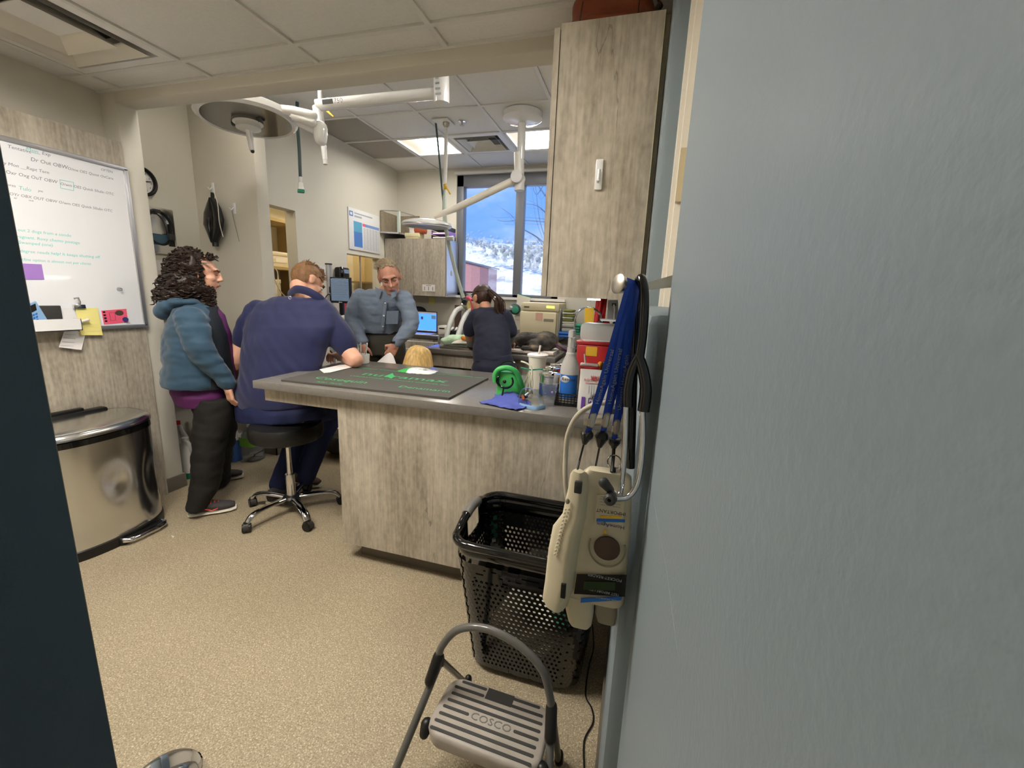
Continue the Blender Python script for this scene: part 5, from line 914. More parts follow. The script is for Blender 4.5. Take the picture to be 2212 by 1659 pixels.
O('tube_tail', MB().tube(bez([cc_ + V((-.005, -.01, -.036)), cc_ + V((-.008, -.014, -.06)), cc_ + V((-.012, -.012, -.085))], 6), .004, 8), 'black', gd); O('tube_end', MB().ell(cc_ + V((-.010, -.014, -.085)), .006), 'white', gd); O('valve', MB().ell(cc_ + V((-.002, -.008, -.004)), (.009, .006, .009)), 'black', gd)
O('tube_loop', MB().tube([oY(1098, 798, Yg + .04) + V((.045 * math.cos(t), .02 * math.sin(t), .03 * math.sin(t) + .005)) for t in [math.radians(a) for a in range(0, 190, 12)]], .0045, 8), 'blackgloss', gd)
# blue cloth muzzle
bz = thing('fabric_muzzle', 'blue fabric muzzle with light blue straps draped over the counter edge', 'muzzle', fl(1095, 880, TZ)); b0 = fl(1058, 862, TZ); b1 = fl(1135, 878, TZ)
def mf(u, v):
    e = b0.lerp(b1, u); y_ = e.y + .07 - .17 * v; z_ = TZ + .006 + .03 * (1 - v) * math.sin(math.pi * min(1, u * 1.1)) + .008 * noise.noise(V((u * 6, v * 6, 1))); dx = 0
    if y_ < 1.672: z_ -= (1.672 - y_) * 1.1 * (1.25 - abs(u - .3)); y_ = 1.672 - (1.672 - y_) * .15 - .004
    return V((e.x + .02 * math.sin(v * 4), y_, z_))
O('cloth', MB().sheet(mf, 26, 22, .003, (0, 0, 1)), 'cloth_blue', bz, 80)
O('strap', MB().tube(bez([fl(1120, 872, TZ + .012), fl(1126, 845, TZ + .06), fl(1142, 838, TZ + .08), fl(1160, 850, TZ + .06), fl(1168, 872, TZ + .015), fl(1176, 876, TZ + .01)], 8), .009, 6, flat=.2, ref=(0, -1, .3)), 'ltblue', bz); O('strap', MB().tube(bez([fl(1122, 875, TZ + .01), fl(1140, 880, TZ + .006), fl(1160, 883, TZ + .006), fl(1177, 880, TZ + .006)], 6), .011, 6, flat=.25, ref=(0, 0, 1)), 'ltblue', bz)
O('buckle', MB().chain([fl(1122, 858, TZ + .025), fl(1136, 856, TZ + .03)], [.011, .009]), 'black', bz); O('cord_lock', MB().chain([fl(1128, 856, TZ + .035), fl(1131, 862, TZ + .03)], [.007, .007]), 'rust', bz); O('toggle', MB().chain([fl(1136, 854, TZ + .035), fl(1141, 850, TZ + .04)], [.007, .007]), 'alu', bz)
# cups and canisters
def place(u, v, z=TZ): return fl(u, v, z)
def wpx(p, du): return du / CF * ((RM @ (p - CAM)).z)
mc = place(1185, 876); mr = wpx(mc, 17); mh = oY(1185, 829, mc.y).z - TZ
t = thing('measuring_cup', 'clear plastic graduated measuring cup at the counter edge', 'cup', mc); O('cup_wall', MB().lathe([(mr * .68, .001), (mr * .7, .004), (mr * .98, mh), (mr * 1.04, mh), (mr * 1.0, mh - .004), (mr * .7, .007), (.001, .005)], mc, 32), 'clearcup', t)
for k in range(4): O('graduation', MB().box(mc + V((-mr * .45, -mr * .86 - .002, .02 + k * .014)), mc + V((-mr * .2, -mr * .84 - .001, .0215 + k * .014))), 'marker', t)
O('print_mark', MB().ell(mc + V((mr * .5, -mr * .72, mh * .68)), (.005, .003, .006)), 'lilac', t)
wc = place(1158, 838); wr_ = wpx(wc, 20); wh = oY(1158, 764, wc.y).z - TZ
t = thing('drink_cup', 'white takeaway cup with lid and straw on the counter', 'cup', wc); O('cup_wall', MB().lathe([(wr_ * .7, .001), (wr_ * .98, wh - .01)], wc, 32), 'offwhite', t); O('lid', MB().lathe([(wr_ * 1.02, wh - .016), (wr_ * 1.12, wh - .012), (wr_ * 1.12, wh - .004), (wr_ * 1.0, wh), (.001, wh + .001)], wc, 32), 'white', t); O('straw', MB().cyl(wc + V((.005, 0, wh)), wc + V((.012, 0, wh + .045)), .005, n=10), 'offwhite', t)
cl = ('steel canister with shiny lid next to the measuring cup', 'steel canister with shiny lid directly behind another canister', 'steel canister farthest back beside the spray bottle')
for i, (u, v, r_, vt) in enumerate(((1184, 862, 24, 806), (1183, 846, 21, 794), (1203, 838, 20, 787))):
    c = place(u, v) + V((0, .03, 0)); rr_ = wpx(c, r_); hh = oY(u, vt, c.y).z - TZ; t = thing('steel_canister', cl[i], 'canister', c, 'steel canisters on the counter')
    O('body', MB().lathe([(rr_ * .95, .001), (rr_ * .96, hh - .012)], c, 32), 'steel', t); O('lid', MB().lathe([(rr_ * 1.0, hh - .014), (rr_ * 1.03, hh - .008), (rr_ * 1.0, hh), (rr_ * .9, hh - .003), (.001, hh - .001)], c, 32), 'chrome', t); O('lid_knob', MB().ell(c + V((rr_ * .2, 0, hh + .002)), (.01, .01, .004)), 'chrome', t)
    if i == 0: O('label_band', MB().lathe([(rr_ * .965, .02), (rr_ * .965, hh * .62)], c, 32, cap=False), mat('navylabel', (40, 70, 120), .4), t)
zb_ = thing('zip_bag', 'clear zip bag with green seal full of cream tubing', 'bag', place(1143, 862)); zc = place(1143, 858); zh = oY(1143, 796, zc.y).z - TZ; zw = wpx(zc, 24)
O('film', MB().loft([(zc + V((0, .02, .001)), V((zw * .9, 0, 0)), V((0, .028, 0))), (zc + V((0, .02, zh * .5)), V((zw * .85, 0, 0)), V((0, .024, 0))), (zc + V((.005, .02, zh * .95)), V((zw * .95, 0, 0)), V((0, .004, 0)))], True, 22), 'film', zb_, 60); O('seal', MB().tube([zc + V((-zw, .02, zh * .98)), zc + V((0, .02, zh * .93)), zc + V((zw, .02, zh))], .004, 6), 'tealgreen', zb_)
for k in range(9): a = random.uniform(-1, 1); O('tubing', MB().tube(bez([zc + V((zw * .6 * a, .02 + .01 * math.sin(k), .012)), zc + V((zw * .5 * a + .01 * math.sin(k * 2), .015, zh * .45)), zc + V((zw * .25 * a, .02, zh * .85))], 5), .0032, 6), ('binyellow', 'offwhite', 'cardboard')[k % 3], zb_)
O('free_tube', MB().tube(bez([zc + V((.01, .0, zh * .6)), zc + V((.005, .0, zh * 1.02)), zc + V((-.02, .0, zh * 1.17)), zc + V((-.05, .0, zh * 1.22))], 6), .004, 8), 'offwhite', zb_)
# spray bottles
def spray(label, u, vb, vt, half, mb_, labm, ltxt, base_z=TZ, headm='frost'):
    c = place(u, vb, base_z); r_ = wpx(c, half); h = oY(u, vt, c.y).z - base_z; t = thing('spray_bottle', label, 'bottle', c, 'spray bottles'); 
    O('bottle_body', MB().lathe([(r_ * .96, .001), (r_, .006), (r_, h * .46), (r_ * .93, h * .52), (r_ * .7, h * .6), (r_ * .5, h * .66), (r_ * .52, h * .68), (r_ * .42, h * .70)], c, 30), mb_, t)
    O('collar', MB().cyl(c + V((0, 0, h * .69)), c + V((0, 0, h * .76)), r_ * .42, n=20), headm, t)
    O('spray_head', MB().box(c + V((-r_ * .35, -r_ * .35, h * .76)), c + V((r_ * .35, r_ * .9, h * .9)), bev=.006).box(c + V((-r_ * .28, -r_ * .9, h * .9)), c + V((r_ * .28, r_ * .7, h)), bev=.006), headm, t); O('trigger', MB().tube(bez([c + V((0, -r_ * .5, h * .9)), c + V((0, -r_ * .9, h * .84)), c + V((0, -r_ * .8, h * .76))], 5), .005, 6), headm, t)
    if labm:
        n = 14; m = MB(); 
        for k in range(n):
            a0, a1 = [math.radians(-150 + 130 * q / n) for q in (k, k + 1)]; m.add([c + V((r_ * 1.006 * math.cos(a), r_ * 1.006 * math.sin(a), z_)) for a, z_ in ((a0, h * .08), (a1, h * .08), (a1, h * .40), (a0, h * .40))], [(0, 1, 2, 3)])
        lb = O('label', m, labm, t, 60)
        if ltxt: O('label_patch', MB().ell(c + V((-r_ * .25, -r_ * .96, h * .34)), (r_ * .5, .004, h * .05)), 'white', t); text('lettering', ltxt, .022, c + V((-r_ * .65, -r_ * 1.0 - .004, h * .325)), (1, 0, 0), (0, 0, 1), 'black', t, .0002)
    return t, c, r_, h
spray('large frosted spray bottle with blue label in the black mesh basket', 1226, 868, 712, 20, 'frost', 'blue', 'Rescue', TZ + .004); spray('plain frosted spray bottle behind the pet food bag', 1316, 880, 745, 19, 'frost', None, None); spray('white spray bottle with purple stripe far back on the side counter', 1266, 748, 690, 17, 'white', None, None, .922)
mbk = thing('mesh_basket', 'small black plastic basket around the spray bottle', 'basket', place(1224, 880)); bc = place(1226, 872); bw_ = wpx(bc, 24); m = MB(); hh = .055
for k in range(9):
    for jx in range(4):
        for sgn, ax in ((-1, 0), (1, 0), (-1, 1), (1, 1)):
            pass
for side in range(4):
    ca, sa = math.cos(side * math.pi / 2), math.sin(side * math.pi / 2); T = lambda x_, y_, z_: bc + V((x_ * ca - y_ * sa, x_ * sa + y_ * ca, z_))
    n = 7
    for k in range(n + 1): x_ = -bw_ + 2 * bw_ * k / n; m.tube([T(x_, -bw_, .002), T(x_, -bw_, hh)], .0022, 4)
    for k in range(6): m.tube([T(-bw_, -bw_, .002 + (hh - .002) * k / 5), T(bw_, -bw_, .002 + (hh - .002) * k / 5)], .0022, 4)
k = O('lattice', m, 'black', mbk, 0); k['kind'] = 'stuff'; O('floor_plate', MB().box(bc + V((-bw_, -bw_, .001)), bc + V((bw_, bw_, .003))), 'black', mbk); O('rim', MB().tube([bc + V((sx * bw_, sy * bw_, hh)) for sx, sy in ((-1, -1), (1, -1), (1, 1), (-1, 1))], .0035, 6, closed=True), 'black', mbk)
# pet food bag
rc = thing('pet_food_bag', 'white and grey pet food pouch with red crown print', 'bag', place(1285, 893)); ra, rb = place(1243, 892), place(1322, 892); ra = V((ra.x, 1.775, TZ)); rb = V((rb.x, 1.79, TZ)); rbx = (rb - ra); rh = oY(1270, 800, 1.79).z - TZ
mat('pouch', (206, 204, 200), .3, bump=.3, bs=25, bd=.004)
def bagr(t_, dep, k=1.0): c = (ra + rb) / 2 + V((0, .035, 0)); return (c + V((0, 0, rh * t_ + .001)), rbx / 2 * k, V((0, dep, 0)))
O('pouch', MB().loft([bagr(0, .034, .95), bagr(.06, .036), bagr(.3, .033), bagr(.6, .024, .98), bagr(.85, .01, .97), bagr(1, .003, .97)], True, 30, power=.6), 'pouch', rc, 60)
def rpt(s, t_, d=.0): dep = .036 * (1 - t_ ** 1.6) + .003; return ra + rbx * s + V((0, .035 - dep - .0012 - d, rh * t_))
def rqd(name, s0, t0, s1, t1, m, d=0): O(name, MB().prism([rpt(s0, t0, d), rpt(s1, t0, d), rpt(s1, t1, d), rpt(s0, t1, d)], (0, .0008, 0)), m, rc, 0)
rx = rbx.normalized(); text('lettering', 'ROYAL CANIN', .0175, rpt(.15, .735, .002), rx, (0, .25, 1), mat('printred', (176, 40, 48), .5), rc, .0002); rqd('print_bar', .2, .69, .85, .70, 'printred', .0015); rqd('print_band', .32, .24, .9, .36, mat('printpurple', (88, 72, 132), .5), .001); text('lettering', 'PILL ASSIST', .0165, rpt(.35, .275, .004), rx, (0, .2, 1), 'white', rc, .0002); rqd('side_stripe', .13, .03, .23, .38, mat('stripepurple', (110, 64, 160), .5), .001)
for k in range(5): O('crown', MB().chain([rpt(.36 + .045 * k, .80, .003), rpt(.345 + .0525 * k, .86, .003)], [.0016, .0022], 6), 'printred', rc)
O('crown_base', MB().chain([rpt(.36, .79, .003), rpt(.54, .79, .003)], [.0016, .0016], 6), 'printred', rc)
for pts, w_ in ((((.62, .56), (.55, .46), (.46, .44), (.40, .40)), .006), (((.55, .46), (.58, .38)), .0035), (((.44, .43), (.42, .36), (.46, .33)), .0035), (((.60, .5), (.66, .42)), .0035), (((.40, .41), (.35, .36)), .002)): O('print_dog', MB().tube([rpt(s, t_, .0025) for s, t_ in pts], w_, 6), 'midgrey', rc)
O('print_dog_head', MB().ell(rpt(.65, .60, .0025), (.009, .0015, .008)), 'marker', rc)
for k in range(3): rqd('print_text', .3 + .07 * k, .45, .315 + .07 * k, .66, 'print_silver', .001)
# red jar, sharps bin and others
jr = place(1270, 850); jr.y = 2.02; jr = V((oY(1272, 800, 2.02).x, 2.02, TZ)); r_ = wpx(jr, 21); jz = oY(1272, 805, 2.02).z - TZ
t = thing('treat_jar', 'peanut butter coloured jar with red lid and white scoop on top', 'jar', jr); O('jar_body', MB().lathe([(r_ * .95, .001), (r_, .006), (r_, jz - .005), (r_ * .9, jz)], jr, 30), mat('peanut', (178, 128, 76), .25), t); O('lid', MB().lathe([(r_ * 1.03, jz), (r_ * 1.03, jz + .03), (r_ * .98, jz + .033), (.001, jz + .033)], jr, 30), 'red', t)
t = thing('label_pad', 'white plastic scoop lying on the red jar lid', 'scoop', jr + V((0, 0, jz + .034))); O('tray', MB().box(jr + V((-r_ * .9, -.015, jz + .0335)), jr + V((r_ * .9, .02, jz + .044)), bev=.003), 'white', t); O('grip', MB().chain([jr + V((-r_ * .4, 0, jz + .044)), jr + V((-r_ * .55, 0, jz + .085))], [.005, .004], 8), 'white', t)
YS = 2.30; s0, s1 = oY(1243, 790, YS).x, oY(1345, 790, YS).x; s1 = min(s1, -.01); zr = oY(1280, 745, YS).z; zt = oY(1280, 720, YS).z
t = thing('sharps_bin', 'red sharps container with clear domed lid', 'bin', ((s0 + s1) / 2, YS, TZ)); O('tub', MB().box((s0, YS, TZ + .001), (s1, YS + .16, zr), bev=.012), 'red', t); O('lid', MB().box((s0 - .004, YS - .004, zr), (s1 + .004, YS + .164, zr + .018), bev=.004), 'redclear', t); O('dome', MB().box((s0 + .01, YS + .01, zr + .018), (s1 - .01, YS + .15, zt + .05), bev=.02), 'frost', t); O('hazard_label', MB().box((s0 + .05, YS - .002, zr - .06), (s0 + .11, YS - .0005, zr - .01)), 'yellow', t)
p = place(1292, 850); p = V((oY(1297, 790, 2.16).x, 2.16, TZ)); t = thing('tape_dispenser', 'orange and black handled cutter standing before the sharps bin', 'tool', p); O('blade_body', MB().box(p + V((-.03, -.02, .001)), p + V((.03, .02, .12)), bev=.01), 'black', t); O('handle', MB().chain([p + V((-.02, -.02, .12)), p + V((0, -.02, .165))], [.012, .012]), 'orange', t); O('grip', MB().chain([p + V((.012, -.02, .11)), p + V((.02, -.02, .17))], [.012, .012]), 'blackgloss', t)
# ---- side counter and far right wall
SCZ = .921
def scpos(u, Y): return oY(u, 700, Y).x
t = thing('plastic_drawer_bin', 'white plastic bin on the side counter behind the sharps bin', 'bin', (-.2, 3.0, SCZ)); x0, x1 = oY(1282, 720, 3.0).x, -.02; m = MB().box((x0, 3.0, SCZ), (x1, 3.2, SCZ + .003)); hz_ = oY(1300, 709, 3.0).z - SCZ
O('shell', m.box((x0, 3.0, SCZ), (x1, 3.004, SCZ + hz_)).box((x0, 3.196, SCZ), (x1, 3.2, SCZ + hz_)).box((x0, 3.0, SCZ), (x0 + .004, 3.2, SCZ + hz_)).box((x1 - .004, 3.0, SCZ), (x1, 3.2, SCZ + hz_)), 'whitegloss', t); O('rim', MB().tube([(x0, 3.0, SCZ + hz_), (x1, 3.0, SCZ + hz_), (x1, 3.2, SCZ + hz_), (x0, 3.2, SCZ + hz_)], .006, 6, closed=True), 'white', t)
YK = 3.35; t = thing('desk_rack', 'white two tier rack with red and navy bottles on the side counter', 'rack', (-.15, YK, SCZ)); x0, x1 = oY(1296, 700, YK).x, -.03
for z_ in (oY(1300, 712, YK).z, oY(1300, 691, YK).z): O('shelf', MB().box((x0, YK, z_ - .008), (x1, YK + .15, z_ + .004)), 'white', t)
for x_ in (x0, (x0 + x1) / 2, x1 - .006): O('upright', MB().box((x_, YK + .14, SCZ), (x_ + .006, YK + .15, oY(1300, 691, YK).z)), 'white', t)
z_ = oY(1300, 712, YK).z + .005
for i, (xx, m_, nm, lb) in enumerate(((x0 + .04, 'red', 'red_bottle', 'small red bottle on the white desk rack'), (x0 + .12, 'navyink', 'navy_bottle', 'small navy bottle on the white desk rack'))): tt_ = thing(nm, lb, 'bottle', (xx, YK + .06, z_)); O('body', MB().lathe([(.028, .001), (.03, .005), (.03, .05), (.02, .06)], (xx, YK + .06, z_), 20), m_, tt_); O('cap', MB().cyl((xx, YK + .06, z_ + .06), (xx, YK + .06, z_ + .075), .018, n=16), 'white', tt_)
t = thing('file_wedge', 'black angled document holder on the side counter', 'holder', (-.28, 3.3, SCZ)); q0 = [oY(u, v, 3.3) for u, v in ((1280, 700), (1296, 692), (1300, 711), (1282, 711))]; O('panel', MB().prism([V((p.x, p.y, max(p.z, SCZ + .002))) for p in q0], (0, .12, 0)), 'darkgrey', t); O('foot', MB().box((q0[3].x, 3.3, SCZ), (q0[2].x, 3.42, SCZ + .12)), 'black', t)
YY = 3.55; t = thing('yellow_tag', 'yellow card hanging on thin cords below the cabinet', 'tag', oY(1272, 697, YY)); O('card', MB().prism([oY(1263, 665, YY), oY(1283, 665, YY), oY(1282, 698, YY), oY(1262, 696, YY)], (0, .004, 0)), 'yellow', t)
for u in (1273, 1280): O('cord', MB().tube([oY(u, 648, YY), oY(u - 1, 666, YY)], .0025, 5), 'offwhite', t)
YO = 3.7; hc3 = oY(1270, 690, YO); t = thing('steel_hoop_stand', 'shiny wire hoop stand behind the yellow card', 'stand', (hc3.x, YO, SCZ)); O('hoop', MB().tube([hc3 + V((.11 * math.cos(a), 0, .10 * math.sin(a))) for a in [math.radians(k) for k in range(0, 181, 10)]], .009, 8), 'chrome', t); O('leg', MB().cyl(hc3 + V((-.11, 0, 0)), V((hc3.x - .11, YO, SCZ)), .008), 'chrome', t); O('leg', MB().cyl(hc3 + V((.11, 0, 0)), V((hc3.x + .11, YO, SCZ)), .008), 'chrome', t)
YC = 3.9; m = MB().sheet(lambda u, v: oY(1288 + 24 * u - 6 * v, 645 + 52 * v, YC - .04 * v + .02 * math.sin(u * 9 + v * 2)), 16, 14, .01, (0, 1, 0)); tag(O('red_cloth', m, 'red', None, 80), 'red cloth hanging under the cabinet beside the outlet', 'cloth')
YQ = 3.75; t = thing('outlet_column', 'grey power outlet column with white plugged cord', 'outlet', oY(1324, 690, YQ)); O('housing', MB().prism([oY(1313, 648, YQ), oY(1334, 648, YQ), oY(1336, 694, YQ), oY(1311, 694, YQ)], (0, .06, 0)), mat('outletgrey', (176, 178, 172), .5), t); O('socket', MB().prism([oY(1322, 655, YQ - .001), oY(1331, 655, YQ - .001), oY(1331, 661, YQ - .001), oY(1322, 661, YQ - .001)], (0, -.004, 0)), 'black', t); O('cord', MB().tube(bez([oY(1326, 658, YQ - .01), oY(1328, 668, YQ - .02), oY(1327, 690, YQ - .02), oY(1330, 715, YQ - .1)], 6), .008, 8), 'white', t)
# towels
YT = 4.62
def towel(label, u0, u1, v0, v1, m, Y, layers, grp='folded towels by the autoclave', stripe=None):
    t = thing('folded_towel', label, 'towel', (oY((u0 + u1) / 2, v1, Y).x, Y, oY(u0, v1, Y).z), grp); a, b = oY(u0, v1, Y), oY(u1, v0, Y); dz = (b.z - a.z) / layers
    for k in range(layers): O('fold', MB().box((a.x + .01 * math.sin(k * 3), Y, a.z + dz * k + .002), (b.x + .01 * math.cos(k * 2), Y + .22, a.z + dz * (k + 1) - .001), bev=dz * .42), (stripe if stripe and k % 2 else m), t)
    return t
zb0 = oY(1215, 728, YT).z
towel('blue folded surgical towels at the bottom of the pile', 1204, 1236, 718, 729, 'blue', YT, 2); towel('grey folded towel in the middle of the pile', 1212, 1250, 700, 717, mat('towelgrey', (178, 176, 168), .95), YT + .02, 2); towel('striped cream and olive towels on top of the pile', 1214, 1240, 670, 699, 'towel', YT + .03, 6, stripe='towel_stripe'); towel('green folded surgical towels beside the spray bottle', 1237, 1254, 701, 723, 'tealgreen', 4.45, 4)
# autoclave on the far counter
YA = 4.62; x0, x1 = oY(1125, 700, YA).x, oY(1206, 700, YA).x; zt = oY(1170, 654, YA).z
t = thing('autoclave', 'cream tabletop autoclave steriliser under the window', 'appliance', ((x0 + x1) / 2, YA + .2, FCZ)); O('body', MB().box((x0, YA + .02, FCZ + .012), (x1, YA + .48, zt), bev=.02), 'autoclave', t); O('door', MB().box((x0 - .01, YA - .02, FCZ + .05), (x1 - .02, YA + .015, zt - .10), bev=.015), 'autoclave', t); O('control_strip', MB().box((x0, YA - .005, zt - .085), (x1, YA + .019, zt - .005), bev=.006), 'autoclave', t); O('display', MB().box((x1 - .14, YA - .008, zt - .055), (x1 - .05, YA - .0055, zt - .03)), mat('lcdyellow', (210, 210, 90), .3, emit=(220, 220, 90), es=.6), t); O('badge', MB().box((x0 + .03, YA - .007, zt - .06), (x0 + .09, YA - .0055, zt - .045)), 'darkgrey', t); O('slot', MB().box((x1 - .16, YA - .023, zt - .2), (x1 - .05, YA - .0205, zt - .17)), 'greybeige', t); O('red_stamp', MB().box((x0 + .17, YA - .0225, zt - .19), (x0 + .25, YA - .0205, zt - .11)), mat('stamp', (226, 180, 160), .5), t); O('side_vent', MB().box((x1, YA + .03, FCZ + .03), (x1 + .012, YA + .46, zt - .06), bev=.004), 'alu', t)
for dx in (x0 + .03, x1 - .05): O('foot', MB().cyl((dx, YA + .06, FCZ), (dx, YA + .06, FCZ + .013), .015), 'black', t)
pb = oY(1100, 706, 4.65); t = thing('steel_pot', 'stainless steel pot on the far counter beside the autoclave', 'pot', (pb.x, 4.75, FCZ)); rr_ = .075; O('wall', MB().lathe([(rr_ * .95, .001), (rr_, .01), (rr_, .11), (rr_ * 1.05, .115), (rr_ * .98, .11), (rr_ * .95, .015), (.001, .012)], (oY(1112, 706, 4.75).x, 4.75, FCZ), 28), 'chrome', t); O('handle', MB().tube([(oY(1112, 706, 4.75).x - rr_, 4.75, FCZ + .1), (oY(1112, 706, 4.75).x - rr_ - .08, 4.72, FCZ + .105)], .007, 8), 'darkgrey', t)
# leaflet and mask on the sill
t = thing('sill_leaflet', 'pale leaflet with green edge leaning on the window sill', 'leaflet', oY(1125, 690, 5.08)); q0 = [oY(u, v, 5.05) for u, v in ((1118, 634), (1146, 642), (1138, 692), (1112, 688))]; O('sheet', MB().prism(q0, (0, .004, 0)), 'offwhite', t); O('green_edge', MB().prism([q0[0] + V((0, -.001, .004)), q0[1] + V((0, -.001, .004)), q0[1] + V((0, -.001, -.006)), q0[0] + V((0, -.001, -.006))], (0, .002, 0)), 'tealgreen', t)
t = thing('respirator_mask', 'dark green respirator mask hanging by the sill leaflet', 'mask', oY(1112, 680, 5.0)); c = oY(1112, 668, 5.0); O('shell', MB().ell(c, (.075, .05, .065)), mat('maskgreen', (44, 74, 68), .5), t); O('filter', MB().lathe([(.04, 0), (.04, .02), (.03, .024)], c + V((.025, -.05, -.005)), 20, (0, -1, 0)), 'tealgreen', t); O('valve', MB().lathe([(.028, 0), (.028, .015), (.02, .018)], c + V((-.035, -.045, .015)), 20, (0, -1, 0)), 'alu', t)
t = thing('black_sack', 'black bag lying on the far counter behind the man', 'bag', (oY(892, 665, 4.95).x, 4.95, FCZ)); m = MB(); 
for k in range(6): m.ell((oY(892, 665, 4.95).x + random.gauss(0, .05), 5.0 + random.gauss(0, .02), FCZ + .11 + .035 * k), (.11, .07, .07), None, 12, 8)
m.ell((oY(892, 665, 4.95).x, 5.0, FCZ + .07), (.13, .08, .068)); blob('sack', m, mat('blacknavy', (18, 20, 34), .7), t, .014, 2); O('strap', MB().tube(bez([(oY(885, 665, 4.95).x, 4.93, FCZ + .25), (oY(892, 665, 4.95).x, 4.92, FCZ + .33), (oY(898, 665, 4.95).x, 4.93, FCZ + .25)], 5), .008, 6), 'black', t)
# laptop on the far counter
YLp = 4.72; x0, x1 = oY(885, 690, YLp).x, oY(944, 690, YLp).x; t = thing('laptop', 'open laptop with bright blue screen on the far counter', 'laptop', ((x0 + x1) / 2, YLp - .1, FCZ)); lz0 = FCZ + .018; lz1 = oY(915, 672, YLp).z
O('keyboard_base', MB().box((x0, YLp - .22, FCZ + .001), (x1, YLp - .005, FCZ + .017), bev=.003), 'alu', t); sc2 = O('screen_lid', MB().box((x0, YLp, FCZ + .017), (x1, YLp + .008, lz1), bev=.003), 'black', t); O('screen', MB().box((x0 + .008, YLp - .0015, FCZ + .035), (x1 - .008, YLp - .0005, lz1 - .01)), 'screenblue', sc2); O('taskbar', MB().box((x0 + .008, YLp - .0025, FCZ + .035), (x1 - .008, YLp - .0016, FCZ + .045)), 'white', sc2); O('browser_bar', MB().box((x0 + .008, YLp - .0025, lz1 - .03), (x1 - .008, YLp - .0016, lz1 - .01)), 'white', sc2); O('popup', MB().box((x1 - .075, YLp - .0025, lz1 - .09), (x1 - .014, YLp - .0016, lz1 - .045)), 'ltblue', sc2); O('icon', MB().box((x1 - .215, YLp - .0025, lz1 - .1), (x1 - .185, YLp - .0016, lz1 - .065)), 'midgrey', sc2)
t = thing('label_printer', 'pale label printer beside the laptop', 'printer', (oY(956, 700, 4.75).x, 4.75, FCZ)); px0, px1 = oY(948, 700, 4.75).x, oY(966, 700, 4.75).x; O('body', MB().box((px0, 4.72, FCZ + .001), (px1, 4.9, FCZ + .11), bev=.012), 'offwhite', t); O('paper_slot', MB().box((px0 + .02, 4.716, FCZ + .07), (px1 - .02, 4.7195, FCZ + .085)), 'black', t)
t = thing('dark_instrument_case', 'dark open case with white parts on the far counter', 'case', (oY(985, 700, 4.7).x, 4.8, FCZ)); px0, px1 = oY(970, 700, 4.7).x, oY(996, 700, 4.7).x; O('tray', MB().box((px0, 4.62, FCZ + .001), (px1, 4.85, FCZ + .07), bev=.006), 'black', t); O('lid', MB().box((px0, 4.86, FCZ + .07), (px1, 4.88, FCZ + .36)), 'shoe_brown', t)
for k in range(3): O('white_part', MB().chain([V((px0 + .05 + .05 * k, 4.66, FCZ + .074)), V((px0 + .06 + .05 * k, 4.68, FCZ + .095))], [.012, .016]), 'white', t)
# monitor, phone, thermostat on the left wall
YM = 3.62; a, b = oY(712, 598, YM), oY(757, 656, YM); mx0, mx1, mz0, mz1 = a.x, b.x, b.z, a.z
t = thing('monitor', 'black portrait monitor on an arm pole by the left wall', 'monitor', ((mx0 + mx1) / 2, YM, .0)); O('casing', MB().box((mx0, YM, mz0), (mx1, YM + .035, mz1), bev=.006), 'black', t); O('screen', MB().box((mx0 + .012, YM - .002, mz0 + .022), (mx1 - .012, YM - .0003, mz1 - .014)), 'screendim', t); O('logo', MB().box(((mx0 + mx1) / 2 - .02, YM - .002, mz0 + .006), ((mx0 + mx1) / 2 + .02, YM - .0003, mz0 + .012)), 'white', t)
for k in range(9): O('screen_line', MB().box((mx0 + .03, YM - .0026, mz0 + .06 + k * .022), (mx1 - .04, YM - .0021, mz0 + .063 + k * .022)), 'print_silver', t)
O('pole', MB().cyl((oY(711, 600, YM + .06).x, YM + .06, .04), (oY(711, 600, YM + .06).x, YM + .06, oY(711, 572, YM + .06).z), .028), 'alu', t); O('pole_cap', MB().cyl((oY(711, 600, YM + .06).x, YM + .06, oY(711, 572, YM + .06).z), (oY(711, 600, YM + .06).x, YM + .06, oY(711, 569, YM + .06).z), .034), 'black', t); O('arm', MB().box((oY(711, 600, YM + .06).x, YM + .035, (mz0 + mz1) / 2 - .03), ((mx0 + mx1) / 2, YM + .06, (mz0 + mz1) / 2 + .03)), 'darkgrey', t); O('stem', MB().box((oY(738, 660, YM + .02).x - .02, YM + .01, .85), (oY(738, 660, YM + .02).x + .02, YM + .035, mz0 + .02)), 'black', t); O('foot', MB().box((max(oY(711, 600, YM + .06).x - .15, LX + .03), YM - .05, 0), (oY(711, 600, YM + .06).x + .25, YM + .22, .04), bev=.01), 'darkgrey', t)
O('cable', MB().tube(bez([oY(702, 650, YM), oY(705, 640, YM - .02), oY(712, 636, YM), oY(714, 650, YM + .03)], 5), .005, 6), 'black', t)
pp_ = oX(738, 590, LX + .04); t = thing('wall_phone', 'black desk phone with small display mounted on the wall', 'phone', oX(738, 602, LX + .03)); O('base', MB().box((LX + .002, pp_.y - .07, pp_.z - .07), (LX + .07, pp_.y + .1, pp_.z + .06), bev=.02), 'black', t); O('handset', MB().tube(bez([V((LX + .09, pp_.y - .07, pp_.z + .05)), V((LX + .11, pp_.y - .085, pp_.z)), V((LX + .09, pp_.y - .07, pp_.z - .07))], 6), .024, 10), 'blackgloss', t); O('display', MB().box((LX + .0705, pp_.y, pp_.z), (LX + .073, pp_.y + .08, pp_.z + .04)), 'screendim', t)
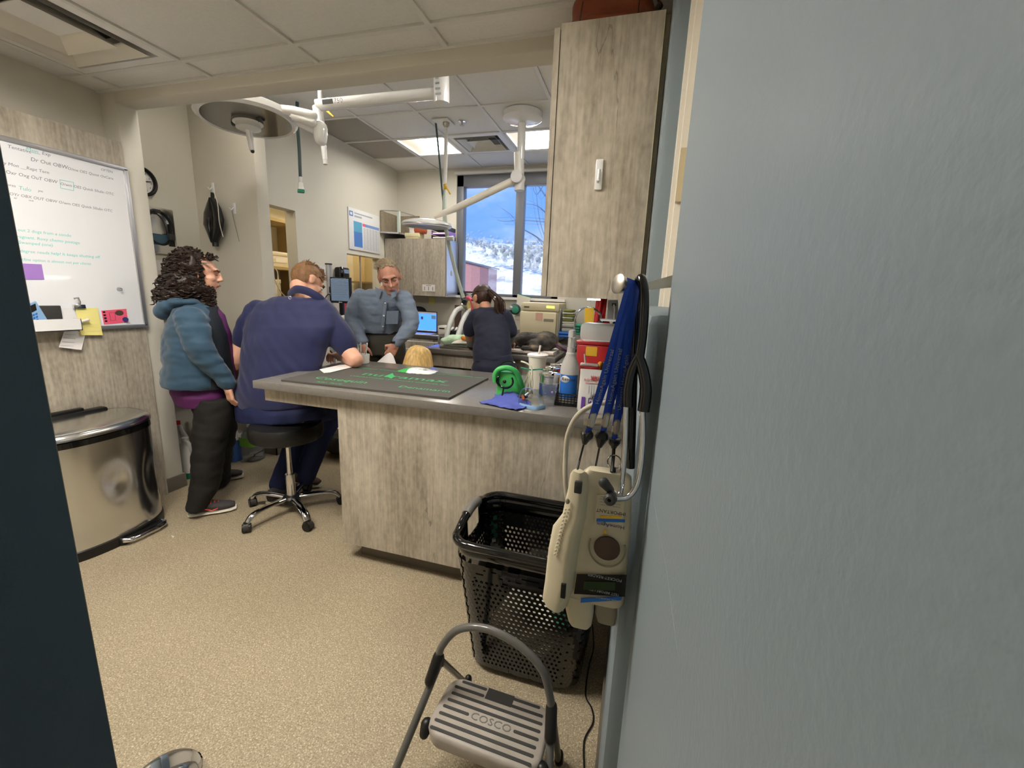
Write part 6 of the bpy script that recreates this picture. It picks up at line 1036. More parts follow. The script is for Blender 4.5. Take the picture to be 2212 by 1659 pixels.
th = oX(693, 590, LX + .012); t = thing('thermostat', 'white square thermostat with grey screen on the wall', 'thermostat', th); O('case', MB().box((LX + .001, th.y - .06, th.z - .06), (LX + .022, th.y + .06, th.z + .065), bev=.006), 'white', t); O('screen', MB().box((LX + .0225, th.y - .038, th.z - .03), (LX + .0235, th.y + .038, th.z + .04)), 'midgrey', t)
card_ = oY(746, 665, 3.95); tag(O('pink_sheet', MB().prism([oY(741, 656, 3.95), oY(757, 652, 3.95), oY(757, 675, 3.95), oY(742, 674, 3.95)], (0, .004, 0)), 'pink'), 'bright pink paper sheet hanging below the monitor', 'paper')
t = thing('white_trolley', 'white hospital trolley frame with curved rails by the left wall', 'trolley', (-2.5, 3.35, 0)); YW = 3.32
for pts, r_ in ((((722, 694), (740, 686), (770, 684)), .02), (((735, 700), (750, 712), (762, 698)), .013), (((742, 708), (765, 722)), .013)): O('rail', MB().tube(bez([oY(u, v, YW) for u, v in pts], 6), r_, 8), 'white', t)
pw = oY(752, 712, YW); O('column', MB().cyl((pw.x, YW, .05), pw, .02), 'alu', t); O('panel', MB().box((pw.x - .1, YW + .03, .4), (pw.x + .2, YW + .05, pw.z + .02)), 'offwhite', t); O('base', MB().box((pw.x - .25, YW - .15, .001), (pw.x + .25, YW + .2, .06), bev=.01), 'white', t)
# wire pen
YP = 3.98; x0, x1 = oY(872, 740, YP).x, oY(948, 740, YP).x; t = thing('wire_pen', 'folding wire pen with horizontal bars before the far cabinets', 'pen', ((x0 + x1) / 2, YP, 0))
for v in (723, 739, 756, 783): z_ = oY(915, v, YP).z; O('bar', MB().cyl((x0, YP, z_), (x1, YP, z_), .0065, n=8), 'whitegloss', t)
for x_ in (x0, x1): O('post', MB().cyl((x_, YP, 0), (x_, YP, oY(915, 722, YP).z), .01, n=8), 'alu', t)
for k in range(1, 8): O('wire', MB().cyl((x0 + (x1 - x0) * k / 8, YP, 0), (x0 + (x1 - x0) * k / 8, YP, oY(915, 783, YP).z), .0025, n=6), 'alu', t)
pr = oY(942, 785, 3.9); t = thing('orange_pole', 'rust orange pole standing beside the table end panel', 'pole', (pr.x, 3.9, 0)); O('shaft', MB().cyl((pr.x, 3.9, .012), (pr.x, 3.9, oY(942, 772, 3.9).z), .03), 'rust', t); O('foot', MB().cyl((pr.x, 3.9, 0), (pr.x, 3.9, .012), .05), 'black', t)
# masks, drapes at the dog head
t = thing('fluid_bag', 'pale green plastic drape bag on the table by the hoses', 'bag', oY(985, 745, 3.6)); m = MB()
for u, v, r_ in ((968, 742, .03), (978, 738, .05), (990, 732, .055), (1002, 730, .055), (1012, 733, .05), (1022, 738, .045)): p = oY(u, v, 3.66); m.ell((p.x, 3.66, TT + .045 + r_ * .4), (.07, .1, r_ * .9), None, 12, 8)
m.box((oY(966, 742, 3.66).x, 3.58, TT + .024), (oY(1022, 742, 3.66).x, 3.76, TT + .05)); blob('bag', m, 'mint', t, .012, 3, folds(.008, 20)); O('white_fold', MB().sheet(lambda u, v: oY(975 + 48 * u, 745, 3.52).lerp(oY(985 + 38 * u, 738, 3.6), v) + V((0, 0, .012 + .02 * math.sin(u * 5) * v)), 16, 6, .004, (0, 0, 1)), 'padcloth', t, 80); O('yellow_clip', MB().chain([oY(1000, 730, 3.56), oY(1012, 732, 3.56)], [.02, .016]), 'orange', t)
# ================================================================== people and dogs
def frame(f, u):
    f = V(f).normalized(); u = V(u); u = (u - f * f.dot(u)).normalized(); r = f.cross(u); return r, f, u
def head(mb, C, f, u, s=1.0, nose=1.0):
    r, f, u = frame(f, u); M = Matrix((r, f, u)).transposed()
    P = lambda a, b, c: C + (r * a + f * b + u * c) * s
    E_ = lambda c, rad: mb.ell(c, tuple(x * s for x in rad), M, 18, 12)
    E_(P(0, -.012, .032), (.076, .096, .09)); E_(P(0, .03, -.03), (.060, .066, .082)); E_(P(0, .066, -.098), (.027, .024, .02)); E_(P(0, .045, -.085), (.048, .04, .028))
    E_(P(0, .082, .034), (.05, .018, .012)); E_(P(0, .089, -.052), (.022, .012, .006)); E_(P(0, .087, -.064), (.02, .012, .007))
    for k in (-1, 1):
        E_(P(.034 * k, .066, -.018), (.024, .022, .022)); E_(P(.077 * k, -.006, -.004), (.009, .02, .033)); E_(P(.082 * k, -.012, .008), (.007, .022, .02)); E_(P(.012 * k, .104, -.026), (.009, .010, .008))
    mb.chain([P(0, .094, .022), P(0, .106 * (.97 + .03 * nose), 0), P(0, .116 * nose, -.02)], [.008 * s, .009 * s, .0125 * s], 10)
    return P, M
def face(parent, P, M, s=1.0, closed=False, brow='brow'):
    for k in (-1, 1):
        if closed: O('eyelid', MB().chain([P(.018 * k, .094, .006), P(.033 * k, .091, .004), P(.045 * k, .082, .006)], [.0022 * s, .003 * s, .002 * s], 8), 'brow', parent)
        else:
            e = O('eye', MB().ell(P(.031 * k, .082, .008), (.014 * s, .0125 * s, .0085 * s), M), 'eye', parent); O('iris', MB().ell(P(.031 * k, .0918, .007), (.0055 * s, .003 * s, .0058 * s), M), 'iris', e)
        O('eyebrow', MB().chain([P(.014 * k, .0985, .026), P(.034 * k, .095, .033), P(.052 * k, .08, .026)], [.0042 * s, .005 * s, .003 * s], 8), brow, parent)
    O('lips', MB().chain([P(-.02, .094, -.058), P(0, .102, -.0565), P(.02, .094, -.058)], [.003 * s, .0055 * s, .003 * s], 8), 'lip', parent)
def hand(mb, W, d, pn, side, curl=.35, s=1.0, spread=.12, thumb_in=.4):
    # W wrist, d pointing to fingers, pn direction the palm faces, side: direction of the thumb side sign
    d = V(d).normalized(); pn = V(pn); pn = (pn - d * d.dot(pn)).normalized(); x = d.cross(pn) * side
    mb.chain([W - d * .02 * s, W + d * .025 * s], [.024 * s, .026 * s], 10)
    for k in (-.026, -.009, .009, .026): mb.chain([W + d * .02 * s + x * k * .8 * s, W + d * .085 * s + x * k * s * 1.05], [.015 * s, .012 * s], 8)
    for i, k in enumerate((.027, .009, -.009, -.026)):
        L3 = [(.042, .026, .02), (.047, .029, .022), (.043, .027, .021), (.034, .021, .018)][i]; p = W + d * (.088, .092, .089, .082)[i] * s + x * k * s; a = curl; dd = (d + x * (k / .027) * spread).normalized(); pts = [p - d * .012 * s, p]; c = a
        for seg in L3: q = (dd * math.cos(c) + pn * math.sin(c)).normalized(); p = p + q * seg * s; pts.append(p); c += a * 1.25
        mb.chain(pts, [.0095 * s, .0092 * s, .0085 * s, .0078 * s, .0066 * s], 8)
    t0 = W + d * .03 * s + x * .026 * s; t1 = t0 + (d * .5 + x * .75 + pn * .25).normalized() * .038 * s; t2 = t1 + (d * .8 + x * (.35 - thumb_in) + pn * (.2 + thumb_in)).normalized() * .032 * s; t3 = t2 + (d * .85 - x * thumb_in * .5 + pn * (.15 + thumb_in)).normalized() * .024 * s
    mb.chain([t0, t1, t2, t3], [.014 * s, .0115 * s, .0098 * s, .0078 * s], 8)
def shoe(parent, heel, toe, up, so, w_=.046, lace=None, name='shoe'):
    heel, toe = V(heel), V(toe); d = (toe - heel); Lh = d.length; d.normalize(); s_ = V((-d.y, d.x, 0)); g = V((heel.x, heel.y, 0))
    sh = blob(name, MB().loft([(g + d * Lh * t + V((0, 0, z_)), s_ * w_ * k, V((0, 0, h))) for t, k, z_, h in ((.01, .5, .055, .035), (.05, .72, .06, .045), (.2, .8, .062, .047), (.42, .9, .055, .036), (.65, 1.05, .045, .026), (.85, .95, .04, .02), (.97, .55, .036, .014))], True, 16), up, parent, .006, 3)
    O('sole', MB().loft([(g + d * Lh * t + V((0, 0, .014)), s_ * w_ * k, V((0, 0, .0135))) for t, k in ((-.01, .55), (.03, .82), (.2, .92), (.45, .95), (.68, 1.1), (.88, 1.0), (1.0, .55))], True, 16), so, sh)
    if lace:
        for k in range(4): c = g + d * Lh * (.40 + .075 * k) + V((0, 0, .096 - .0085 * k)); O('lace', MB().tube(bez([c - s_ * w_ * .7 - V((0, 0, .014)), c, c + s_ * w_ * .7 - V((0, 0, .014))], 4), .0045, 6), lace, sh)
        for k in (-1, 1): O('stripe', MB().tube([g + d * Lh * .36 + s_ * w_ * .95 * k + V((0, 0, .05)), g + d * Lh * .5 + s_ * w_ * 1.03 * k + V((0, 0, .035)), g + d * Lh * .62 + s_ * w_ * 1.07 * k + V((0, 0, .045))], .0035, 6), lace, sh)
    return sh
def limb(mb, pts, rs, n=16): P = bez(pts, 5); R_ = []; k = len(pts) - 1; R_ = [rs[min(i // 5, k - 1)] * (1 - (i % 5) / 5) + rs[min(i // 5, k - 1) + 1] * (i % 5) / 5 if i < 5 * k else rs[-1] for i in range(len(P))]; mb.chain(P, R_, n)
def shell(P, keep, rad, c=(0, -.012, .034), n=36, m=24, amp=.004, fs=40, seed=0):
    # hair cap: part of an ellipsoid in head coordinates, thick
    mbx = MB(); vs = []; idx = {}
    def pt(i, j, k):
        ph = math.pi * j / m; t = 2 * math.pi * i / n; q = V((math.sin(ph) * math.cos(t), math.sin(ph) * math.sin(t), math.cos(ph))); g = 1 + (noise.noise(V((t * 6, ph * 2.2, seed))) * amp + noise.noise(V((t * 14, ph * 3, seed))) * amp * .6) / .08
        return (c[0] + q.x * rad[0] * g * k, c[1] + q.y * rad[1] * g * k, c[2] + q.z * rad[2] * g * k)
    fo = []
    for j in range(m):
        for i in range(n):
            cs = [pt(a % n, b, 1) for a, b in ((i, j), (i + 1, j), (i + 1, j + 1), (i, j + 1))]; ctr = tuple(sum(q[k] for q in cs) / 4 for k in range(3))
            if not keep(*ctr): continue
            ci = [pt(a % n, b, .86) for a, b in ((i, j), (i + 1, j), (i + 1, j + 1), (i, j + 1))]
            mbx.add([P(*q) for q in cs] + [P(*q) for q in ci], [(0, 1, 2, 3), (7, 6, 5, 4), (0, 4, 5, 1), (1, 5, 6, 2), (2, 6, 7, 3), (3, 7, 4, 0)])
    return mbx
# ------------------------------------------------------------------ A: woman in teal jacket
FA = V((.74, .67, 0)).normalized(); LA = V((-FA.y, FA.x, 0)); BA = V((-2.575, 2.005, 0))
def pa(u, v, l=0): return oP(u, v, BA + LA * l, LA)
def rga(u0, u1, v, hl, l=0): a, b = pa(u0, v, l), pa(u1, v, l); return ((a + b) / 2, (b - a) / 2, LA * hl)
wa = thing('person', 'woman with dark curly hair in teal hooded jacket, purple shirt and black trousers', 'person', (BA.x, BA.y, 0))
mb = MB(); HA = pa(431, 592); P, M = head(mb, HA, FA + V((0, 0, -.08)), (0, 0, 1), 1.0, .95)
mb.chain([P(0, -.02, -.07), pa(428, 662)], [.052, .06], 14); mb.loft([rga(400, 450, 668, .12), rga(385, 465, 720, .14), rga(385, 475, 800, .15), rga(400, 490, 860, .14)], True, 16)
WR = pa(493, 838, -.21); limb(mb, [pa(418, 692, -.17), pa(440, 765, -.22), WR], [.05, .042, .027]); limb(mb, [pa(418, 692, .17), pa(440, 765, .22), pa(480, 815, .2)], [.05, .042, .027]); 
hand(mb, pa(492, 836, -.215), V((.12, .05, -1)), V((.2, .9, 0)), -1, .5, .9); hand(mb, pa(480, 815, .2), V((.3, 0, -1)), V((0, -1, 0)), 1, .5, .9)
for l0, l1, k, a in ((-.11, -.2, 440, 428), (.11, .26, 465, 476)): limb(mb, [pa(458, 885, l0 * .8), pa(k, 975, (l0 + l1) / 2), pa(a, 1080 if l0 < 0 else 1030, l1)], [.06, .05, .036])
bd = blob('body', mb, 'skin', wa, .0055, 3); face(wa, P, M, 1, True)
mb = MB(); mb.loft([rga(405, 460, 655, .07), rga(392, 486, 680, .10), rga(380, 501, 720, .125), rga(372, 509, 770, .135), rga(368, 512, 815, .15), rga(368, 506, 846, .2), rga(380, 500, 870, .185)], True, 28); blob('shirt', mb, 'purple', wa, .008, 3, folds(.006, 9))
mb = MB(); mb.loft([rga(396, 448, 652, .11), rga(374, 468, 668, .175), rga(361, 480, 690, .212), rga(354, 489, 720, .222), rga(351, 495, 760, .228), rga(350, 498, 800, .232), rga(350, 497, 829, .232)], True, 36)
limb(mb, [pa(412, 690, -.165), pa(425, 730, -.21), pa(441, 768, -.225), pa(470, 800, -.22), pa(494, 830, -.212)], [.082, .08, .070, .058, .045]); limb(mb, [pa(412, 690, .165), pa(425, 730, .21), pa(441, 768, .225), pa(478, 812, .21)], [.08, .078, .068, .05])
blob('jacket', mb, 'jacket', wa, .008, 3, lambda p, n: folds(.010, 8, (1, 1, 2.2))(p, n) + .004 * math.sin(70 * p.z + 20 * noise.noise(p * 6)) * max(0, noise.noise(p * 5)))
O('jacket_lining', MB().loft([rga(430, 470, 662, .10), rga(430, 485, 690, .15), rga(430, 496, 720, .18), rga(430, 503, 760, .19), rga(430, 508, 800, .195), rga(430, 508, 827, .195)], True, 24), 'lining', wa)
mb = MB(); Mh = Matrix((LA, FA, V((0, 0, 1)))).transposed()
for u, v, r_ in ((357, 672, (.12, .05, .055)), (368, 660, (.14, .06, .05)), (390, 652, (.15, .07, .04)), (420, 652, (.14, .06, .03)), (440, 660, (.11, .045, .03))): mb.ell(pa(u, v), r_, Mh)
blob('hood', mb, 'jacket', wa, .008, 4, folds(.006, 10))
mb = MB()
for l0, l1, R_ in ((-.10, -.19, ((418, 512, 858), (415, 506, 900), (413, 494, 945), (413, 484, 990), (412, 478, 1035), (405, 468, 1066), (400, 446, 1098))), (.11, .24, ((420, 514, 858), (425, 512, 900), (432, 508, 945), (440, 502, 985), (446, 498, 1015), (450, 496, 1042)))):
    n = len(R_); mb.loft([rga(a, b, v, .115 - .02 * i / n, l0 + (l1 - l0) * (i / (n - 1)) ** .8) for i, (a, b, v) in enumerate(R_)], True, 24)
mb.loft([rga(400, 505, 838, .16), rga(412, 513, 865, .19), rga(416, 508, 890, .17)], True, 24)
blob('trousers', mb, 'blackpants', wa, .009, 3, folds(.010, 7, (1, 1, 2)))
shoe(wa, fl(408, 1116), fl(512, 1098), 'shoe', 'sole', .046, 'lace'); ht = fl(527, 1030); shoe(wa, ht - FA * .27, ht, 'shoe', 'sole', .046)
mb = MB(); cents = [(pa(424, 582), (.115, .115, .115)), (pa(398, 610), (.12, .105, .10)), (pa(378, 632), (.11, .08, .065)), (pa(420, 625), (.11, .085, .07)), (pa(450, 645), (.055, .035, .05))]
cents[0] = (P(0, -.045, .04), (.1, .105, .105)); cents += [(P(.055, -.012, -.02), (.03, .05, .075)), (P(-.055, -.012, -.02), (.03, .05, .075)), (pa(452, 640, -.05), (.03, .03, .055))]
for c, r_ in cents: mb.ell(c, r_, Mh, 18, 12)
hr_ = blob('hair', mb, 'hair_dark', wa, .012, 1, folds(.018, 22)); rr = random.Random(11); mb = MB()
for k in range(900):
    c, r_ = cents[rr.choice((0, 0, 0, 1, 1, 2, 2, 3, 3, 4, 5, 7))]; q = V((rr.gauss(-.45, 1), rr.gauss(0, 1), rr.gauss(.1, 1))).normalized()
    p = c + Mh @ V((q.x * r_[0], q.y * r_[1], q.z * r_[2])) * 1.0; lc = (p - HA)
    if lc.dot(FA) > .03 and lc.z > -.065: continue
    dd = (V((0, 0, -1)) - FA * rr.uniform(.1, .7) + q * .25).normalized(); ax = dd.orthogonal().normalized(); ay = dd.cross(ax); ph = rr.random() * 6; hr2 = rr.uniform(.006, .012); Lk = rr.uniform(.04, .085)
    mb.tube([p - dd * .01 + dd * Lk * t / 12 + (ax * math.cos(ph + t * 1.05) + ay * math.sin(ph + t * 1.05)) * hr2 for t in range(13)], [.004] * 11 + [.003, .0015], 5)
for k in range(40):
    p = P(rr.uniform(-.07, .07), rr.uniform(.02, .07), .10 + rr.uniform(-.015, .01)); dd = V((rr.gauss(0, .5), rr.gauss(0, .5), .3)).normalized() + FA * .4; mb.tube([p, p + dd * .02 + V((0, 0, .005)), p + dd * .035 - V((0, 0, .012))], [.006, .005, .002], 5)
c_ = O('curls', mb, 'hair_dark', hr_, 60); c_['kind'] = 'stuff'
O('hair_clip', MB().box(P(.074, .028, .062), P(.086, .062, .072)), 'alu', wa)
# ------------------------------------------------------------------ B: seated man in navy polo
def rgy(u0, u1, v, hd, Y, tilt=0): a, b = oY(u0, v, Y), oY(u1, v + tilt, Y); return ((a + b) / 2, (b - a) / 2, V((0, hd, 0)))
gb = thing('person', 'seated man with short light brown hair in navy polo shirt writing at the counter', 'person', (-2.0, 2.1, 0))
mb = MB(); HB = oY(663, 611, 2.34); fB = V((.38, .72, -.58)); P, M = head(mb, HB, fB, (-.22, .25, 1), 1.0); mb.chain([P(0, -.03, -.06), oY(655, 655, 2.25)], [.055, .062], 14)
mb.loft([rgy(575, 690, 672, .07, 2.22), rgy(555, 690, 720, .09, 2.16), rgy(545, 670, 790, .1, 2.08), rgy(540, 660, 860, .1, 2.06)], True, 16)
EL = V((oY(768, 783, 2.2).x, 2.2, .998)); WB = oY(731, 778, 2.36); WB.z = max(WB.z, .985)
limb(mb, [oY(708, 690, 2.2), oY(745, 748, 2.22), EL], [.055, .052, .046]); limb(mb, [EL, (EL + WB) / 2 + V((0, 0, .005)), WB], [.048, .044, .028]); hand(mb, WB, V((-.75, .35, .02)), V((-.1, 0, -1)), -1, .55, .92, .05, .7)
limb(mb, [oY(548, 690, 2.18), oY(522, 740, 2.15), oY(509, 788, 2.12), oY(540, 828, 2.33)], [.055, .055, .047, .03]); hand(mb, oY(545, 825, 2.35), V((.5, .6, -.3)), V((0, 0, -1)), 1, .4, .9)
KL, KR = V((-2.27, 2.5, .55)), oY(713, 902, 2.5); KR.z = .53; AL, AR = V((-2.225, 2.14, .11)), V((-2.13, 2.28, .12))
limb(mb, [V((-2.12, 2.08, .66)), KL, AL], [.08, .055, .04]); limb(mb, [V((-1.95, 2.08, .66)), KR, AR], [.08, .055, .04]); mb.chain([V((-2.13, 2.08, .68)), V((-1.94, 2.08, .68))], [.1, .1])
blob('body', mb, 'skin', gb, .0055, 3); face(gb, P, M)
mb = MB(); mb.loft([rgy(517, 668, 878, .12, 2.04), rgy(519, 676, 840, .135, 2.05), rgy(526, 690, 790, .14, 2.08), rgy(535, 704, 748, .145, 2.11), rgy(531, 722, 706, .135, 2.14), rgy(538, 722, 676, .12, 2.17), rgy(556, 712, 656, .10, 2.19), rgy(600, 700, 640, .085, 2.21, 4)], True, 40)
limb(mb, [oY(556, 672, 2.17), oY(536, 705, 2.15), oY(524, 736, 2.15)], [.075, .075, .066]); limb(mb, [oY(700, 680, 2.19), oY(725, 715, 2.21), oY(746, 747, 2.22)], [.085, .082, .074])
def polofold(p, n): return .009 * (noise.noise(V((p.x * 5, p.y * 5, p.z * 9))) + .6 * noise.noise(V(((p.x + p.z) * 16, p.y * 8, (p.z - p.x) * 5)))) 
blob('polo_shirt', mb, 'navy', gb, .008, 3, polofold)
cc = (oY(622, 640, 2.21) + oY(704, 652, 2.25)) / 2
ring = [oY(u, v, Y) for u, v, Y in ((624, 636, 2.22), (640, 625, 2.16), (668, 631, 2.15), (694, 647, 2.18), (706, 657, 2.26), (690, 652, 2.34), (650, 637, 2.34))]
O('collar', MB().tube(bez(ring + [ring[0]], 5)[:-1], .024, 8, closed=True, flat=.35, ref=(0, 0, 1)), 'navy', gb)
lg = oY(628, 643, 2.08); O('shirt_logo', MB().tube([lg + V((.009 * math.cos(t), -.006, .009 * math.sin(t))) for t in [k * math.pi / 10 for k in range(20)]], .0018, 5, closed=True), 'alu', gb)
mb = MB(); mb.loft([rgy(518, 655, 862, .13, 2.06), rgy(519, 690, 885, .16, 2.07), rgy(524, 700, 904, .17, 2.08)], True, 30); limb(mb, [V((-2.13, 2.1, .68)), KL + V((0, 0, .02)), (KL + AL) / 2, AL], [.105, .085, .068, .06]); limb(mb, [V((-1.93, 2.1, .68)), KR + V((0, 0, .02)), (KR + AR) / 2, AR], [.105, .088, .07, .062])
blob('trousers', mb, 'navypants', gb, .009, 3, folds(.008, 9))
shoe(gb, fl(580, 1092), fl(580, 1092) + V((.03, .28, 0)), 'shoe', 'sole', .044); shoe(gb, fl(606, 1040), fl(694, 1052), 'shoe_brown', 'sole', .046)
mb = shell(P, lambda x_, y_, z_: z_ > .01 + .35 * max(0, y_ - .0) + (.0 if y_ < -.02 else .02) or (y_ < -.03 and z_ > -.085), (.081, .102, .1), seed=2); hb = O('hair', mb, 'hair_brown', gb, 0); rr = random.Random(4); mb = MB()
for k in range(260):
    x_, y_ = rr.uniform(-.06, .06), rr.uniform(-.075, .07); z_ = .034 + .094 * math.sqrt(max(0, 1 - (x_ / .082) ** 2 - ((y_ + .012) / .103) ** 2)); p = P(x_, y_, z_); tuft = 1.0 if (y_ < .0 and abs(x_ + .02) < .035) else .45; o_ = P(x_ * 1.15, y_ + rr.uniform(-.012, .03), z_ + .022 * tuft * rr.uniform(.6, 1.8)); mb.tube([p, p.lerp(o_, .6) + V((rr.gauss(0, .002), 0, .002)), o_], [.0035, .0026, .0008], 4)
c_ = O('tufts', mb, 'hair_brown', hb, 0); c_['kind'] = 'stuff'
tag(O('ink_pen', MB().chain([oY(724, 772, 2.37), oY(714, 758, 2.36)], [.005, .005], 8), 'black'), 'black pen held in the seated man hand', 'pen')
# ------------------------------------------------------------------ C: man in chambray shirt
mc_ = thing('person', 'grey-haired man in light blue denim shirt bending over with a paper', 'person', (-1.98, 3.05, 0)); mb = MB(); HC = oY(842, 600, 2.90); P, M = head(mb, HC, (.50, -.74, -.36), (-.16, -.1, 1), 1.02, 1.05); mb.chain([P(0, -.02, -.07), oY(828, 640, 2.97)], [.054, .062], 14)
mb.loft([rgy(795, 858, 640, .08, 2.98), rgy(792, 858, 680, .09, 3.0), rgy(795, 856, 720, .09, 3.04)], True, 16)
WL, WRc = oY(784, 741, 2.88), oY(855, 742, 2.86); limb(mb, [oY(777, 645, 2.97), oY(762, 690, 2.96), WL], [.048, .042, .027]); limb(mb, [oY(874, 648, 2.97), oY(888, 700, 2.95), WRc], [.048, .042, .027])
hand(mb, WL, V((.06, -.1, -1)), V((.3, 1, 0)), 1, .3, 1.0, .2); hand(mb, WRc, V((-.35, -.15, -.75)), V((-.5, .6, 0)), -1, .8, 1.0, .03, .8)
for u in (808, 848): a = oY(u, 735, 3.06); limb(mb, [a, V((a.x, 3.06, .48)), V((a.x, 3.08, .1))], [.08, .055, .04])
blob('body', mb, 'skin_red', mc_, .0055, 3); face(mc_, P, M, 1, True)
mb = MB(); mb.loft([rgy(786, 862, 722, .105, 3.06), rgy(784, 864, 700, .125, 3.03), rgy(781, 867, 672, .13, 3.0), rgy(772, 877, 648, .12, 2.98), rgy(777, 873, 634, .10, 2.97), rgy(798, 860, 625, .072, 2.98)], True, 32)
limb(mb, [oY(779, 642, 2.97), oY(766, 668, 2.96), oY(761, 692, 2.95), oY(772, 715, 2.91), oY(783, 736, 2.885)], [.07, .066, .06, .052, .043]); limb(mb, [oY(873, 645, 2.97), oY(884, 675, 2.96), oY(888, 702, 2.94), oY(873, 722, 2.9), oY(858, 738, 2.868)], [.07, .066, .06, .052, .043])
blob('denim_shirt', mb, 'chambray', mc_, .008, 3, lambda p, n: folds(.008, 9, (1, 1, 2))(p, n) + .003 * noise.noise(V((p.x * 8, p.y * 8, p.z * 45))))
for s in (-1, 1): O('collar_wing', MB().prism([oY(833 + 9 * s, 629, 2.855), oY(833 + 23 * s, 620, 2.88), oY(833 + 21 * s, 640, 2.86), oY(833 + 14 * s, 645, 2.85)], (0, .012, 0)), 'chambray', mc_, 0)
O('placket', MB().tube([oY(833, 650, 2.862), oY(829, 680, 2.868), oY(826, 714, 2.93)], .014, 6, flat=.3, ref=(1, 0, 0)), 'chambray', mc_); O('chest_pocket', MB().prism([oY(835, 672, 2.862), oY(861, 671, 2.872), oY(859, 700, 2.9), oY(833, 700, 2.89)], (0, .008, 0)), 'chambray', mc_)
for u, v, Y in ((832, 655, 2.852), (829, 682, 2.86), (827, 705, 2.905)): O('button', MB().ell(oY(u, v, Y), .006), 'white', mc_)
mb = MB(); mb.loft([rgy(787, 862, 712, .11, 3.06), rgy(785, 865, 740, .125, 3.07), rgy(786, 868, 765, .12, 3.08)], True, 26)
for u in (806, 850): a = oY(u, 745, 3.07); limb(mb, [a, V((a.x, 3.07, .48)), V((a.x, 3.09, .06))], [.098, .082, .07])
blob('trousers', mb, 'slacks', mc_, .009, 3, folds(.006, 9)); O('belt', MB().loft([rgy(786, 863, 716, .118, 3.06), rgy(786, 863, 721, .119, 3.06)], False, 30), 'black', mc_); O('belt_rivet', MB().ell(oY(795, 714, 2.935), .006), 'chrome', mc_)
for u in (806, 850): a = oY(u, 745, 3.07); shoe(mc_, (a.x, 3.14, 0), (a.x + .02, 2.87, 0), 'shoe_brown', 'black', .046)
mb = shell(P, lambda x_, y_, z_: (z_ > .092 and y_ < .05) or (y_ < .008 and z_ > -.03), (.080, .101, .096), seed=5, amp=.005); hb = O('hair', mb, 'hair_grey', mc_, 0); mb = MB()
for k in range(160): x_, y_ = rr.uniform(-.07, .07), rr.uniform(-.06, .04); z_ = .034 + .094 * math.sqrt(max(0, 1 - (x_ / .082) ** 2 - ((y_ + .012) / .103) ** 2)); p = P(x_, y_, z_); mb.tube([p, P(x_ * 1.1 + .01, y_ - .012, z_ + .007), P(x_ * 1.15 + .02, y_ - .028, z_ + .001)], [.003, .003, .001], 4)
c_ = O('strands', mb, 'hair_grey', hb, 0); c_['kind'] = 'stuff'
tag(O('wrist_watch', MB().tube([WRc + V((.0, .0, .012)) + (V((.35, .15, .0)).normalized() * .034 * math.cos(t) + V((0, 1, 0)) * .034 * math.sin(t)) for t in [k * math.pi / 10 for k in range(20)]], .01, 8, closed=True, flat=.4, ref=(0, 0, 1)), 'black'), 'black watch on the wrist of the man holding paper', 'watch')
tag(O('held_paper', MB().sheet(lambda u, v: (oY(838, 762, 2.83).lerp(oY(850, 770, 2.83), u)).lerp(oY(803, 792, 2.78).lerp(oY(859, 796, 2.80), u), v) + V((0, -.03 * math.sin(math.pi * u) * v, .012 * math.sin(math.pi * u))), 10, 8, .001, (0, 1, 0)), 'paper', None, 80), 'curled white paper held in the hand of the bending man', 'paper')
# ------------------------------------------------------------------ D: woman in dark scrubs seen from behind
wd_ = thing('person', 'woman with brown ponytail in dark navy scrubs leaning over the dog table', 'person', (-1.1, 3.2, 0)); mb = MB(); HD = oY(1041, 648, 3.36); P, M = head(mb, HD, (-.72, .42, -.38), (-.05, .22, 1), .97); mb.chain([P(0, -.03, -.06), oY(1052, 672, 3.3)], [.045, .05], 14)
mb.loft([rgy(1032, 1088, 680, .07, 3.28), rgy(1034, 1092, 720, .08, 3.22), rgy(1034, 1094, 770, .08, 3.16)], True, 16); WL, WRd = oY(1018, 744, 3.42), oY(1101, 738, 3.44)
limb(mb, [oY(1024, 686, 3.27), oY(1015, 716, 3.27), WL], [.045, .04, .026]); limb(mb, [oY(1094, 688, 3.27), oY(1101, 718, 3.28), WRd], [.045, .04, .026]); hand(mb, WL, V((.3, .6, -.35)), V((0, 0, -1)), 1, .5, .9); hand(mb, WRd, V((-.3, .6, -.25)), V((0, 0, -1)), -1, .5, .9)
for u in (1046, 1088): a = oY(u, 790, 3.14); limb(mb, [a, V((a.x, 3.14, .46)), V((a.x, 3.12, .1))], [.075, .055, .04])
blob('body', mb, 'skin_tan', wd_, .0055, 3); face(wd_, P, M)
mb = MB(); mb.loft([rgy(1023, 1108, 779, .115, 3.13, 4), rgy(1023, 1104, 755, .115, 3.15), rgy(1026, 1100, 718, .115, 3.2), rgy(1022, 1101, 692, .11, 3.25), rgy(1022, 1098, 676, .095, 3.27), rgy(1036, 1086, 664, .07, 3.29)], True, 30)
limb(mb, [oY(1028, 682, 3.26), oY(1019, 700, 3.26), oY(1015, 713, 3.27)], [.06, .062, .06]); limb(mb, [oY(1091, 684, 3.26), oY(1098, 700, 3.27), oY(1102, 716, 3.28)], [.058, .058, .056]); blob('scrub_top', mb, 'scrub', wd_, .008, 3, folds(.008, 8, (1.2, 1, 1.6)))
mb = MB(); mb.loft([rgy(1028, 1104, 766, .10, 3.13), rgy(1023, 1110, 788, .125, 3.13), rgy(1023, 1113, 808, .125, 3.13)], True, 26)
for u in (1045, 1089): a = oY(u, 795, 3.13); limb(mb, [a, V((a.x, 3.13, .46)), V((a.x, 3.12, .06))], [.098, .085, .075])
blob('scrub_trousers', mb, 'scrub', wd_, .009, 3, folds(.005, 9))
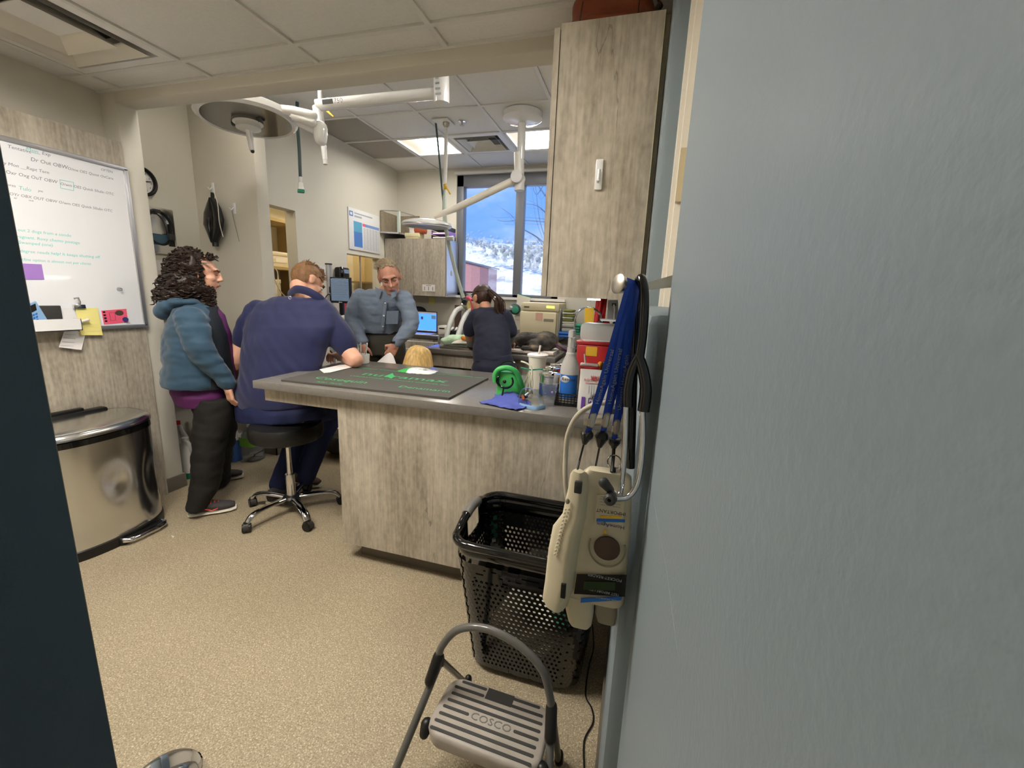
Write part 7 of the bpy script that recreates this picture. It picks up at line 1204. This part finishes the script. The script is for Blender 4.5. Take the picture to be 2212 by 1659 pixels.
for u in (1045, 1089): a = oY(u, 795, 3.13); shoe(wd_, (a.x, 3.05, 0), (a.x, 3.30, 0), 'shoe', 'sole', .043)
for W0, W1 in ((oY(1015, 712, 3.27), WL), (oY(1102, 716, 3.28), WRd)): mb = MB(); limb(mb, [W0, W0.lerp(W1, .5), W1], [.05, .045, .036]); blob('undersleeve', mb, 'greysleeve', wd_, .007, 2, folds(.003, 30)); O('wrist_band', MB().chain([W1, W1 + (W1 - W0).normalized() * .03], [.037, .033]), 'black', wd_)
mb = shell(P, lambda x_, y_, z_: z_ > .03 + .5 * max(0, y_ - .03) or y_ < -.005, (.080, .103, .098), seed=8, amp=.003); hb = O('hair', mb, 'hair_brunette', wd_, 0); mb = MB()
pt0 = P(0, -.115, .03)
for k in range(150): j = V((rr.gauss(0, 1), rr.gauss(0, 1), rr.gauss(0, 1))); e = oY(1083 + rr.gauss(0, 6), 686 + rr.gauss(0, 7), 3.22 + rr.gauss(0, .015)); mb.tube(bez([pt0 + j * .008, oY(1076, 650, 3.25) + j * .014, oY(1078, 668, 3.22) + j * .016, e], 4), [.0035] * 10 + [.0025, .0015, .0008], 4)
for k in range(70): y0 = rr.uniform(-.02, .05); x_ = rr.choice((-1, 1)) * .078; mb.tube(bez([P(x_ * .8, y0 + .02, .06), P(x_, y0 - .03, .045), P(x_ * .7, -.09, .035), pt0], 4), .0028, 4)
c_ = O('ponytail', mb, 'hair_brunette', hb, 0); c_['kind'] = 'stuff'; O('hair_tie', MB().ell(pt0, .022), 'black', wd_); O('hair_clip', MB().ell(oY(1069, 645, 3.24), (.012, .01, .018)), 'white', wd_)
# ------------------------------------------------------------------ E: blond person low behind the counter
eb = thing('person', 'person with straight blond hair crouching low behind the treatment counter', 'person', (oY(905, 790, 2.9).x, 2.9, 0)); HE = oY(906, 790, 2.9); mb = MB(); P, M = head(mb, HE, (-.1, 1, -.2), (0, 0, 1), 1.08); c = HE; mb.chain([P(0, -.02, -.07), c + V((0, 0, -.2))], [.045, .05]); mb.loft([(c + V((0, .0, -.2)), V((.13, 0, 0)), V((0, .07, 0))), (c + V((0, .0, -.35)), V((.15, 0, 0)), V((0, .1, 0))), (V((c.x, 2.9, .32)), V((.15, 0, 0)), V((0, .11, 0)))], True, 16)
for s in (-1, 1): limb(mb, [V((c.x + .09 * s, 2.92, .3)), V((c.x + .15 * s, 3.22, .30)), V((c.x + .13 * s, 2.98, .06)), V((c.x + .13 * s, 3.1, .04))], [.08, .06, .045, .035]); limb(mb, [c + V((.16 * s, 0, -.24)), c + V((.2 * s, .1, -.42)), c + V((.1 * s, .3, -.42))], [.042, .038, .026]); hand(mb, c + V((.1 * s, .3, -.42)), V((-.2 * s, 1, 0)), V((0, 0, -1)), -s, .4, .85)
blob('body', mb, 'skin', eb, .007, 3); face(eb, P, M)
mb = MB(); mb.loft([(c + V((0, 0, -.17)), V((.08, 0, 0)), V((0, .07, 0))), (c + V((0, 0, -.22)), V((.17, 0, 0)), V((0, .09, 0))), (c + V((0, 0, -.4)), V((.17, 0, 0)), V((0, .12, 0))), (V((c.x, 2.9, .3)), V((.17, 0, 0)), V((0, .13, 0)))], True, 24); blob('sweater', mb, 'slacks', eb, .01, 3); mb = MB()
for s in (-1, 1): limb(mb, [V((c.x + .09 * s, 2.92, .28)), V((c.x + .15 * s, 3.22, .30)), V((c.x + .13 * s, 2.98, .09))], [.1, .075, .06])
blob('trousers', mb, 'navypants', eb, .01, 3)
for s in (-1, 1): shoe(eb, (c.x + .13 * s, 2.95, 0), (c.x + .14 * s, 3.2, 0), 'shoe', 'sole', .042)
mb = shell(P, lambda x_, y_, z_: z_ > .02 or y_ < .03, (.082, .105, .1), seed=12, amp=.002); hb = O('hair', mb, 'hair_blond', eb, 0); mb = MB()
for k in range(420):
    a = rr.uniform(math.pi * .98, math.pi * 2.02); x_, y_ = .088 * math.cos(a), -.012 + .108 * math.sin(a); part = -.012; jx = rr.gauss(0, .004); mb.tube(bez([P(part + jx + x_ * .12, y_ * .35, .14), P(x_ * .78, y_ * .9, .112), P(x_ * 1.1, y_ * 1.12, .03), P(x_ * 1.25 + jx, y_ * 1.15, -.08), P(x_ * 1.3 + jx * 3, y_ * 1.15, -.17 - rr.random() * .06)], 4), [.0042] * 14 + [.003, .002, .001], 4)
c_ = O('strands', mb, 'hair_blond', hb, 0); c_['kind'] = 'stuff'
# ------------------------------------------------------------------ dogs
dg_ = thing('dog', 'black and tan dog lying on its side on the treatment table', 'dog', (-1.05, 3.66, TT)); DZ = TT + .037
def dp(u, v, Y=3.64): return oY(u, v, Y)
mb = MB(); rp, ms, chs = dp(1178, 728), dp(1140, 730), dp(1095, 730); mb.ell((rp.x, 3.68, DZ + .075), (.11, .11, .085)); mb.ell((rp.x - .09, 3.67, DZ + .07), (.11, .10, .07)); mb.ell((ms.x, 3.67, DZ + .07), (.15, .11, .072)); mb.ell((chs.x, 3.68, DZ + .075), (.15, .12, .08))
mb.chain([(chs.x - .05, 3.68, DZ + .08), (chs.x - .2, 3.7, DZ + .07)], [.075, .055]); mb.ell((chs.x - .27, 3.71, DZ + .06), (.075, .06, .055)); mb.chain([(chs.x - .3, 3.7, DZ + .05), (chs.x - .4, 3.68, DZ + .04)], [.038, .024])
mb.ell((chs.x - .22, 3.64, DZ + .09), (.04, .012, .03))
mb.ell((rp.x - .02, 3.60, DZ + .075), (.085, .055, .07)); limb(mb, [V((rp.x - .03, 3.58, DZ + .06)), V((rp.x - .11, 3.55, DZ + .045)), V((rp.x - .05, 3.535, DZ + .03)), V((rp.x - .10, 3.50, DZ + .022)), V((rp.x - .15, 3.49, DZ + .02))], [.05, .035, .022, .02, .024]); limb(mb, [V((rp.x + .02, 3.62, DZ + .04)), V((rp.x - .06, 3.56, DZ + .03)), V((rp.x + .0, 3.53, DZ + .022)), V((rp.x - .04, 3.505, DZ + .02)), V((rp.x - .07, 3.495, DZ + .02))], [.045, .032, .02, .019, .023])
for dy in (0, .03): limb(mb, [V((chs.x - .02, 3.62 + dy, DZ + .05)), V((chs.x - .06, 3.53 + dy * .5, DZ + .035)), V((chs.x + .02, 3.51, DZ + .025)), V((chs.x - .05, 3.50, DZ + .02))], [.045, .028, .022, .022])
limb(mb, [V((rp.x + .09, 3.69, DZ + .05)), V((rp.x + .15, 3.66, DZ + .025)), V((rp.x + .24, 3.62, DZ + .022)), V((rp.x + .30, 3.6, DZ + .02))], [.03, .024, .03, .012])
mat('dogcoat', (70, 64, 58), .75); 
def _dog():
    nt = MATS['dogcoat'].node_tree; p = nt.nodes['Principled BSDF']; N = nt.nodes.new; tc = N('ShaderNodeTexCoord'); n = N('ShaderNodeTexNoise'); n.inputs['Scale'].default_value = 7; n.inputs['Detail'].default_value = 4; r = N('ShaderNodeValToRGB'); e = r.color_ramp.elements; e[0].position = .42; e[0].color = L(38, 35, 33); e[1].position = .56; e[1].color = L(96, 90, 82); k = e.new(.66); k.color = L(150, 124, 92)
    mp = N('ShaderNodeMapping'); mp.inputs['Scale'].default_value = (60, 160, 160); n2 = N('ShaderNodeTexNoise'); n2.inputs['Scale'].default_value = 2; b = N('ShaderNodeBump'); b.inputs['Strength'].default_value = .6; b.inputs['Distance'].default_value = .006
    for a, c in ((tc.outputs['Object'], n.inputs['Vector']), (n.outputs[0], r.inputs[0]), (r.outputs[0], p.inputs['Base Color']), (tc.outputs['Object'], mp.inputs[0]), (mp.outputs[0], n2.inputs['Vector']), (n2.outputs[0], b.inputs['Height']), (b.outputs[0], p.inputs['Normal'])): nt.links.new(a, c)
_dog(); blob('body', mb, 'dogcoat', dg_, .006, 3, folds(.003, 40)); O('leash', MB().tube(bez([V((rp.x + .1, 3.6, DZ + .06)), V((rp.x + .18, 3.58, DZ + .03)), V((rp.x + .26, 3.56, DZ + .008))], 5), .006, 6), 'purple', dg_); O('nose', MB().ell((chs.x - .425, 3.677, DZ + .045), .014), 'black', dg_)
for i, (s, o_) in enumerate(((-.15, 3.485), (-.07, 3.49))):
    for k in range(3): O('toe', MB().ell((rp.x + s - .012, o_ - .006 + k * .012 - .006, DZ + .016), (.013, .008, .011), None, 10, 7), 'dogtan' if k else 'dogblack', dg_)
d2 = thing('dog', 'black furry dog lying on the floor beyond the rolling stool', 'dog', fl(718, 985)); q = fl(728, 985); mb = MB(); q = V((q.x, q.y, 0)); mb.ell(q + V((.05, .05, .12)), (.22, .15, .115)); mb.ell(q + V((.3, .1, .12)), (.18, .14, .115)); mb.chain([q + V((-.1, .0, .16)), q + V((-.2, .0, .2))], [.09, .07]); mb.ell(q + V((-.24, -.02, .2)), (.08, .065, .06)); mb.chain([q + V((-.29, -.03, .18)), q + V((-.36, -.05, .17))], [.035, .025])
for s in (-1, 1): mb.ell(q + V((-.2, .06 * s - .02, .25)), (.03, .012, .035)); limb(mb, [q + V((-.1, .08 * s, .1)), q + V((-.12, .1 * s, .04)), q + V((-.26, .09 * s, .03))], [.05, .035, .03]); limb(mb, [q + V((.35, .1 * s + .08, .1)), q + V((.25, .14 * s + .08, .05)), q + V((.18, .15 * s + .08, .03))], [.07, .045, .032])
limb(mb, [q + V((.46, .1, .08)), q + V((.56, .05, .04)), q + V((.62, -.02, .03))], [.04, .03, .015]); blob('body', mb, 'dogblack', d2, .009, 2, folds(.008, 30)); O('nose', MB().ell(q + V((-.385, -.055, .175)), .014), 'black', d2)
for s in (-1, 1): O('eye', MB().ell(q + V((-.30, -.02 + .035 * s, .225)), .009), 'iris', d2)
